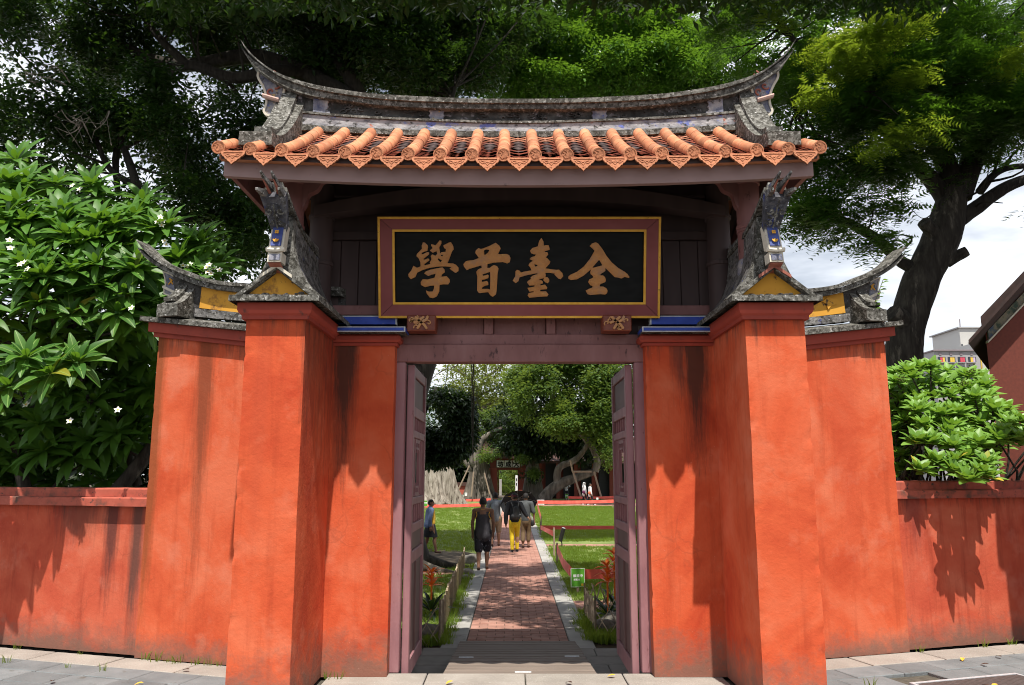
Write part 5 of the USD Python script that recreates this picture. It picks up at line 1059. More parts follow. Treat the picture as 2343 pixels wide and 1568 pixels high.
bb = [E(1950, 80, 13, 110, 1.6, 60), E(2060, 90, 12.6, 90, 1.5, 50), E(1870, 210, 13.2, 110, 1.6, 60), E(1990, 200, 12.8, 110, 1.6, 60), E(1900, 310, 13.2, 120, 1.6, 55), E(2020, 320, 12.8, 90, 1.4, 50), E(1870, 400, 13.4, 90, 1.4, 40), E(2130, 200, 12.6, 90, 1.4, 60), E(2130, 310, 12.8, 90, 1.2, 45), E(2240, 120, 12.8, 90, 1.6, 80), E(2320, 200, 12.8, 80, 1.6, 90), E(2260, 300, 13, 80, 1.4, 60), E(2340, 330, 13, 60, 1.2, 50), E(2330, 470, 13.4, 45, 1.0, 32), E(2230, 415, 13.5, 50, 1.0, 30), E(1830, 500, 13.4, 70, 1.0, 32), E(1900, 470, 13.3, 70, 1.0, 40), E(1990, 500, 13.4, 80, .9, 26), E(2000, 560, 13.2, 40, .7, 20), E(1870, 545, 13.3, 45, .7, 18), E(1780, 330, 14, 70, 1.2, 60), E(1760, 150, 14.5, 80, 1.4, 80), E(1810, 30, 14, 120, 1.6, 50), E(2050, 410, 13.3, 50, .8, 22), E(1960, 400, 13.4, 70, 1, 24), E(2180, 30, 13, 200, 1.8, 50), E(1700, 50, 15, 90, 1.4, 50)]
foliage(rt, bb, 3300, C_FEA, 62, (.65, 1.15), up=.97, gap=.13, gscale=1.0, hollow=.3)
foliage(rt, [E(2100, -150, 12, 450, 4, 100), E(2050, 120, 15.2, 330, 1.0, 200), E(1800, 250, 15.2, 90, .8, 160)], 500, C_FEA, 63, (.9, 1.4), name='upper_crown', up=.97, gap=.02)
foliage(rt, [E(2010, 70, 11.3, 90, .5, 26), E(1960, 130, 11.4, 70, .5, 20), E(1800, 40, 13, 70, .5, 30), E(1900, 110, 11.6, 50, .4, 16), E(2070, 300, 11.6, 70, .5, 14), E(2330, 130, 11.5, 40, .5, 20), E(2090, 165, 11.4, 40, .4, 14), E(1870, 215, 11.6, 30, .4, 12), E(1990, 345, 11.6, 30, .3, 10)], 330, C_FEL, 64, (.5, .8), name='young_leaves', up=.98)
tg = blob_points(bb, 120, 9)[0]; obj('twigs', twigs(np.vstack([curve(l, 14) for l in RL]), tg, 16, .028), MT['bark_dark'], rt, kind='stuff')
hang = []
for l in (((2050, 400), (2062, 440), (2058, 480), (2045, 520)), ((2045, 470), (2030, 490), (2005, 520)), ((2045, 530), (2020, 545), (1985, 560)), ((2140, 480), (2110, 500), (2090, 485)), ((2040, 590), (2010, 600), (1985, 575))): hang.append(tube(curve(pts(13.6, *l), 10), np.linspace(.012, .005, 10), 4))
obj('hanging_twigs', hang, MT['bark'], rt, kind='stuff')

# large-leaved plants: every leaf a piece of its own
def big_leaf(L, W, curl, fold, n=6):
    t = np.linspace(0, 1, n); w = W * np.sin(PI * np.clip(t, 0.02, .985) ** .82) ** .8 + .004; th = -curl * t ** 1.5
    y = np.r_[0, np.cumsum(np.cos((th[1:] + th[:-1]) / 2) * L / (n - 1))]; z = np.r_[0, np.cumsum(np.sin((th[1:] + th[:-1]) / 2) * L / (n - 1))]
    v = [];
    for i in range(n): v += [(-w[i], y[i], z[i] + fold * w[i]), (0, y[i], z[i]), (w[i], y[i], z[i] + fold * w[i])]
    f = []
    for i in range(n - 1):
        a = i * 3
        for j in (0, 1): f += [(a + j, a + j + 1, a + j + 4), (a + j, a + j + 4, a + j + 3)]
    return np.array(v, float), np.array(f)
def rosette(c, axis, n, L, W, r, elev=(1.15, -.35), curl=.5):
    """leaves round a shoot, upright young ones within, drooping old ones without"""
    axis = np.asarray(axis, float); axis /= np.linalg.norm(axis); a = np.cross(axis, [.3, .9, .1]); a /= np.linalg.norm(a); b = np.cross(axis, a); out = []
    for k in range(n):
        ph = k * 2.399963 + r.uniform(-.25, .25); el = elev[0] + (elev[1] - elev[0]) * (k / (n - 1)) + r.uniform(-.15, .15); s = (.55 + .45 * min(1, k / (n * .35))) * r.uniform(.85, 1.1)
        v, f = big_leaf(L * s, W * s, curl * r.uniform(.5, 1.4), r.uniform(.15, .45)); rad = math.cos(ph) * a + math.sin(ph) * b
        d = math.cos(el) * rad + math.sin(el) * axis; side = np.cross(d, axis); side /= np.linalg.norm(side) + 1e-9; up = np.cross(side, d)
        p = np.asarray(c) + axis * (-.10 * L * k / n) + rad * L * .06
        out.append((p + v[:, :1] * side + v[:, 1:2] * d + v[:, 2:3] * up, f))
    return out
def big_plant(t, shoots, m, n, L, W, seed, keep=285, **kw):
    r = random.Random(seed); lv = []
    for c, ax, k in shoots: lv += [(np.linalg.norm(np.asarray(c) - [0, 0, EYE]), l) for l in rosette(c, ax, n, L * k, W * k, r, **kw)]
    lv.sort(key=lambda q: q[0])
    vis = [q for q in lv]
    for d_, (v, f) in vis[:keep]: obj('leaf', tm(v, f), m, t, smooth=True)
    if vis[keep:]: obj('further_leaves', [tm(v, f) for d_, (v, f) in vis[keep:]], m, t, smooth=True, kind='stuff')
    ribs = [];
    for d_, (v, f) in vis[:keep]:
        mid = v[1::3] ; nn = np.cross(v[5] - v[3], v[4] - v[1]); nn /= np.linalg.norm(nn) + 1e-9
        if nn[2] < 0: nn = -nn
        s = (v[5] - v[3]); s /= np.linalg.norm(s) + 1e-9; w = np.linspace(.0035, .001, len(mid))[:, None] * (L / .28); a, b = mid - s * w + nn * .0025, mid + s * w + nn * .0025; k = len(mid)
        ribs.append(tm(np.vstack([a, b]), [q for i in range(k - 1) for q in ((i, i + k, i + k + 1), (i, i + k + 1, i + 1))]))
    obj('midribs', ribs, MT['leaf_midrib'], t, kind='stuff')
def flower_mesh(c, n, r):
    pet, eye = [], []
    n = np.asarray(n, float); n /= np.linalg.norm(n); a = np.cross(n, [.2, .1, 1]); a /= np.linalg.norm(a); b = np.cross(n, a)
    for k in range(5):
        th = k * 2 * PI / 5; d = math.cos(th) * a + math.sin(th) * b; s = np.cross(n, d); c = np.asarray(c)
        for q, ls in ((pet, (0, .5, 1)), (eye, (0, .16, .32))):
            off = n * (.004 if q is eye else 0)
            v = [c + off, c + d * r * ls[1] + s * r * .30 * ls[2] + n * r * .2 * ls[1] + off, c + d * r * ls[2] + n * r * .12 * ls[2] + off, c + d * r * ls[1] - s * r * .30 * ls[2] + n * r * .2 * ls[1] + off]; q.append(tm(v, [(0, 1, 2), (0, 2, 3)]))
    return join(pet), join(eye)
plu = thing('frangipani', 'frangipani with long glossy leaves and white flowers behind the left garden wall', 'shrub', base=(-5.4, 10.0, CZ))
rp = random.Random(21); shoots = []
hull_ = sg.Polygon([(-160, 340), (0, 345), (70, 370), (130, 415), (235, 400), (300, 440), (360, 470), (420, 505), (470, 560), (490, 620), (470, 680), (350, 740), (345, 800), (340, 1040), (200, 1060), (-160, 1060)])
def in_hull(n, hull, Yf, minsep, seed):
    r = random.Random(seed); out = []; x0, y0, x1, y1 = hull.bounds; tries = 0
    while len(out) < n and tries < 20000:
        tries += 1; x, y = r.uniform(x0, x1), r.uniform(y0, y1)
        if not hull.contains(sg.Point(x, y)): continue
        p = P(x, y, Yf(x, y) + r.uniform(-.25, .25))
        if all(np.linalg.norm(p - q) > minsep for q in out): out.append(p)
    return out
for p in in_hull(190, hull_, lambda x, y: float(np.interp(y, [340, 450, 600, 720, 800, 1060], [9.5, 8.9, 8.3, 8.2, 9.7, 10.0])) + max(0, x - 150) * .0016, .145, 3):
    shoots.append((p, (rp.uniform(-.3, .3), -.62 + rp.uniform(-.3, .2), .85), rp.uniform(.9, 1.15)))
for x, y, Y in ((310, 1130 - 640, 9.0), (60, 600, 8.2), (180, 560, 8.4), (290, 600, 8.6), (-60, 700, 7.8), (20, 880, 7.75), (115, 850, 7.8), (175, 825, 7.95), (-45, 905, 7.7), (60, 815, 7.8), (430, 590, 9.4), (500, 600, 9.6), (470, 585, 9.9)): shoots.append((P(x, y, Y), (rp.uniform(-.25, .25), -.6, .8), 1.08))
big_plant(plu, shoots, MT['leaf_plumeria'], 20, .35, .050, 5)
shade = []
for p in in_hull(120, sg.Polygon([(-200, 400), (300, 480), (440, 600), (340, 760), (340, 1110), (-200, 1110)]), lambda x, y: 10.6, .2, 4): shade.append((p, (rp.uniform(-.4, .4), -.4, .8), 1.1))
lv = [l for c, ax, k in shade for l in rosette(c, ax, 15, .36, .06, rp)]
obj('inner_leaves', [tm(v, f) for v, f in lv], MT['leaf_plumeria'], plu, smooth=True, kind='stuff')
st = [limb([(-5.6, 10.2, CZ), (-5.4, 10.2, 1.0), (-4.6, 10.2, 2.2), (-4.2, 10.0, 3.2)], .16, .05, 91, 9), limb([(-5.6, 10.2, .6), (-6.2, 10.1, 1.6), (-6.4, 9.9, 2.9)], .11, .04, 92, 8), limb([(-4.3, 10.8, CZ), (-4.1, 10.6, 1.4), (-3.9, 10.4, 2.6)], .13, .04, 93, 8), limb([(-4.9, 10.4, 1.6), (-5.2, 10.3, 2.6), (-5.3, 10.2, 3.4)], .06, .03, 94, 8)]
for m in st: obj('stem', m, MT['bark'], plu, smooth=50)
sp = np.vstack([curve(q, 12) for q in ([(-5.4, 10.2, 1.0), (-4.6, 10.2, 2.2), (-4.2, 10, 3.2)], [(-5.6, 10.2, .8), (-6.2, 10.1, 1.6), (-6.4, 9.9, 2.9)], [(-5.2, 9.6, 2.6), (-5.3, 9.3, 3.4)])])
obj('twigs', twigs(sp, [np.asarray(c) + np.array([0, .25, -.12]) for c, a, k in shoots[::3]], 3, .022, .012), MT['bark'], plu, kind='stuff')
for x, y in ((366, 497), (362, 508), (371, 506), (370, 516), (375, 552), (382, 560), (420, 608), (428, 612), (433, 605), (470, 612), (478, 606), (474, 622), (484, 626), (490, 614), (502, 618), (45, 605), (52, 601), (62, 616), (180, 433), (165, 425), (20, 550), (22, 568), (404, 504), (300, 705), (58, 926), (158, 963), (268, 938)):
    c = P(x + rp.uniform(-2, 2), y, 8.7 if y < 500 or x > 350 else 7.75); a, b = flower_mesh(c, (rp.uniform(-.4, .4), -.9, .5), .042)
    fl = holder('flower', plu); obj('petals', a, MT['flower'], fl); obj('eye', b, MT['flower_eye'], fl)

shr = thing('rosette_shrub', 'pale green shrub of succulent leaf rosettes behind the right garden wall', 'shrub', base=(5.2, 9.6, CZ))
rs_ = random.Random(31); shoots = []
hs_ = sg.Polygon([(2030, 850), (2070, 845), (2130, 835), (2200, 850), (2265, 870), (2270, 925), (2360, 950), (2440, 950), (2440, 1040), (2290, 1010), (2260, 1100), (2190, 1118), (2110, 1085), (2040, 1080)])
for p in in_hull(120, hs_, lambda x, y: 9.9 - (y - 840) * .0068 if x > 2095 else 9.7, .13, 6): shoots.append((p, (rs_.uniform(-.25, .25), -.35 + rs_.uniform(-.2, .1), 1.0), rs_.uniform(.85, 1.15)))
big_plant(shr, shoots, MT['leaf_shrub'], 18, .175, .040, 6, elev=(1.35, .12), curl=.25)
lv = [l for p in in_hull(90, hs_, lambda x, y: 10.4 - (y - 840) * .003, .13, 7) for l in rosette(p, (rs_.uniform(-.3, .3), -.3, 1), 14, .19, .042, rs_, elev=(1.2, -.2))]
obj('inner_leaves', [tm(v, f) for v, f in lv], MT['leaf_shrub'], shr, smooth=True, kind='stuff')
sp = np.array([(5.0 + .25 * a, 9.9, .4 + .25 * b) for a in range(-2, 4) for b in range(4)]); obj('twigs', twigs(sp, [c for c, a, k in shoots if c[1] > 9.0], 8, .018, .010), MT['bark'], shr, kind='stuff')
for x in (4.6, 5.1, 5.7): obj('stem', limb([(x, 9.9, CZ), (x + .05, 9.9, .4), (x - .05, 9.85, 1.1)], .05, .02, int(x * 10), 7), MT['bark'], shr, smooth=50)
sd = [];
for x, y in ((2064, 868), (2225, 850), (2205, 880)):
    c = P(x, y, 9.2)
    for k in range(26): m = trimesh.creation.icosphere(0, .010); m.apply_translation(c + np.array([rs_.gauss(0, .04), rs_.gauss(0, .03), rs_.gauss(0, .03)])); sd.append(m)
obj('blossom', sd, MT['leaf_pale'], shr, kind='stuff')
# little seedling on the right wing
sl = thing('seedling', 'small self-sown sapling sprouting from the coping of the right wing', 'plant', base=tuple(P(1995, 712, 8.05)))
p0 = P(1995, 716, 8.05); lv = []
st_ = curve(pts(8.05, (1995, 716), (2002, 690), (2012, 662), (2020, 640)), 10); obj('stem', tube(st_, np.linspace(.006, .003, 10), 5), MT['bark'], sl)
for k in range(11):
    c = st_[min(9, 1 + int(k * .85))]; obj('leaf', tm(*rosette(c, (rs_.uniform(-.6, .6), -.3, 1), 2, .075, .017, rs_, elev=(.6, .3))[1]), MT['leaf_shrub'], sl, smooth=True)
# ------------------------------------------------------------------ the courtyard beyond the door
def D1(zx, zy): return (1450 + zx * .4481) * .605, (1300 + zy * .4481) * .605
def D2(zx, zy): return (1450 + zx * .4481) * .605, (1950 + zy * .4481) * .605
def gy(x, y): return G(x, y, CZ)
def at1(Y, *q): return [P(*D1(a, b), Y) for a, b in q]
# old pale trunk, left
YW = 51.0
c = P(*D1(440, 1345), YW); wt = thing('old_banyan', 'very broad pale fluted banyan trunk at the far left of the lawn', 'tree', base=(c[0], YW, CZ))
k = YW / F_
obj('trunk', [flare((c[0] - .75, YW, CZ), 1.75, 3.6, 12, 11, .42, 64, 14, .80, .35)], MT['bark_pale'], wt, smooth=60)
rr = random.Random(12); rib = []
for j in range(12):
    a = -PI * .98 + j * PI * .96 / 11; r0, r1 = 2.0 + rr.uniform(0, .4), 1.2
    q = [(c[0] - .75 + r * math.cos(a + rr.uniform(-.05, .05)), YW + r * math.sin(a), CZ + z) for r, z in ((r0, .05), (1.6, .9), (1.38, 2.0), (r1, 3.7))]
    rib.append(limb(q, .34, .27, 100 + j, 9, .3, 18))
obj('buttress', rib, MT['bark_pale'], wt, smooth=60, kind='stuff')
foliage(wt, [E(*D1(150, 600), YW + 3, 60, 3, 50)], 120, C_BAN, 71, (2.0, 3.2))
# dark overhanging branch nearer by
ov = thing('dark_tree', 'dark leafy tree in shade left of the lawn, in front of the pale trunk', 'tree', base=tuple(P(*D1(180, 1200), 26.0) * [1, 1, 0] + [0, 0, CZ]))
b0 = P(*D1(180, 1200), 26.0)
obj('trunk', limb([(b0[0], 26, CZ), (b0[0] + .1, 26, 2.2), (b0[0] + .5, 26, 3.6), (b0[0] + 1.0, 26, 4.6)], .20, .07, 111, 9), MT['bark_dark'], ov, smooth=50)
foliage(ov, [E(*D1(500, 580), 26, 44, .9, 56), E(*D1(430, 800), 26, 38, .8, 60), E(*D1(580, 780), 26, 44, .8, 50), E(*D1(670, 640), 26, 26, .6, 40), E(*D1(500, 940), 26, 40, .6, 14), E(*D1(660, 500), 26, 22, .5, 22)], 900, C_SHA, 72, (.7, 1.15), gap=.0)
# airy pale tree far behind
pt = thing('airy_tree', 'tall thin-leaved tree with a bare twisting crown far behind the courtyard', 'tree', base=tuple(P(*D1(800, 1260), 84) * [1, 1, 0] + [0, 0, CZ]))
YA = 84
PL = [at1(YA, (800, 1260), (810, 900), (800, 640), (830, 540)), at1(YA, (830, 540), (900, 505), (960, 470), (1010, 440)), at1(YA, (825, 560), (780, 470), (800, 380), (850, 290), (870, 220)), at1(YA, (800, 620), (740, 560), (690, 480), (640, 420)), at1(YA, (850, 290), (930, 240), (1000, 180)), at1(YA, (800, 380), (720, 300), (640, 240), (540, 210)), at1(YA, (780, 470), (860, 410), (940, 380), (1020, 300)), at1(YA, (640, 240), (600, 200), (560, 150))]
for j, l in enumerate(PL): obj('limb' if j else 'trunk', limb(l, .34 if j == 0 else .18, .16 if j == 0 else .06, 120 + j, 7, .1, 16), MT['bark_grey'], pt, smooth=50)
foliage(pt, [E(*D1(620, 260), YA, 60, 4, 30), E(*D1(820, 300), YA, 60, 4, 45), E(*D1(950, 250), YA, 60, 4, 40), E(*D1(900, 420), YA, 60, 4, 30), E(*D1(700, 420), YA, 50, 4, 30), E(*D1(840, 520), YA, 70, 4, 25), E(*D1(820, 180), YA, 90, 4, 24)], 420, C_PAL, 73, (1.6, 2.6), gap=.05)
tg = blob_points([E(*D1(800, 300), YA, 130, 3, 70)], 60, 77)[0]; obj('twigs', twigs(np.vstack([curve(l, 10) for l in PL[1:]]), tg, 78, .05, .02), MT['bark_grey'], pt, kind='stuff')
# the banyan with the long sweeping limb
YS = 60.0; b0 = P(*D1(815, 1300), YS)
sw = thing('sweeping_banyan', 'grey banyan with fluted foot and one long limb sweeping right over the path', 'tree', base=(b0[0], YS, CZ))
obj('trunk', [flare((b0[0], YS, CZ), .78, 3.3, 14, 9, .45, 56, 12, .72, .5), limb([(b0[0], YS, CZ + 3.0)] + at1(YS, (790, 1000), (790, 870)), .5, [.56, .46, .36], 131, 14, .2, 14)], MT['bark_grey'], sw, smooth=60)
SL_ = [at1(YS, (800, 900), (830, 815), (900, 765), (1000, 715), (1100, 715), (1180, 690), (1230, 660)), at1(YS, (790, 900), (740, 830), (690, 770), (650, 740)), at1(YS, (770, 1080), (700, 1010), (650, 940), (620, 900)), at1(YS, (1050, 700), (1090, 640), (1110, 590), (1080, 550)), at1(YS, (770, 1100), (720, 1080), (680, 1080)), at1(YS, (1090, 640), (1150, 610), (1210, 595))]
for j, l in enumerate(SL_): obj('limb', limb(l, (.28, .24, .24, .13, .14, .09)[j], (.12, .10, .10, .05, .06, .04)[j], 140 + j, 9, .12, 20), MT['bark_grey'], sw, smooth=50)
foliage(sw, [E(*D1(860, 930), YS - 1, 22, 1.5, 18), E(*D1(700, 950), YS + 1, 22, 1.2, 22), E(*D1(960, 920), YS - 1.4, 10, .8, 10), E(*D1(800, 760), YS + 1, 18, 1.2, 16), E(*D1(880, 620), YS + 2, 34, 2, 16)], 230, C_COU, 74, (.7, 1.2), gap=.02)
# broad court canopy and leaning trunks, right
YL = 56.0; b0 = P(*D1(1360, 1310), YL)
ln = thing('leaning_banyan', 'banyan leaning low to the right on props under a broad grey-green crown', 'tree', base=(b0[0], YL, CZ))
LN = [at1(YL, (1345, 1325), (1400, 1250), (1480, 1190), (1600, 1140), (1720, 1100), (1785, 1075)), at1(YL, (1785, 1080), (1800, 1010), (1780, 920), (1720, 830), (1640, 730), (1580, 650)), at1(YL, (1470, 1190), (1465, 1100), (1480, 1050), (1560, 1010), (1660, 940), (1720, 850)), at1(YL, (1785, 1060), (1840, 980), (1880, 900)), at1(YL, (1640, 730), (1700, 700), (1800, 690), (1900, 700)), at1(YL, (1580, 650), (1500, 560), (1420, 430), (1300, 330))]
for j, l in enumerate(LN): obj('limb' if j else 'trunk', limb(l, (.46, .26, .30, .14, .15, .15)[j], (.24, .14, .16, .07, .07, .06)[j], 150 + j, 10, .16, 22), MT['bark_grey'], ln, smooth=50)
bb = [E(*D1(1190, 300), YL - 2, 46, 3, 40), E(*D1(1300, 250), YL - 2, 70, 3, 40), E(*D1(1480, 240), YL - 2, 80, 3, 44), E(*D1(1650, 260), YL - 2, 80, 3, 46), E(*D1(1820, 260), YL - 2, 80, 3, 46), E(*D1(1950, 300), YL - 2, 60, 3, 60), E(*D1(1230, 430), YL - 3, 46, 2.5, 40), E(*D1(1380, 460), YL - 3, 70, 2.5, 44), E(*D1(1560, 440), YL - 3, 70, 2.5, 44), E(*D1(1740, 460), YL - 3, 80, 2.5, 50), E(*D1(1920, 480), YL - 3, 60, 2.5, 60), E(*D1(1260, 560), YL - 4, 50, 2, 30), E(*D1(1420, 620), YL - 4, 60, 2, 34), E(*D1(1500, 700), YL - 4, 30, 1.5, 30), E(*D1(1640, 620), YL - 3, 60, 2, 40), E(*D1(1830, 640), YL - 3, 60, 2, 44), E(*D1(1900, 800), YL - 3, 40, 2, 40), E(*D1(1920, 940), YL - 4, 22, 1.2, 30), E(*D1(1600, 150), YL, 110, 4, 30)]
foliage(ln, bb, 2700, C_COU, 75, (1.0, 1.7), gap=.10, hollow=.5, gscale=.5)
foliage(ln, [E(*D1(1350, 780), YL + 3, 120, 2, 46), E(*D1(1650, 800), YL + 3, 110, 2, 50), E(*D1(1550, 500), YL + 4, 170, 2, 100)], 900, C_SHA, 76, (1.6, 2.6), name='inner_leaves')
b0 = P(*D1(1255, 1290), 60)
mt_ = thing('fluted_banyan', 'slender fluted banyan trunk beside the right post of the far gate', 'tree', base=(b0[0], 60, CZ))
obj('trunk', [flare((b0[0], 60, CZ), .50, 4.6, 17, 7, .4, 40, 12, .65, .6), limb([(b0[0], 60, CZ + 4.4), (b0[0] + .15, 60, 6), (b0[0] - .2, 60, 8)], .34, .2, 160, 10)], MT['bark_grey'], mt_, smooth=60)
foliage(mt_, [E(*D1(1250, 1090), 58.5, 18, .8, 12), E(*D1(1240, 800), 60, 60, 2, 50), E(*D1(1110, 780), 63, 60, 2, 36), E(*D1(980, 690), 64, 46, 2, 40)], 420, C_SHA, 79, (1.3, 2.2))
foliage(mt_, [E(*D1(1165, 975), 57, 10, .5, 5), E(*D1(1265, 1095), 57.5, 12, .4, 9)], 60, C_COU, 80, (.7, 1.1), name='lit_leaves')
# props
pr = thing('tree_prop', 'thin grey post and crossbar propping the leaning banyan', 'prop', base=tuple(P(*D1(1690, 1290), 54)))
for a, b in (((1575, 985), (1595, 1080)), ((1590, 1080), (1755, 1080)), ((1600, 1085), (1665, 1290)), ((1775, 1080), (1835, 1290))): obj('pole', tube([P(*D1(*a), 54.5), P(*D1(*b), 54.5)], .07, 6), MT['stake'], pr)
for a, b, lab in (((725, 1030), (600, 1300), 'pole'), ((760, 1080), (740, 1290), 'pole'), ((850, 1090), (895, 1270), 'pole')): 
    q = thing('tree_stake', 'slanting wooden pole propped against the sweeping banyan, ' + {600: 'leftmost and longest', 740: 'upright one beside the trunk', 895: 'right of the trunk'}[b[0]], 'pole', base=tuple(P(*D1(*b), 57.5))); obj('shaft', tube([P(*D1(*a), 57.5), P(*D1(*b), 57.5)], .06, 6), MT['stake'], q)

# far gate with three white character tiles
YG = 68.0
fg = thing('far_gate', 'dark red inner gate with three black-lettered white tiles at the path end', 'gate', base=tuple(P(*D1(1050, 1310), YG)))
def R1(x0, y0, x1, y1, Y, th, name, m, parent=fg, **k):
    a, b = P(*D1(x0, y1), Y), P(*D1(x1, y0), Y); return obj(name, box(a[0], b[0], Y, Y + th, a[2], b[2]), MT[m], parent, **k)
R1(900, 1050, 960, 1320, YG, .5, 'gate_post', 'far_wall_shaded'); R1(1140, 1050, 1205, 1320, YG, .5, 'gate_post', 'far_wall_shaded'); R1(848, 1050, 898, 1320, YG - .2, .6, 'side_pier', 'red_far'); R1(1207, 1050, 1300, 1320, YG - .2, .6, 'side_pier', 'far_wall_shaded')
R1(900, 950, 1205, 985, YG, .5, 'upper_beam', 'wall_shaded'); R1(900, 986, 950, 1049, YG, .5, 'beam_end', 'wall_shaded'); R1(1155, 986, 1205, 1049, YG, .5, 'beam_end', 'wall_shaded'); R1(950, 1046, 1155, 1066, YG + .05, .4, 'lintel', 'wall_shaded'); R1(952, 985, 1153, 1045, YG + .2, .2, 'tile_backing', 'wall_shaded')
R1(962, 1066, 972, 1310, YG + .1, .1, 'jamb', 'wall_shaded'); R1(1132, 1066, 1140, 1310, YG + .1, .1, 'jamb', 'wall_shaded')
R1(955, 1306, 1145, 1320, YG - .3, .6, 'threshold', 'kerb')
from PIL import Image, ImageDraw, ImageFont
import glob
CJK = ImageFont.truetype([p for p in glob.glob('/opt/blender-*/*/datafiles/fonts/*') if 'CJK' in p][0], 96)
def glyph(ch, size, stroke=1, d=.004):
    """a character as an extruded shape, centred, size metres high, in the xy plane"""
    im = Image.new('L', (128, 140)); ImageDraw.Draw(im).text((64, 70), ch, 255, CJK, anchor='mm', stroke_width=stroke); on = np.pad(np.asarray(im) > 127, ((0, 0), (1, 1))).astype(np.int8)
    r, s = np.nonzero(np.diff(on, axis=1) == 1); e = np.nonzero(np.diff(on, axis=1) == -1)[1]
    sh = so.unary_union([sg.box(a, -y - 1, b, -y) for a, b, y in zip(s, e, r)]).buffer(.6).buffer(-.6).simplify(.8); q = size / 96
    return affinity.affine_transform(sh, [q, 0, 0, q, -64 * q, 70 * q])
for (x0, x1), ch in (((955, 1017), '坊'), ((1021, 1083), '成'), ((1088, 1150), '大')):
    R1(x0, 986, x1, 1043, YG - .05, .1, 'character_tile', 'paper_white')
    a, b = P(*D1(x0, 1043), YG - .05), P(*D1(x1, 986), YG - .05); h = b[2] - a[2]
    obj('character', extrude(glyph(ch, h * .86, 4), .03, (((a[0] + b[0]) / 2, YG - .06, (a[2] + b[2]) / 2), (1, 0, 0), (0, 0, 1), (0, -1, 0))), MT['black'], fg)
ra, rb = P(*D1(835, 950), YG - 1), P(*D1(1230, 880), YG + 1.2)
rf = holder('roof', fg)
obj('deck', loft([[(x, YG - 1.2, ra[2]), (x, YG + .4, rb[2]), (x, YG + .4, rb[2] - .2), (x, YG - 1.2, ra[2] - .2)] for x in (ra[0], rb[0])]), MT['roof_brown'], rf)
for j in range(18):
    x = ra[0] + .15 + j * (rb[0] - ra[0] - .3) / 17; obj('tile_roll', tube([(x, YG - 1.22, ra[2] + .06), (x, YG + .4, rb[2] + .06)], .09, 7), MT['roof_brown'], rf)
obj('ridge', loft([[(x, YG + .2, rb[2]), (x, YG + .6, rb[2]), (x, YG + .6, rb[2] + .5), (x, YG + .2, rb[2] + .5)] for x in (ra[0] - .4, rb[0] + .4)]), MT['roof_brown'], fg)
# what shows through it
ba, bb_ = P(*D1(975, 1310), 74), P(*D1(998, 1145), 74)
stl = thing('stone_stele', 'slim grey stone post seen through the far gate', 'pillar', base=((ba[0] + bb_[0]) / 2, 74, CZ)); obj('shaft', cbox(ba[0], bb_[0], 73.9, 74.2, CZ, bb_[2], .03), MT['kerb'], stl); obj('carved_mark', [box(ba[0] + .1, ba[0] + .2, 73.88, 73.9, z, z + .16) for z in (ba[2] + 2.4, ba[2] + 2.7)], MT['black'], stl)
gb = thing('garden_bush', 'bright green bush in the sunny yard behind the far gate', 'bush', base=tuple(P(*D1(1060, 1300), 78)))
foliage(gb, [E(*D1(1040, 1190), 78, 24, 1, 26), E(*D1(1090, 1120), 79, 24, 1, 40), E(*D1(1060, 1255), 77, 24, .8, 12), E(*D1(1020, 1100), 80, 30, 1, 16)], 240, C_COU + C_PAL, 81, (.9, 1.5))
obj('stem', tube([P(*D1(1060, 1300), 78), P(*D1(1070, 1180), 78)], .08, 6), MT['bark_grey'], gb)
cpl = thing('couplet_post', 'white post with dark lettering at the right inside the far gate', 'pillar', base=tuple(P(*D1(1122, 1300), 72))); a, b = P(*D1(1112, 1300), 72), P(*D1(1132, 1110), 72)
obj('shaft', box(a[0], b[0], 72, 72.2, CZ, b[2]), MT['paper_white'], cpl); obj('lettering', [box(a[0] + .15, b[0] - .15, 71.97, 72, z, z + .22) for z in np.arange(CZ + 1.0, b[2] - .4, .42)], MT['black'], cpl, kind='stuff')
# red walls left and right of it, dark hall
def wall1(x0, y0, x1, Y, m, nm, lab, cat='wall', th=.5):
    a, b = P(*D1(x0, 1310), Y), P(*D1(x1, y0), Y); t = thing(nm, lab, cat, base=((a[0] + b[0]) / 2, Y, CZ)); obj('wall', box(a[0], b[0], Y, Y + th, CZ, b[2]), MT[m], t); obj('coping', box(a[0] - .1, b[0] + .1, Y - .15, Y + th + .15, b[2] + .002, b[2] + .3), MT['roof_brown'], t); return t
w1 = wall1(-900, 1200, 846, 69, 'red_far', 'courtyard_wall', 'low red courtyard wall behind the props, left of the far gate')
hl = wall1(1302, 960, 3600, 66, 'wall_shaded', 'side_hall', 'long dark red hall in shade along the right of the courtyard', 'building', 6)
for x0 in np.arange(1340, 2300, 150): R1(x0 + 28, 1010, x0 + 120, 1300, 65.9, .08, 'opening', 'black', hl)  # black plates paint the dark of the doorways onto the solid wall
for x0 in np.arange(1310, 2350, 150): R1(x0, 990, x0 + 24, 1312, 65.3, .3, 'column', 'far_wall_shaded', hl)
a, b = P(*D1(1290, 990), 64), P(*D1(3700, 900), 69); obj('roof', loft([[(x, 64, a[2]), (x, 70, b[2] + 1.2), (x, 70, b[2] + .9), (x, 64, a[2] - .2)] for x in (a[0], b[0])]), MT['roof_brown'], hl)
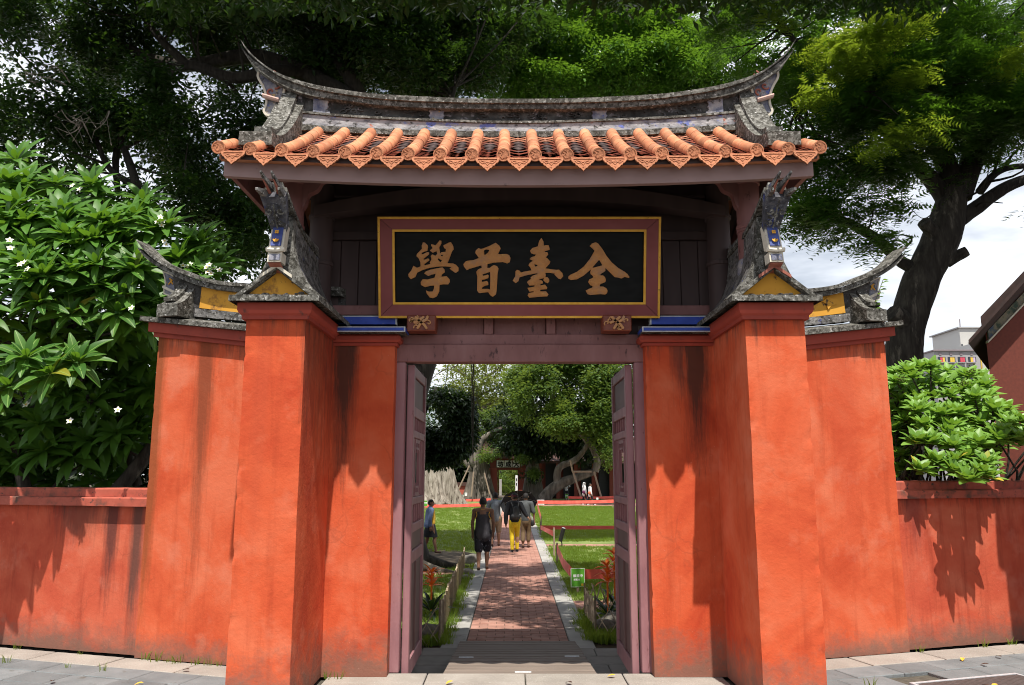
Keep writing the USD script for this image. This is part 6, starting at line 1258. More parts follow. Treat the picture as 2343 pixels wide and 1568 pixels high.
# trees that close the view
for nm, lab, bl, n, pr_, sd in (('backdrop_tree', 'dark trees massed behind the far gate', [E(*D1(x, y), 96 + (i % 3) * 3, 90, 5, 60) for i, (x, y) in enumerate(((300, 860), (560, 940), (760, 980), (1000, 900), (1300, 860), (1600, 800), (1900, 800), (600, 1050), (1050, 1000), (400, 1000), (1250, 1050)))], 1500, C_SHA, 91), ('lime_tree', 'yellow-green sunlit tree showing between the dark crowns far behind', [E(*D1(890, 570), 110, 60, 4, 30), E(*D1(700, 560), 110, 60, 4, 30), E(*D1(980, 560), 110, 40, 4, 24), E(*D1(600, 480), 110, 50, 4, 40)], 420, C_PAL, 92)):
    c = bl[0][0]; t = thing(nm, lab, 'trees' if nm[0] == 'b' else 'tree', base=(c[0], c[1], CZ)); foliage(t, bl, n, pr_, sd, (3.0, 5.0))
    for q in (bl[0][0], bl[2][0]): obj('trunk', tube([(q[0], q[1], CZ), (q[0], q[1], q[2])], .3, 7), MT['bark_dark'], t)
# dark undergrowth behind the garden walls on the left
ug = thing('undergrowth', 'dark shaded shrubs and stems crowding behind the left garden wall', 'bushes', base=(-7, 13.5, CZ))
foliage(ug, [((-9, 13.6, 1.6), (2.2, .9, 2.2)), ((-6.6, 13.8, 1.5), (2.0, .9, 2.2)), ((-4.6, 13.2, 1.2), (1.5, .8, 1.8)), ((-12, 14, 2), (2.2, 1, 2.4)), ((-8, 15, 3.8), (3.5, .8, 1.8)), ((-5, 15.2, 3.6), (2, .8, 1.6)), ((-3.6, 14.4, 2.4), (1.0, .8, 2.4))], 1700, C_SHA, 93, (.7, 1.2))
for j, (x, y) in enumerate(((-4.4, 12.2), (-5.9, 12.4), (-7.6, 12.3), (-9.3, 12.6))): obj('stem', limb([(x, y, CZ), (x + .15, y, .9), (x - .1, y, 2.0), (x + .3, y, 3.4)], .14, .06, 170 + j, 8, .15), MT['bark'], ug, smooth=50)
yb = thing('yellowish_tree', 'small sunlit yellow-green tree in the gap beside the left wing wall', 'tree', base=(-6.6, 22, CZ))
foliage(yb, [E(330, 775, 22, 46, .6, 44), E(300, 900, 22, 60, .6, 60), E(345, 690, 22, 30, .6, 30)], 520, C_PAL, 94, (.45, .8)); obj('trunk', tube([(-6.6, 22, CZ), P(330, 780, 22)], .09, 7), MT['bark'], yb)

# ------------------------------------------------------------------ tapes, stakes, fences, notices
def stake(q, h, lean, lab):
    t = thing('tape_stake', lab, 'stake', base=tuple(q)); obj('shaft', cbox(q[0] - .022, q[0] + .022, q[1] - .018, q[1] + .018, CZ - .05, q[2] + h, .004), MT['stake'], t); return t
def tape(name, lab, pts, w, sag=.0, m='tape', n=10):
    """a ribbon of plastic tape through the points, slightly twisted"""
    rings = []; rt_ = random.Random(len(pts) * 7 + int(abs(pts[0][0]) * 100)); P_ = np.array(pts, float)
    for a, b in zip(P_[:-1], P_[1:]):
        for t in np.linspace(0, 1, n)[: n if b is P_[-1] else n]:
            q = a + (b - a) * t - np.array([0, 0, sag * 4 * t * (1 - t)]); tw = .18 * math.sin(t * PI) * rt_.uniform(.6, 1); d = (b - a) / np.linalg.norm(b - a); s = np.array([-d[1], d[0], 0]); ww = w * (1 - .15 * math.sin(t * PI))
            u = np.array([0, 0, 1]) * math.cos(tw) + s * math.sin(tw); rings.append([q - u * ww / 2 - s * .002, q + u * ww / 2 - s * .002, q + u * ww / 2 + s * .002, q - u * ww / 2 + s * .002])
    t = thing(name, lab, 'tape', base=(P_[0][0], P_[0][1], CZ)); obj('ribbon', loft(rings), MT[m], t); return t
def gz(zx, zy, up=0.0):      # ground point seen at a spot of the lower doorway view
    q = gy(*D2(zx, zy)); return q + [0, 0, up]
def gz1(zx, zy, up=0.0):
    q = gy(*D1(zx, zy)); return q + [0, 0, up]
s1, s2, s3, s4 = gz(1325, 165), gz(1440, 350), gz(1465, 400), gz(1640, 660)
e1 = np.array([5.0, s1[1] + .2, CZ]); e4 = gz(1985, 610)
tape('red_tape', 'red plastic tape stretched level across the lawn beyond the stone-edged strip', [s1 + [0, 0, .25], e1 + [0, 0, .25]], .13, .01)
tape('red_tape', 'short red tape dropping from the lawn corner to the nearer stake', [s1 + [0, 0, .25], s2 + [0, 0, .55]], .14, .0)
tape('red_tape', 'broad sagging red tape running down to the green notice', [s3 + [0, 0, .32], P(*D2(1515, 400), 15.6), P(*D2(1570, 465), 13.9), s4 + [-.07, .10, .31]], .19, .0)
tape('red_tape', 'bright red tape from the green notice towards the right door leaf', [s4 + [-.07, .10, .31], e4 + [0, 0, .26]], .19, .01)
stake(s2, .70, 0, 'red-taped wooden stake beside the brick path nearest the spotlight'); stake(s1, .45, 0, 'short stake at the corner of the taped lawn'); stake(s3, .45, 0, 'low stake where the sagging tape begins')
f1, f2, f3 = gz1(1295, 1400), gz1(1330, 1560), gz1(1275, 1370)
tape('red_tape', 'far red tape falling along the right edge of the path', [f1 + [0, 0, .42], f2 + [0, 0, .36]], .22, .05); stake(f2, .45, 0, 'stake at the near end of the tape along the path')
tape('red_tape', 'long pale red tape across the far right lawn before the walking women', [gz1(1290, 1400, .42), gz1(1985, 1392, .44)], .20, .03)
tape('red_tape', 'farthest red tape on the right, behind the walking women', [gz1(1555, 1350, .42), gz1(1965, 1350, .44)], .18, .03)
tape('red_tape', 'far red tape across the left lawn below the pale trunk', [gz1(330, 1392, .15), gz1(820, 1385, .18)], .20, .03)
tape('red_tape', 'far red tape left of the path beside the sweeping banyan', [gz1(585, 1335, .14), gz1(905, 1335, .16)], .20, .03)
tape('red_tape', 'red band low along the foot of the courtyard wall', [gz1(610, 1312, .2), gz1(740, 1312, .2)], .2, .02)
for j, q in enumerate(((1300, 1400), (1935, 1392), (1560, 1350), (1962, 1350))): stake(gz1(*q), .52, 0, 'pale stake holding the far right tapes, ' + ('left end of the near one', 'right end of the near one', 'left end of the far one', 'right end of the far one')[j])
def notice(q, w, h, z, lab, rows, tilt=0.0, m='sign_green'):
    t = thing('notice', lab, 'sign', base=tuple(q)); u = np.array([math.cos(tilt), math.sin(tilt), 0]); n = np.array([math.sin(tilt), -math.cos(tilt), 0]); o = q + [0, 0, z]; Zv = np.array([0, 0, 1])
    obj('stake', cbox(q[0] - .02, q[0] + .02, q[1] + .004, q[1] + .03, CZ - .03, o[2] + h * .6, .003), MT['stake'], t)
    obj('border', extrude(sg.box(-w / 2, 0, w / 2, h), .004, (o, u, Zv, n)), MT['paper_white'], t); obj('face', extrude(sg.box(-w / 2 + w * .03, w * .03, w / 2 - w * .03, h - w * .03), .004, (o + n * .002, u, Zv, n)), MT[m], t)
    for txt, size, zr, x0, mm in rows:
        for j, ch in enumerate(txt): obj('character', extrude(affinity.translate(glyph(ch, size, 3), x0 + j * size * 1.12, zr), .003, (o + n * .0055, u, Zv, n)), MT[mm], t)
    return t
nt = notice(s4, .24, .31, .11, 'green notice with white lettering hung on the red tape', (('維護中', .052, .19, -.055, 'paper_white'), ('請配合', .034, .125, -.055, 'paper_white')), .12)
o = s4 + np.array([.075, -.012, .11 + .04]); obj('yellow_mark', extrude(sg.Point(0, 0).buffer(.022, 6), .003, (o, (1, 0, 0), (0, 0, 1), (0, -1, 0))), MT['cloth_yellow'], nt)
for q, lab in (((1545, 1330), 'small far green notice at the left end of the farthest tape'), ((1262, 1410), 'tilted green notice beside the umbrella at the lawn corner'), ((350, 1405), 'green notice beyond the left door leaf by the far tape')): notice(gz1(*q), .24, .32, .22, lab, (('維護', .09, .19, -.05, 'paper_white'),))
for a, b, y0, y1, lab in ((1298, 1355, 1348, 1362, 'white label on the far right tape'), (1298, 1355, 1318, 1334, 'white label with a blue edge above the far right tape'), (640, 675, 1275, 1290, 'white card on the red band by the courtyard wall'), (685, 705, 1258, 1285, 'small white notice beside the courtyard wall'), (1795, 1812, 1300, 1316, 'tiny white card on the tape beside the women')):
    Y = 46 if a > 1200 else 58; p, q = P(*D1(a, y1), Y), P(*D1(b, y0), Y); t = thing('paper_label', lab, 'label', base=(p[0], Y, p[2])); obj('sheet', box(p[0], q[0], Y, Y + .02, p[2], q[2]), MT['paper_white'], t); obj('print', box(p[0] + .05, q[0] - .05, Y - .006, Y, q[2] - .12 * (q[2] - p[2]) - .04, q[2] - .04), MT['cloth_blue'], t)
# spotlight on the lawn
q = gz(1505, 268); sl_ = thing('floodlight', 'small black spotlight on the right lawn, tilted back', 'lamp', base=tuple(q))
obj('foot', lathe([(0, 0), (.07, 0), (.06, .02), (.02, .03), (.018, .10), (0, .10)], 10).apply_translation(q), MT['black'], sl_); obj('bracket', bar(q + [0, 0, .08], q + [-.02, 0, .22], .03), MT['black'], sl_); obj('lamp_head', tube([q + [-.045, .02, .16], q + [.05, -.03, .52]], [.055, .06], 12), MT['black'], sl_); obj('lens', tube([q + [.05, -.03, .521], q + [.053, -.031, .53]], [.05, .05], 12), MT['metal'], sl_)
# bamboo lattice fences
def bamboo(name, lab, line, h, step=.19):
    t = thing(name, lab, 'fence', base=tuple(line[0])); rb_ = random.Random(len(lab)); L = np.array(line, float)
    for a, b in zip(L[:-1], L[1:]):
        d = b - a; n = max(2, int(np.linalg.norm(d) / step)); dn = d / np.linalg.norm(d); s = np.array([-dn[1], dn[0], 0])
        for k in range(n + 1):
            p = a + d * k / n
            for q in (-1, 1):
                e = p + dn * q * h * .62 + [0, 0, h * rb_.uniform(.9, 1.05)]; tt = (e - a) @ dn; 
                if tt < -.02 or tt > np.linalg.norm(d) + .02:
                    f = ((0 if tt < 0 else np.linalg.norm(d)) - (p - a) @ dn) / (q * h * .62); 
                    if f < .2: continue
                    e = p + (e - p) * f
                obj('cane', bar(p + s * q * .006, e + s * q * .006, .018, .009), MT['bamboo'], t)
        for p in (a, b): obj('post', tube([p - [0, 0, .04], p + [0, 0, h * 1.1]], .014, 6), MT['bamboo'], t)
l0, l1, l2 = gz(470, 1088), gz(680, 480), gz(250, 1100)
bamboo('bamboo_fence', 'low weathered bamboo lattice fence along the left edge of the path', [l2, l0, l1], .46)
r0, r1, r2, r3 = gz(1700, 850), gz(1790, 990), gz(2030, 1010), gz(1960, 780)
bamboo('bamboo_fence', 'low bamboo lattice fence around the bromeliads by the right door leaf', [r3, r0, r1, r2], .42)
# bromeliads, rocks, edging grass
def bromeliad(q, h, lab, sd):
    t = thing('bromeliad', lab, 'plant', base=tuple(q)); r = random.Random(sd)
    for v, f in rosette(q + [0, 0, .12], (0, 0, 1), 16, .42, .028, r, elev=(1.2, .2), curl=.9): obj('leaf', tm(v, f), MT['leaf_shade'], t, smooth=True)
    obj('stalk', tube([q + [0, 0, .1], q + [0, 0, h]], .014, 6), MT['bromeliad'], t)
    for z in (h * .72, h * .86, h):
        for v, f in rosette(q + [0, 0, z], (r.uniform(-.2, .2), 0, 1), 9, .19, .027, r, elev=(1.15, .05), curl=.7): obj('bract', tm(v, f), MT['bromeliad'], t, smooth=True)
bromeliad(gz(400, 860), .62, 'bromeliad with bright orange-red flower spike behind the left bamboo fence', 3); bromeliad(gz(1955, 830), .85, 'orange-tipped bromeliad half hidden by the right door leaf', 4); bromeliad(gz(1895, 900), .75, 'dark bromeliad leaning beside the right bamboo fence', 5)
for j, (zx, zy, s) in enumerate(((700, 505, .13), (730, 400, .17), (690, 540, .09), (1860, 960, .13), (1950, 940, .16), (400, 1010, .13), (760, 380, .14))):
    q = gz(zx, zy); m = trimesh.creation.icosphere(3, s); m.apply_scale([1.25, 1, .75]); m.vertices += (nvec(m.vertices, 3.5 / s * .3, j) * s * .35); m.apply_translation(q + [0, 0, s * .3])
    obj('rock', m, MT['rock'], None, smooth=True, label=('small rounded pale rock at the foot of the left bamboo fence', 'long grey rock between fence and path', 'lowest pebble-like rock by the left fence', 'dark rock among the right bromeliads', 'largest dark rock behind the right fence', 'shaded rock inside the left fence corner', 'flat rock farthest along the left fence')[j], cat='rock')
gl = []
rgz = np.random.RandomState(5)
for a, b, n in ((gz(505, 1085), gz(720, 470), 160), (gz(1690, 900), gz(1770, 1060), 60), (gz(1760, 1060), gz(1990, 1075), 70), (gz(330, 1085), gz(500, 1085), 50)): gl += [a + (b - a) * t + rgz.randn(3) * [.05, .05, 0] for t in rgz.rand(n)]
gl = np.array(gl); n = len(gl); points_inst('edging_grass', None, [(tuft(14, .10, .05, 5), MT['grass'])], gl, quats(np.c_[rgz.randn(n, 2) * .1, np.ones(n)], rgz.rand(n) * 6), .6 + .8 * rgz.rand(n), np.zeros(n), label='tufts of longer grass spilling from the bamboo fences onto the kerb', cat='grass')
wp = [lo_ + ld_ * u + ln_ * .05 for u in (.15, .3, .42, .55, .75, .9, 1.0, -.6, -1.4)] + [lo_ + ld_ * u + ln_ * .5 for u in (-.3, .1, -1.0)] + [ro_ + rd_ * u + rn_ * .04 for u in (-.1, -.9, -1.25, -1.3)] + [np.array([-1.60, 7.15, 0]), np.array([-1.5, 7.17, 0]), np.array([3.0, 6.9, 0])]
wp = np.array(wp); n = len(wp); points_inst('weeds', None, [(tuft(9, .10, .05, 8), MT['grass'])], wp, quats(np.c_[rgz.randn(n, 2) * .1, np.ones(n)], rgz.rand(n) * 6), .5 + .7 * rgz.rand(n), np.zeros(n), label='small weeds sprouting from the joints at the foot of the walls', cat='weeds')
lf = []
for x, y, a in ((2.9, 6.7, 0), (3.6, 6.6, 1), (4.05, 6.9, 2), (3.95, 6.85, .4), (4.4, 7.6, 1.1), (-3.9, 7.0, .3), (-3.1, 6.95, 2), (.5, 6.95, .7), (.9, 7.2, 1.5), (-.5, 7.0, 2.2), (4.7, 7.9, .2), (4.3, 7.85, 2.6), (-2.9, 7.4, 1.2)):
    v, f = big_leaf(.07, .016, .5, .3); ca, sa = math.cos(a), math.sin(a); w = v.copy(); w[:, 0], w[:, 1] = v[:, 0] * ca - v[:, 1] * sa + x, v[:, 0] * sa + v[:, 1] * ca + y; w[:, 2] = v[:, 2] + .022; obj('fallen_leaf', tm(w, f), MT['cloth_yellow' if a > 1.3 else 'sandal'], None, label='dry fallen leaf lying on the pavement', cat='leaf', group='dry leaves fallen on the pavement')

# ------------------------------------------------------------------ the hall on the right and the city behind
YH = 10.6
hall = thing('gable_hall', 'red hall with dark overhanging gable roof and painted frieze at the right edge', 'building', base=(6.2, YH, CZ))
wc = P(2268, 900, YH)[0]; SK = .70      # the hall stands askew to the gate
e0, e1_ = P(2214, 776, YH - .35), P(2342, 641, YH - .35); sl2 = (e1_[2] - e0[2]) / (e1_[0] - e0[0])
roofz = lambda x: e0[2] + sl2 * (x - e0[0])
xr_ = wc + 4.5
def skew(m): m.vertices[:, 0] += SK * (m.vertices[:, 1] - YH); return m
obj('gable_wall', skew(xz(sg.Polygon([(wc, CZ), (xr_, CZ), (xr_, roofz(xr_) - .25), (wc, roofz(wc) - .25)]), YH, YH + 7)), MT['wall_shaded'], hall)
e0x = e0[0] + SK * .36
obj('roof_slope', skew(loft([[(e0x, y, e0[2] - .02), (xr_, y, roofz(xr_)), (xr_, y, roofz(xr_) - .10), (e0x, y, e0[2] - .07)] for y in (YH - .38, YH + 7)])), MT['verge_dark'], hall)
obj('verge_board', skew(loft([[(x, y, roofz(x) - .11), (x, y, roofz(x) - .26), (x, y + .12, roofz(x) - .26), (x, y + .12, roofz(x) - .11)] for x, y in ((wc - .02, YH - .30), (xr_, YH - .30))])), MT['verge_dark'], hall)
obj('painted_frieze', xz(sg.Polygon([(wc + .02, roofz(wc) - .42), (wc + .02, roofz(wc) - .27), (xr_, roofz(xr_) - .27), (xr_, roofz(xr_) - .42)]), YH - .03, YH - .002), MT['frieze'], hall)
obj('frieze_moulding', xz(sg.Polygon([(wc - .01, roofz(wc) - .445), (wc - .01, roofz(wc) - .42), (xr_, roofz(xr_) - .42), (xr_, roofz(xr_) - .445)]), YH - .06, YH - .002), MT['cream'], hall)
pil = thing('street_pillar', 'tall red plastered pillar on the pavement just right of the view', 'pillar', base=(6.2, 7.2, 0))
obj('shaft', rough_block([(5.54, 6.9), (6.9, 6.9), (6.9, 7.5), (5.54, 7.5)], 0, 4.8, .08, .005, .012, 77), MT['red_pier'], pil, smooth=50); obj('cap', cbox(5.46, 6.98, 6.82, 7.58, 4.805, 4.95), MT['stone'], pil)
YT_ = 165.0
def C6(zx, zy): return 1996.5 + zx * .3471, 605 + zy * .3473
ct = thing('apartment_block', 'distant grey tiled block with bright red and yellow curtained windows', 'building', base=tuple(P(*C6(550, 760), YT_) * [1, 1, 0] + [0, 0, CZ]))
def R6(x0, y0, x1, y1, Y, th, nm, m, parent=ct):
    a, b = P(*C6(x0, y0), Y), P(*C6(x1, y0), Y); return obj(nm, box(a[0], b[0], Y, Y + th, P(*C6(x0, y1), Y)[2], b[2]), MT[m], parent)
R6(400, 570, 700, 1500, YT_, 14, 'wall', 'city_wall'); R6(330, 600, 398, 1500, YT_ + 6, 12, 'side_wing', 'city_wall'); R6(398, 562, 704, 570, YT_ - .4, 15, 'parapet', 'city_brown')
for r, (ya, yb_) in enumerate(((610, 645), (675, 705), (735, 765))):
    for j, (xa, xb) in enumerate(((428, 478), (494, 542), (560, 610), (628, 678))):
        f = R6(xa, ya, xb, yb_, YT_ - .12, .1, 'window', 'city_glass')
        mm = ('city_red', 'city_yellow', 'city_red', 'city_yellow')[j] if r == 0 else 'city_glass'
        if r == 0:
            for nm, t0, t1, m2 in (('curtain', .30, .62, mm), ('curtain', .64, .9, ('city_yellow', 'city_yellow', 'city_red', 'city_mauve')[j])): R6(xa + (xb - xa) * t0, ya + 4, xa + (xb - xa) * t1, yb_ - 2, YT_ - .2, .06, nm, m2)
        R6(xa - 4, yb_ + 1, xb + 4, yb_ + 4, YT_ - .5, .5, 'sill', 'city_pale')
for xa in (436, 506, 574, 642): R6(xa, 580, xa + 16, 597, YT_ - .12, .1, 'vent', 'city_brown')
for xx_ in (450, 485, 550, 618): R6(xx_ - .8, 640, xx_ + .8, 740, YT_ - .06, .05, 'tile_joint', 'city_brown')
tw = thing('tower_block', 'pale stair tower rising behind the distant apartment block', 'building', base=tuple(P(*C6(640, 760), YT_ + 16) * [1, 1, 0] + [0, 0, CZ]))
R6(568, 418, 715, 1500, YT_ + 16, 12, 'wall', 'city_pale', tw); R6(632, 514, 650, 528, YT_ + 15.8, .2, 'window', 'city_glass', tw); R6(585, 525, 592, 540, YT_ + 15.8, .2, 'window', 'city_glass', tw); R6(560, 412, 720, 420, YT_ + 15.6, 13, 'parapet', 'city_wall', tw); R6(706, 505, 800, 1500, YT_ + 8, 10, 'annex', 'city_pale', tw); R6(702, 545, 708, 700, YT_ + 7.7, .3, 'yellow_banner', 'city_yellow', tw)
a, b = P(*C6(575, 412), YT_ + 18), P(*C6(571, 362), YT_ + 18); obj('antenna', tube([a, b], .12, 5), MT['city_brown'], tw)
# ------------------------------------------------------------------ people
def solid(bones, cell=.03, it=6):
    """bones: lists of (point, radius); neighbours are joined by hulls, all made one smooth surface"""
    parts = []
    for ch in bones:
        sp = [m3.Manifold.sphere(r, 14).translate([float(x) for x in p]) for p, r in ch]
        parts += [m3.Manifold.batch_hull([a, b]) for a, b in zip(sp[:-1], sp[1:])] or sp
    m = m3.Manifold.batch_boolean(parts, m3.OpType.Add).refine_to_length(cell); q = m.to_mesh(); t = trimesh.Trimesh(q.vert_properties[:, :3], q.tri_verts, process=True)
    trimesh.smoothing.filter_taubin(t, .5, .53, iterations=it); return t
def oval(pts, n=20):
    """closed rings: (z, half width, half depth, x offset, y offset)"""
    return loft([[(x + a * math.cos(t), y + b * math.sin(t), z) for t in np.arange(n) * 2 * PI / n] for z, a, b, x, y in pts])
def person(label, foot, H, face, tones, step=.10, arms=None, lean=0.0, head_turn=0.0, build=1.0):
    """built around the origin facing +y; face turns it about z. arms: for left and right (elbow, wrist) offsets from the shoulder"""
    t = thing('person', label, 'person', loc=tuple(foot), rz=face)
    h = H; S_ = np.array
    hip, kn, an, sh = .515 * h, .285 * h, .045 * h, .815 * h; w = .052 * h * build; sw_ = .112 * h * build
    L = {}
    for s, nm in ((-1, 'l'), (1, 'r')):
        fy = s * step * h * .5; L[nm] = [S_([s * w, 0, hip]), S_([s * w * 1.0, fy * .55 + .022 * h, kn]), S_([s * w * .95, fy - (.02 * h if fy < 0 else 0), an]), S_([s * w * 1.05, fy + .085 * h - (.02 * h if fy < 0 else 0), .016 * h])]
    A = {}
    for s, nm in ((-1, 'l'), (1, 'r')):
        e, q = (arms or {}).get(nm, ((s * .035, -.01, -.165), (s * .04, .03, -.315))); b = S_([s * sw_, lean * .3, sh - .01 * h]); A[nm] = [b, b + S_(e) * h, b + S_(q) * h]
    neck, head = S_([0, .004 * h, .855 * h]), S_([0, .012 * h, .925 * h])
    bones = [[(S_([0, 0, hip + .01 * h]), .085 * h * build), (S_([0, 0, .62 * h]), .075 * h * build), (S_([0, 0, .74 * h]), .082 * h * build), (S_([0, 0, .80 * h]), .060 * h)], [(A['l'][0], .036 * h), (S_([0, 0, .80 * h]), .06 * h), (A['r'][0], .036 * h)], [(S_([0, 0, .80 * h]), .036 * h), (neck, .031 * h), (head - S_([0, 0, .02 * h]), .04 * h)]]
    for nm in 'lr':
        a, k, n_, f = L[nm]; bones.append([(a, .056 * h * build), (k, .034 * h), (k - S_([0, .012 * h, .06 * h]), .035 * h), (n_, .020 * h)]); bones.append([(n_, .021 * h), (n_ + S_([0, -.01 * h, -.024 * h]), .018 * h)]); bones.append([(n_ - S_([0, 0, .018 * h]), .02 * h), (f, .015 * h)])
        b, e, q = A[nm]; bones.append([(b, .031 * h), (e, .023 * h), (q, .0155 * h)])
        d = (q - e) / np.linalg.norm(q - e); pc = q + d * .035 * h; bones.append([(q, .0155 * h), (pc, .018 * h)])
        sd = np.cross(d, [0, 1.0, 0]); sd /= np.linalg.norm(sd) + 1e-9; fwd = np.array([0, 1.0, 0])
        for j in range(4):
            o = pc + fwd * (.016 - .0105 * j) * h; ln_f = (.040, .046, .043, .034)[j] * h
            bones.append([(o, .0062 * h), (o + d * ln_f * .55 + sd * .004 * h, .0056 * h), (o + d * ln_f + sd * .012 * h * (1 if nm == 'r' else -1) * -1 + sd * .006 * h, .0048 * h)])
        bones.append([(q + d * .014 * h + fwd * .010 * h, .0072 * h), (q + d * .038 * h + fwd * .028 * h, .0058 * h), (q + d * .054 * h + fwd * .031 * h, .005 * h)])
    body = solid(bones, .02 * h)
    # head with a face
    hd = trimesh.creation.icosphere(3, 1.0); v = hd.vertices; v *= S_([.047 * h, .058 * h, .068 * h]); v[:, 0] *= 1 - .22 * np.clip(-v[:, 2] / (.068 * h), 0, 1); v[:, 1] += np.where(v[:, 2] < 0, .006 * h * (-v[:, 2] / (.068 * h)), 0)
    fr_ = np.clip(v[:, 1] / (.058 * h), 0, 1); v[:, 1] -= fr_ ** 2 * .010 * h * np.exp(-((v[:, 2] - .006 * h) / (.012 * h)) ** 2) * np.exp(-((np.abs(v[:, 0]) - .02 * h) / (.012 * h)) ** 2); hd.vertices = v
    nose = solid([[(S_([0, .056 * h, .004 * h]), .005 * h), (S_([0, .064 * h, -.014 * h]), .0085 * h)], [(S_([0, .056 * h, -.030 * h]), .006 * h), (S_([.012 * h, .053 * h, -.030 * h]), .005 * h), ], [(S_([0, .056 * h, -.030 * h]), .006 * h), (S_([-.012 * h, .053 * h, -.030 * h]), .005 * h)], [(S_([.045 * h, 0, .008 * h]), .012 * h), (S_([.046 * h, -.004 * h, -.012 * h]), .008 * h)], [(S_([-.045 * h, 0, .008 * h]), .012 * h), (S_([-.046 * h, -.004 * h, -.012 * h]), .008 * h)]], .01 * h, 1)
    Rz = trimesh.transformations.rotation_matrix(head_turn, [0, 0, 1])
    def on_head(m): m = m.copy(); m.apply_transform(Rz); m.apply_translation(head); return m
    body = join([body, on_head(hd), on_head(nose)])
    obj('body', body, MT[tones.get('skin', 'skin')], t, smooth=True)
    eyes = []
    for s in (-1, 1): e = trimesh.creation.icosphere(1, .0065 * h); e.apply_translation([s * .019 * h, .0505 * h, .008 * h]); eyes.append(on_head(e))
    obj('eyes', eyes, MT['black'], t, smooth=True)
    hr = trimesh.creation.icosphere(3, 1.0); v = hr.vertices; v *= S_([.053 * h, .065 * h, .073 * h]); cut = np.clip((v[:, 1] - .012 * h) / (.05 * h), 0, 1); v[:, 1] -= cut * .014 * h
    low = v[:, 2] < np.where(v[:, 1] > .01 * h, .022 * h, -.034 * h); v[low] *= .80; v += nvec(v, 28 / h, 3) * .004 * h; v[:, 2] += .003 * h; hr.vertices = v
    if tones.get('hair', True): obj('hair', on_head(hr), MT['hair'], t, smooth=True)
    return t, L, A, head, on_head
def cloth(t, nm, bones, m, h, cell=.025): return obj(nm, solid(bones, cell * h, 4), MT[m], t, smooth=True)
def shoe(t, L, h, m, r=.024, sole=None):
    for nm in 'lr':
        a, k, n_, f = L[nm]; obj('shoe', solid([[(n_ - np.array([0, .012 * h, .016 * h]), r * h), (n_ + np.array([0, .02 * h, -.022 * h]), r * .95 * h), (f, r * .78 * h)]], .012 * h, 2), MT[m], t, smooth=True)
        if sole: obj('sole', oval([(-.004 * h, .024 * h, .058 * h, n_[0], (n_[1] + f[1]) / 2), (.006 * h, .025 * h, .06 * h, n_[0], (n_[1] + f[1]) / 2)]), MT[sole], t)
def sleeve(A, nm, f0, h, r): b, e, q = A[nm]; return [(b, r * h), (b + (e - b) * min(1, f0), r * .86 * h)] + ([(e + (q - e) * (f0 - 1), r * .70 * h)] if f0 > 1 else [])
V = lambda *a: np.array(a, float)
def hgt(x, yf, yh):
    q = gy(x, yf); return q, (yf - yh) / (yf - 1085.0) * 2.0 * 1.0
# boy in a tank top, nearest
q, h = hgt(1104, 1304, 1138); t, L, A, head, oh = person('person in grey tank top with yellow piping and dark patterned shorts, nearest on the path', q, h, 0, {'skin': 'skin_dark'}, .16, dict(l=((-.028, -.01, -.17), (-.024, .02, -.33)), r=((.028, -.02, -.17), (.026, .03, -.32))), build=1.08)
cloth(t, 'tank_top', [[(V(-.02 * h, 0, .475 * h), .098 * h), (V(-.01 * h, 0, .60 * h), .098 * h), (V(0, 0, .72 * h), .096 * h)], [(V(.02 * h, 0, .475 * h), .098 * h), (V(.01 * h, 0, .60 * h), .098 * h)], [(V(-.045 * h, 0, .74 * h), .072 * h), (V(-.07 * h, 0, .80 * h), .036 * h)], [(V(.045 * h, 0, .74 * h), .072 * h), (V(.07 * h, 0, .80 * h), .036 * h)], [(V(-.05 * h, -.005, .77 * h), .055 * h), (V(.05 * h, -.005, .77 * h), .055 * h)]], 'cloth_tank', h)
obj('yellow_piping', [tube(curve([V(s * .098 * h, -.03 * h, .80 * h), V(s * .085 * h, -.075 * h, .755 * h), V(s * .118 * h, -.045 * h, .69 * h)], 8), .006 * h, 5) for s in (-1, 1)] + [tube(curve([V(-.085 * h, -.01 * h, .832 * h), V(0, -.046 * h, .828 * h), V(.085 * h, -.01 * h, .832 * h)], 8), .006 * h, 5)], MT['cloth_yellow'], t)
cloth(t, 'shorts', [[(V(0, 0, .50 * h), .092 * h), (V(0, 0, .46 * h), .09 * h)]] + [[(L[n][0], .072 * h), (L[n][0] + (L[n][1] - L[n][0]) * 1.0, .060 * h)] for n in 'lr'], 'shorts_pattern', h)
shoe(t, L, h, 'sandal', .022)
# grey polo
q, h = hgt(1133, 1250, 1127); t, L, A, head, oh = person('person in grey polo shirt and beige shorts walking away on the path', q, h, -.1, {'skin': 'skin_dark'}, .10, dict(l=((-.04, 0, -.17), (-.04, .04, -.31)), r=((.06, -.01, -.17), (.085, .03, -.32))), build=1.1)
cloth(t, 'polo_shirt', [[(V(0, 0, .50 * h), .098 * h), (V(0, 0, .64 * h), .096 * h), (V(0, 0, .75 * h), .092 * h), (V(0, 0, .81 * h), .058 * h)], [(A['l'][0], .045 * h), (V(0, 0, .80 * h), .062 * h), (A['r'][0], .045 * h)], sleeve(A, 'l', .8, h, .048), sleeve(A, 'r', .8, h, .048), [(V(0, 0, .83 * h), .042 * h), (V(0, 0, .85 * h), .038 * h)]], 'cloth_grey', h)
cloth(t, 'shorts', [[(V(0, 0, .51 * h), .092 * h), (V(0, 0, .47 * h), .09 * h)]] + [[(L[n][0], .070 * h), (L[n][1], .054 * h)] for n in 'lr'], 'cloth_beige', h); shoe(t, L, h, 'sandal', .022)
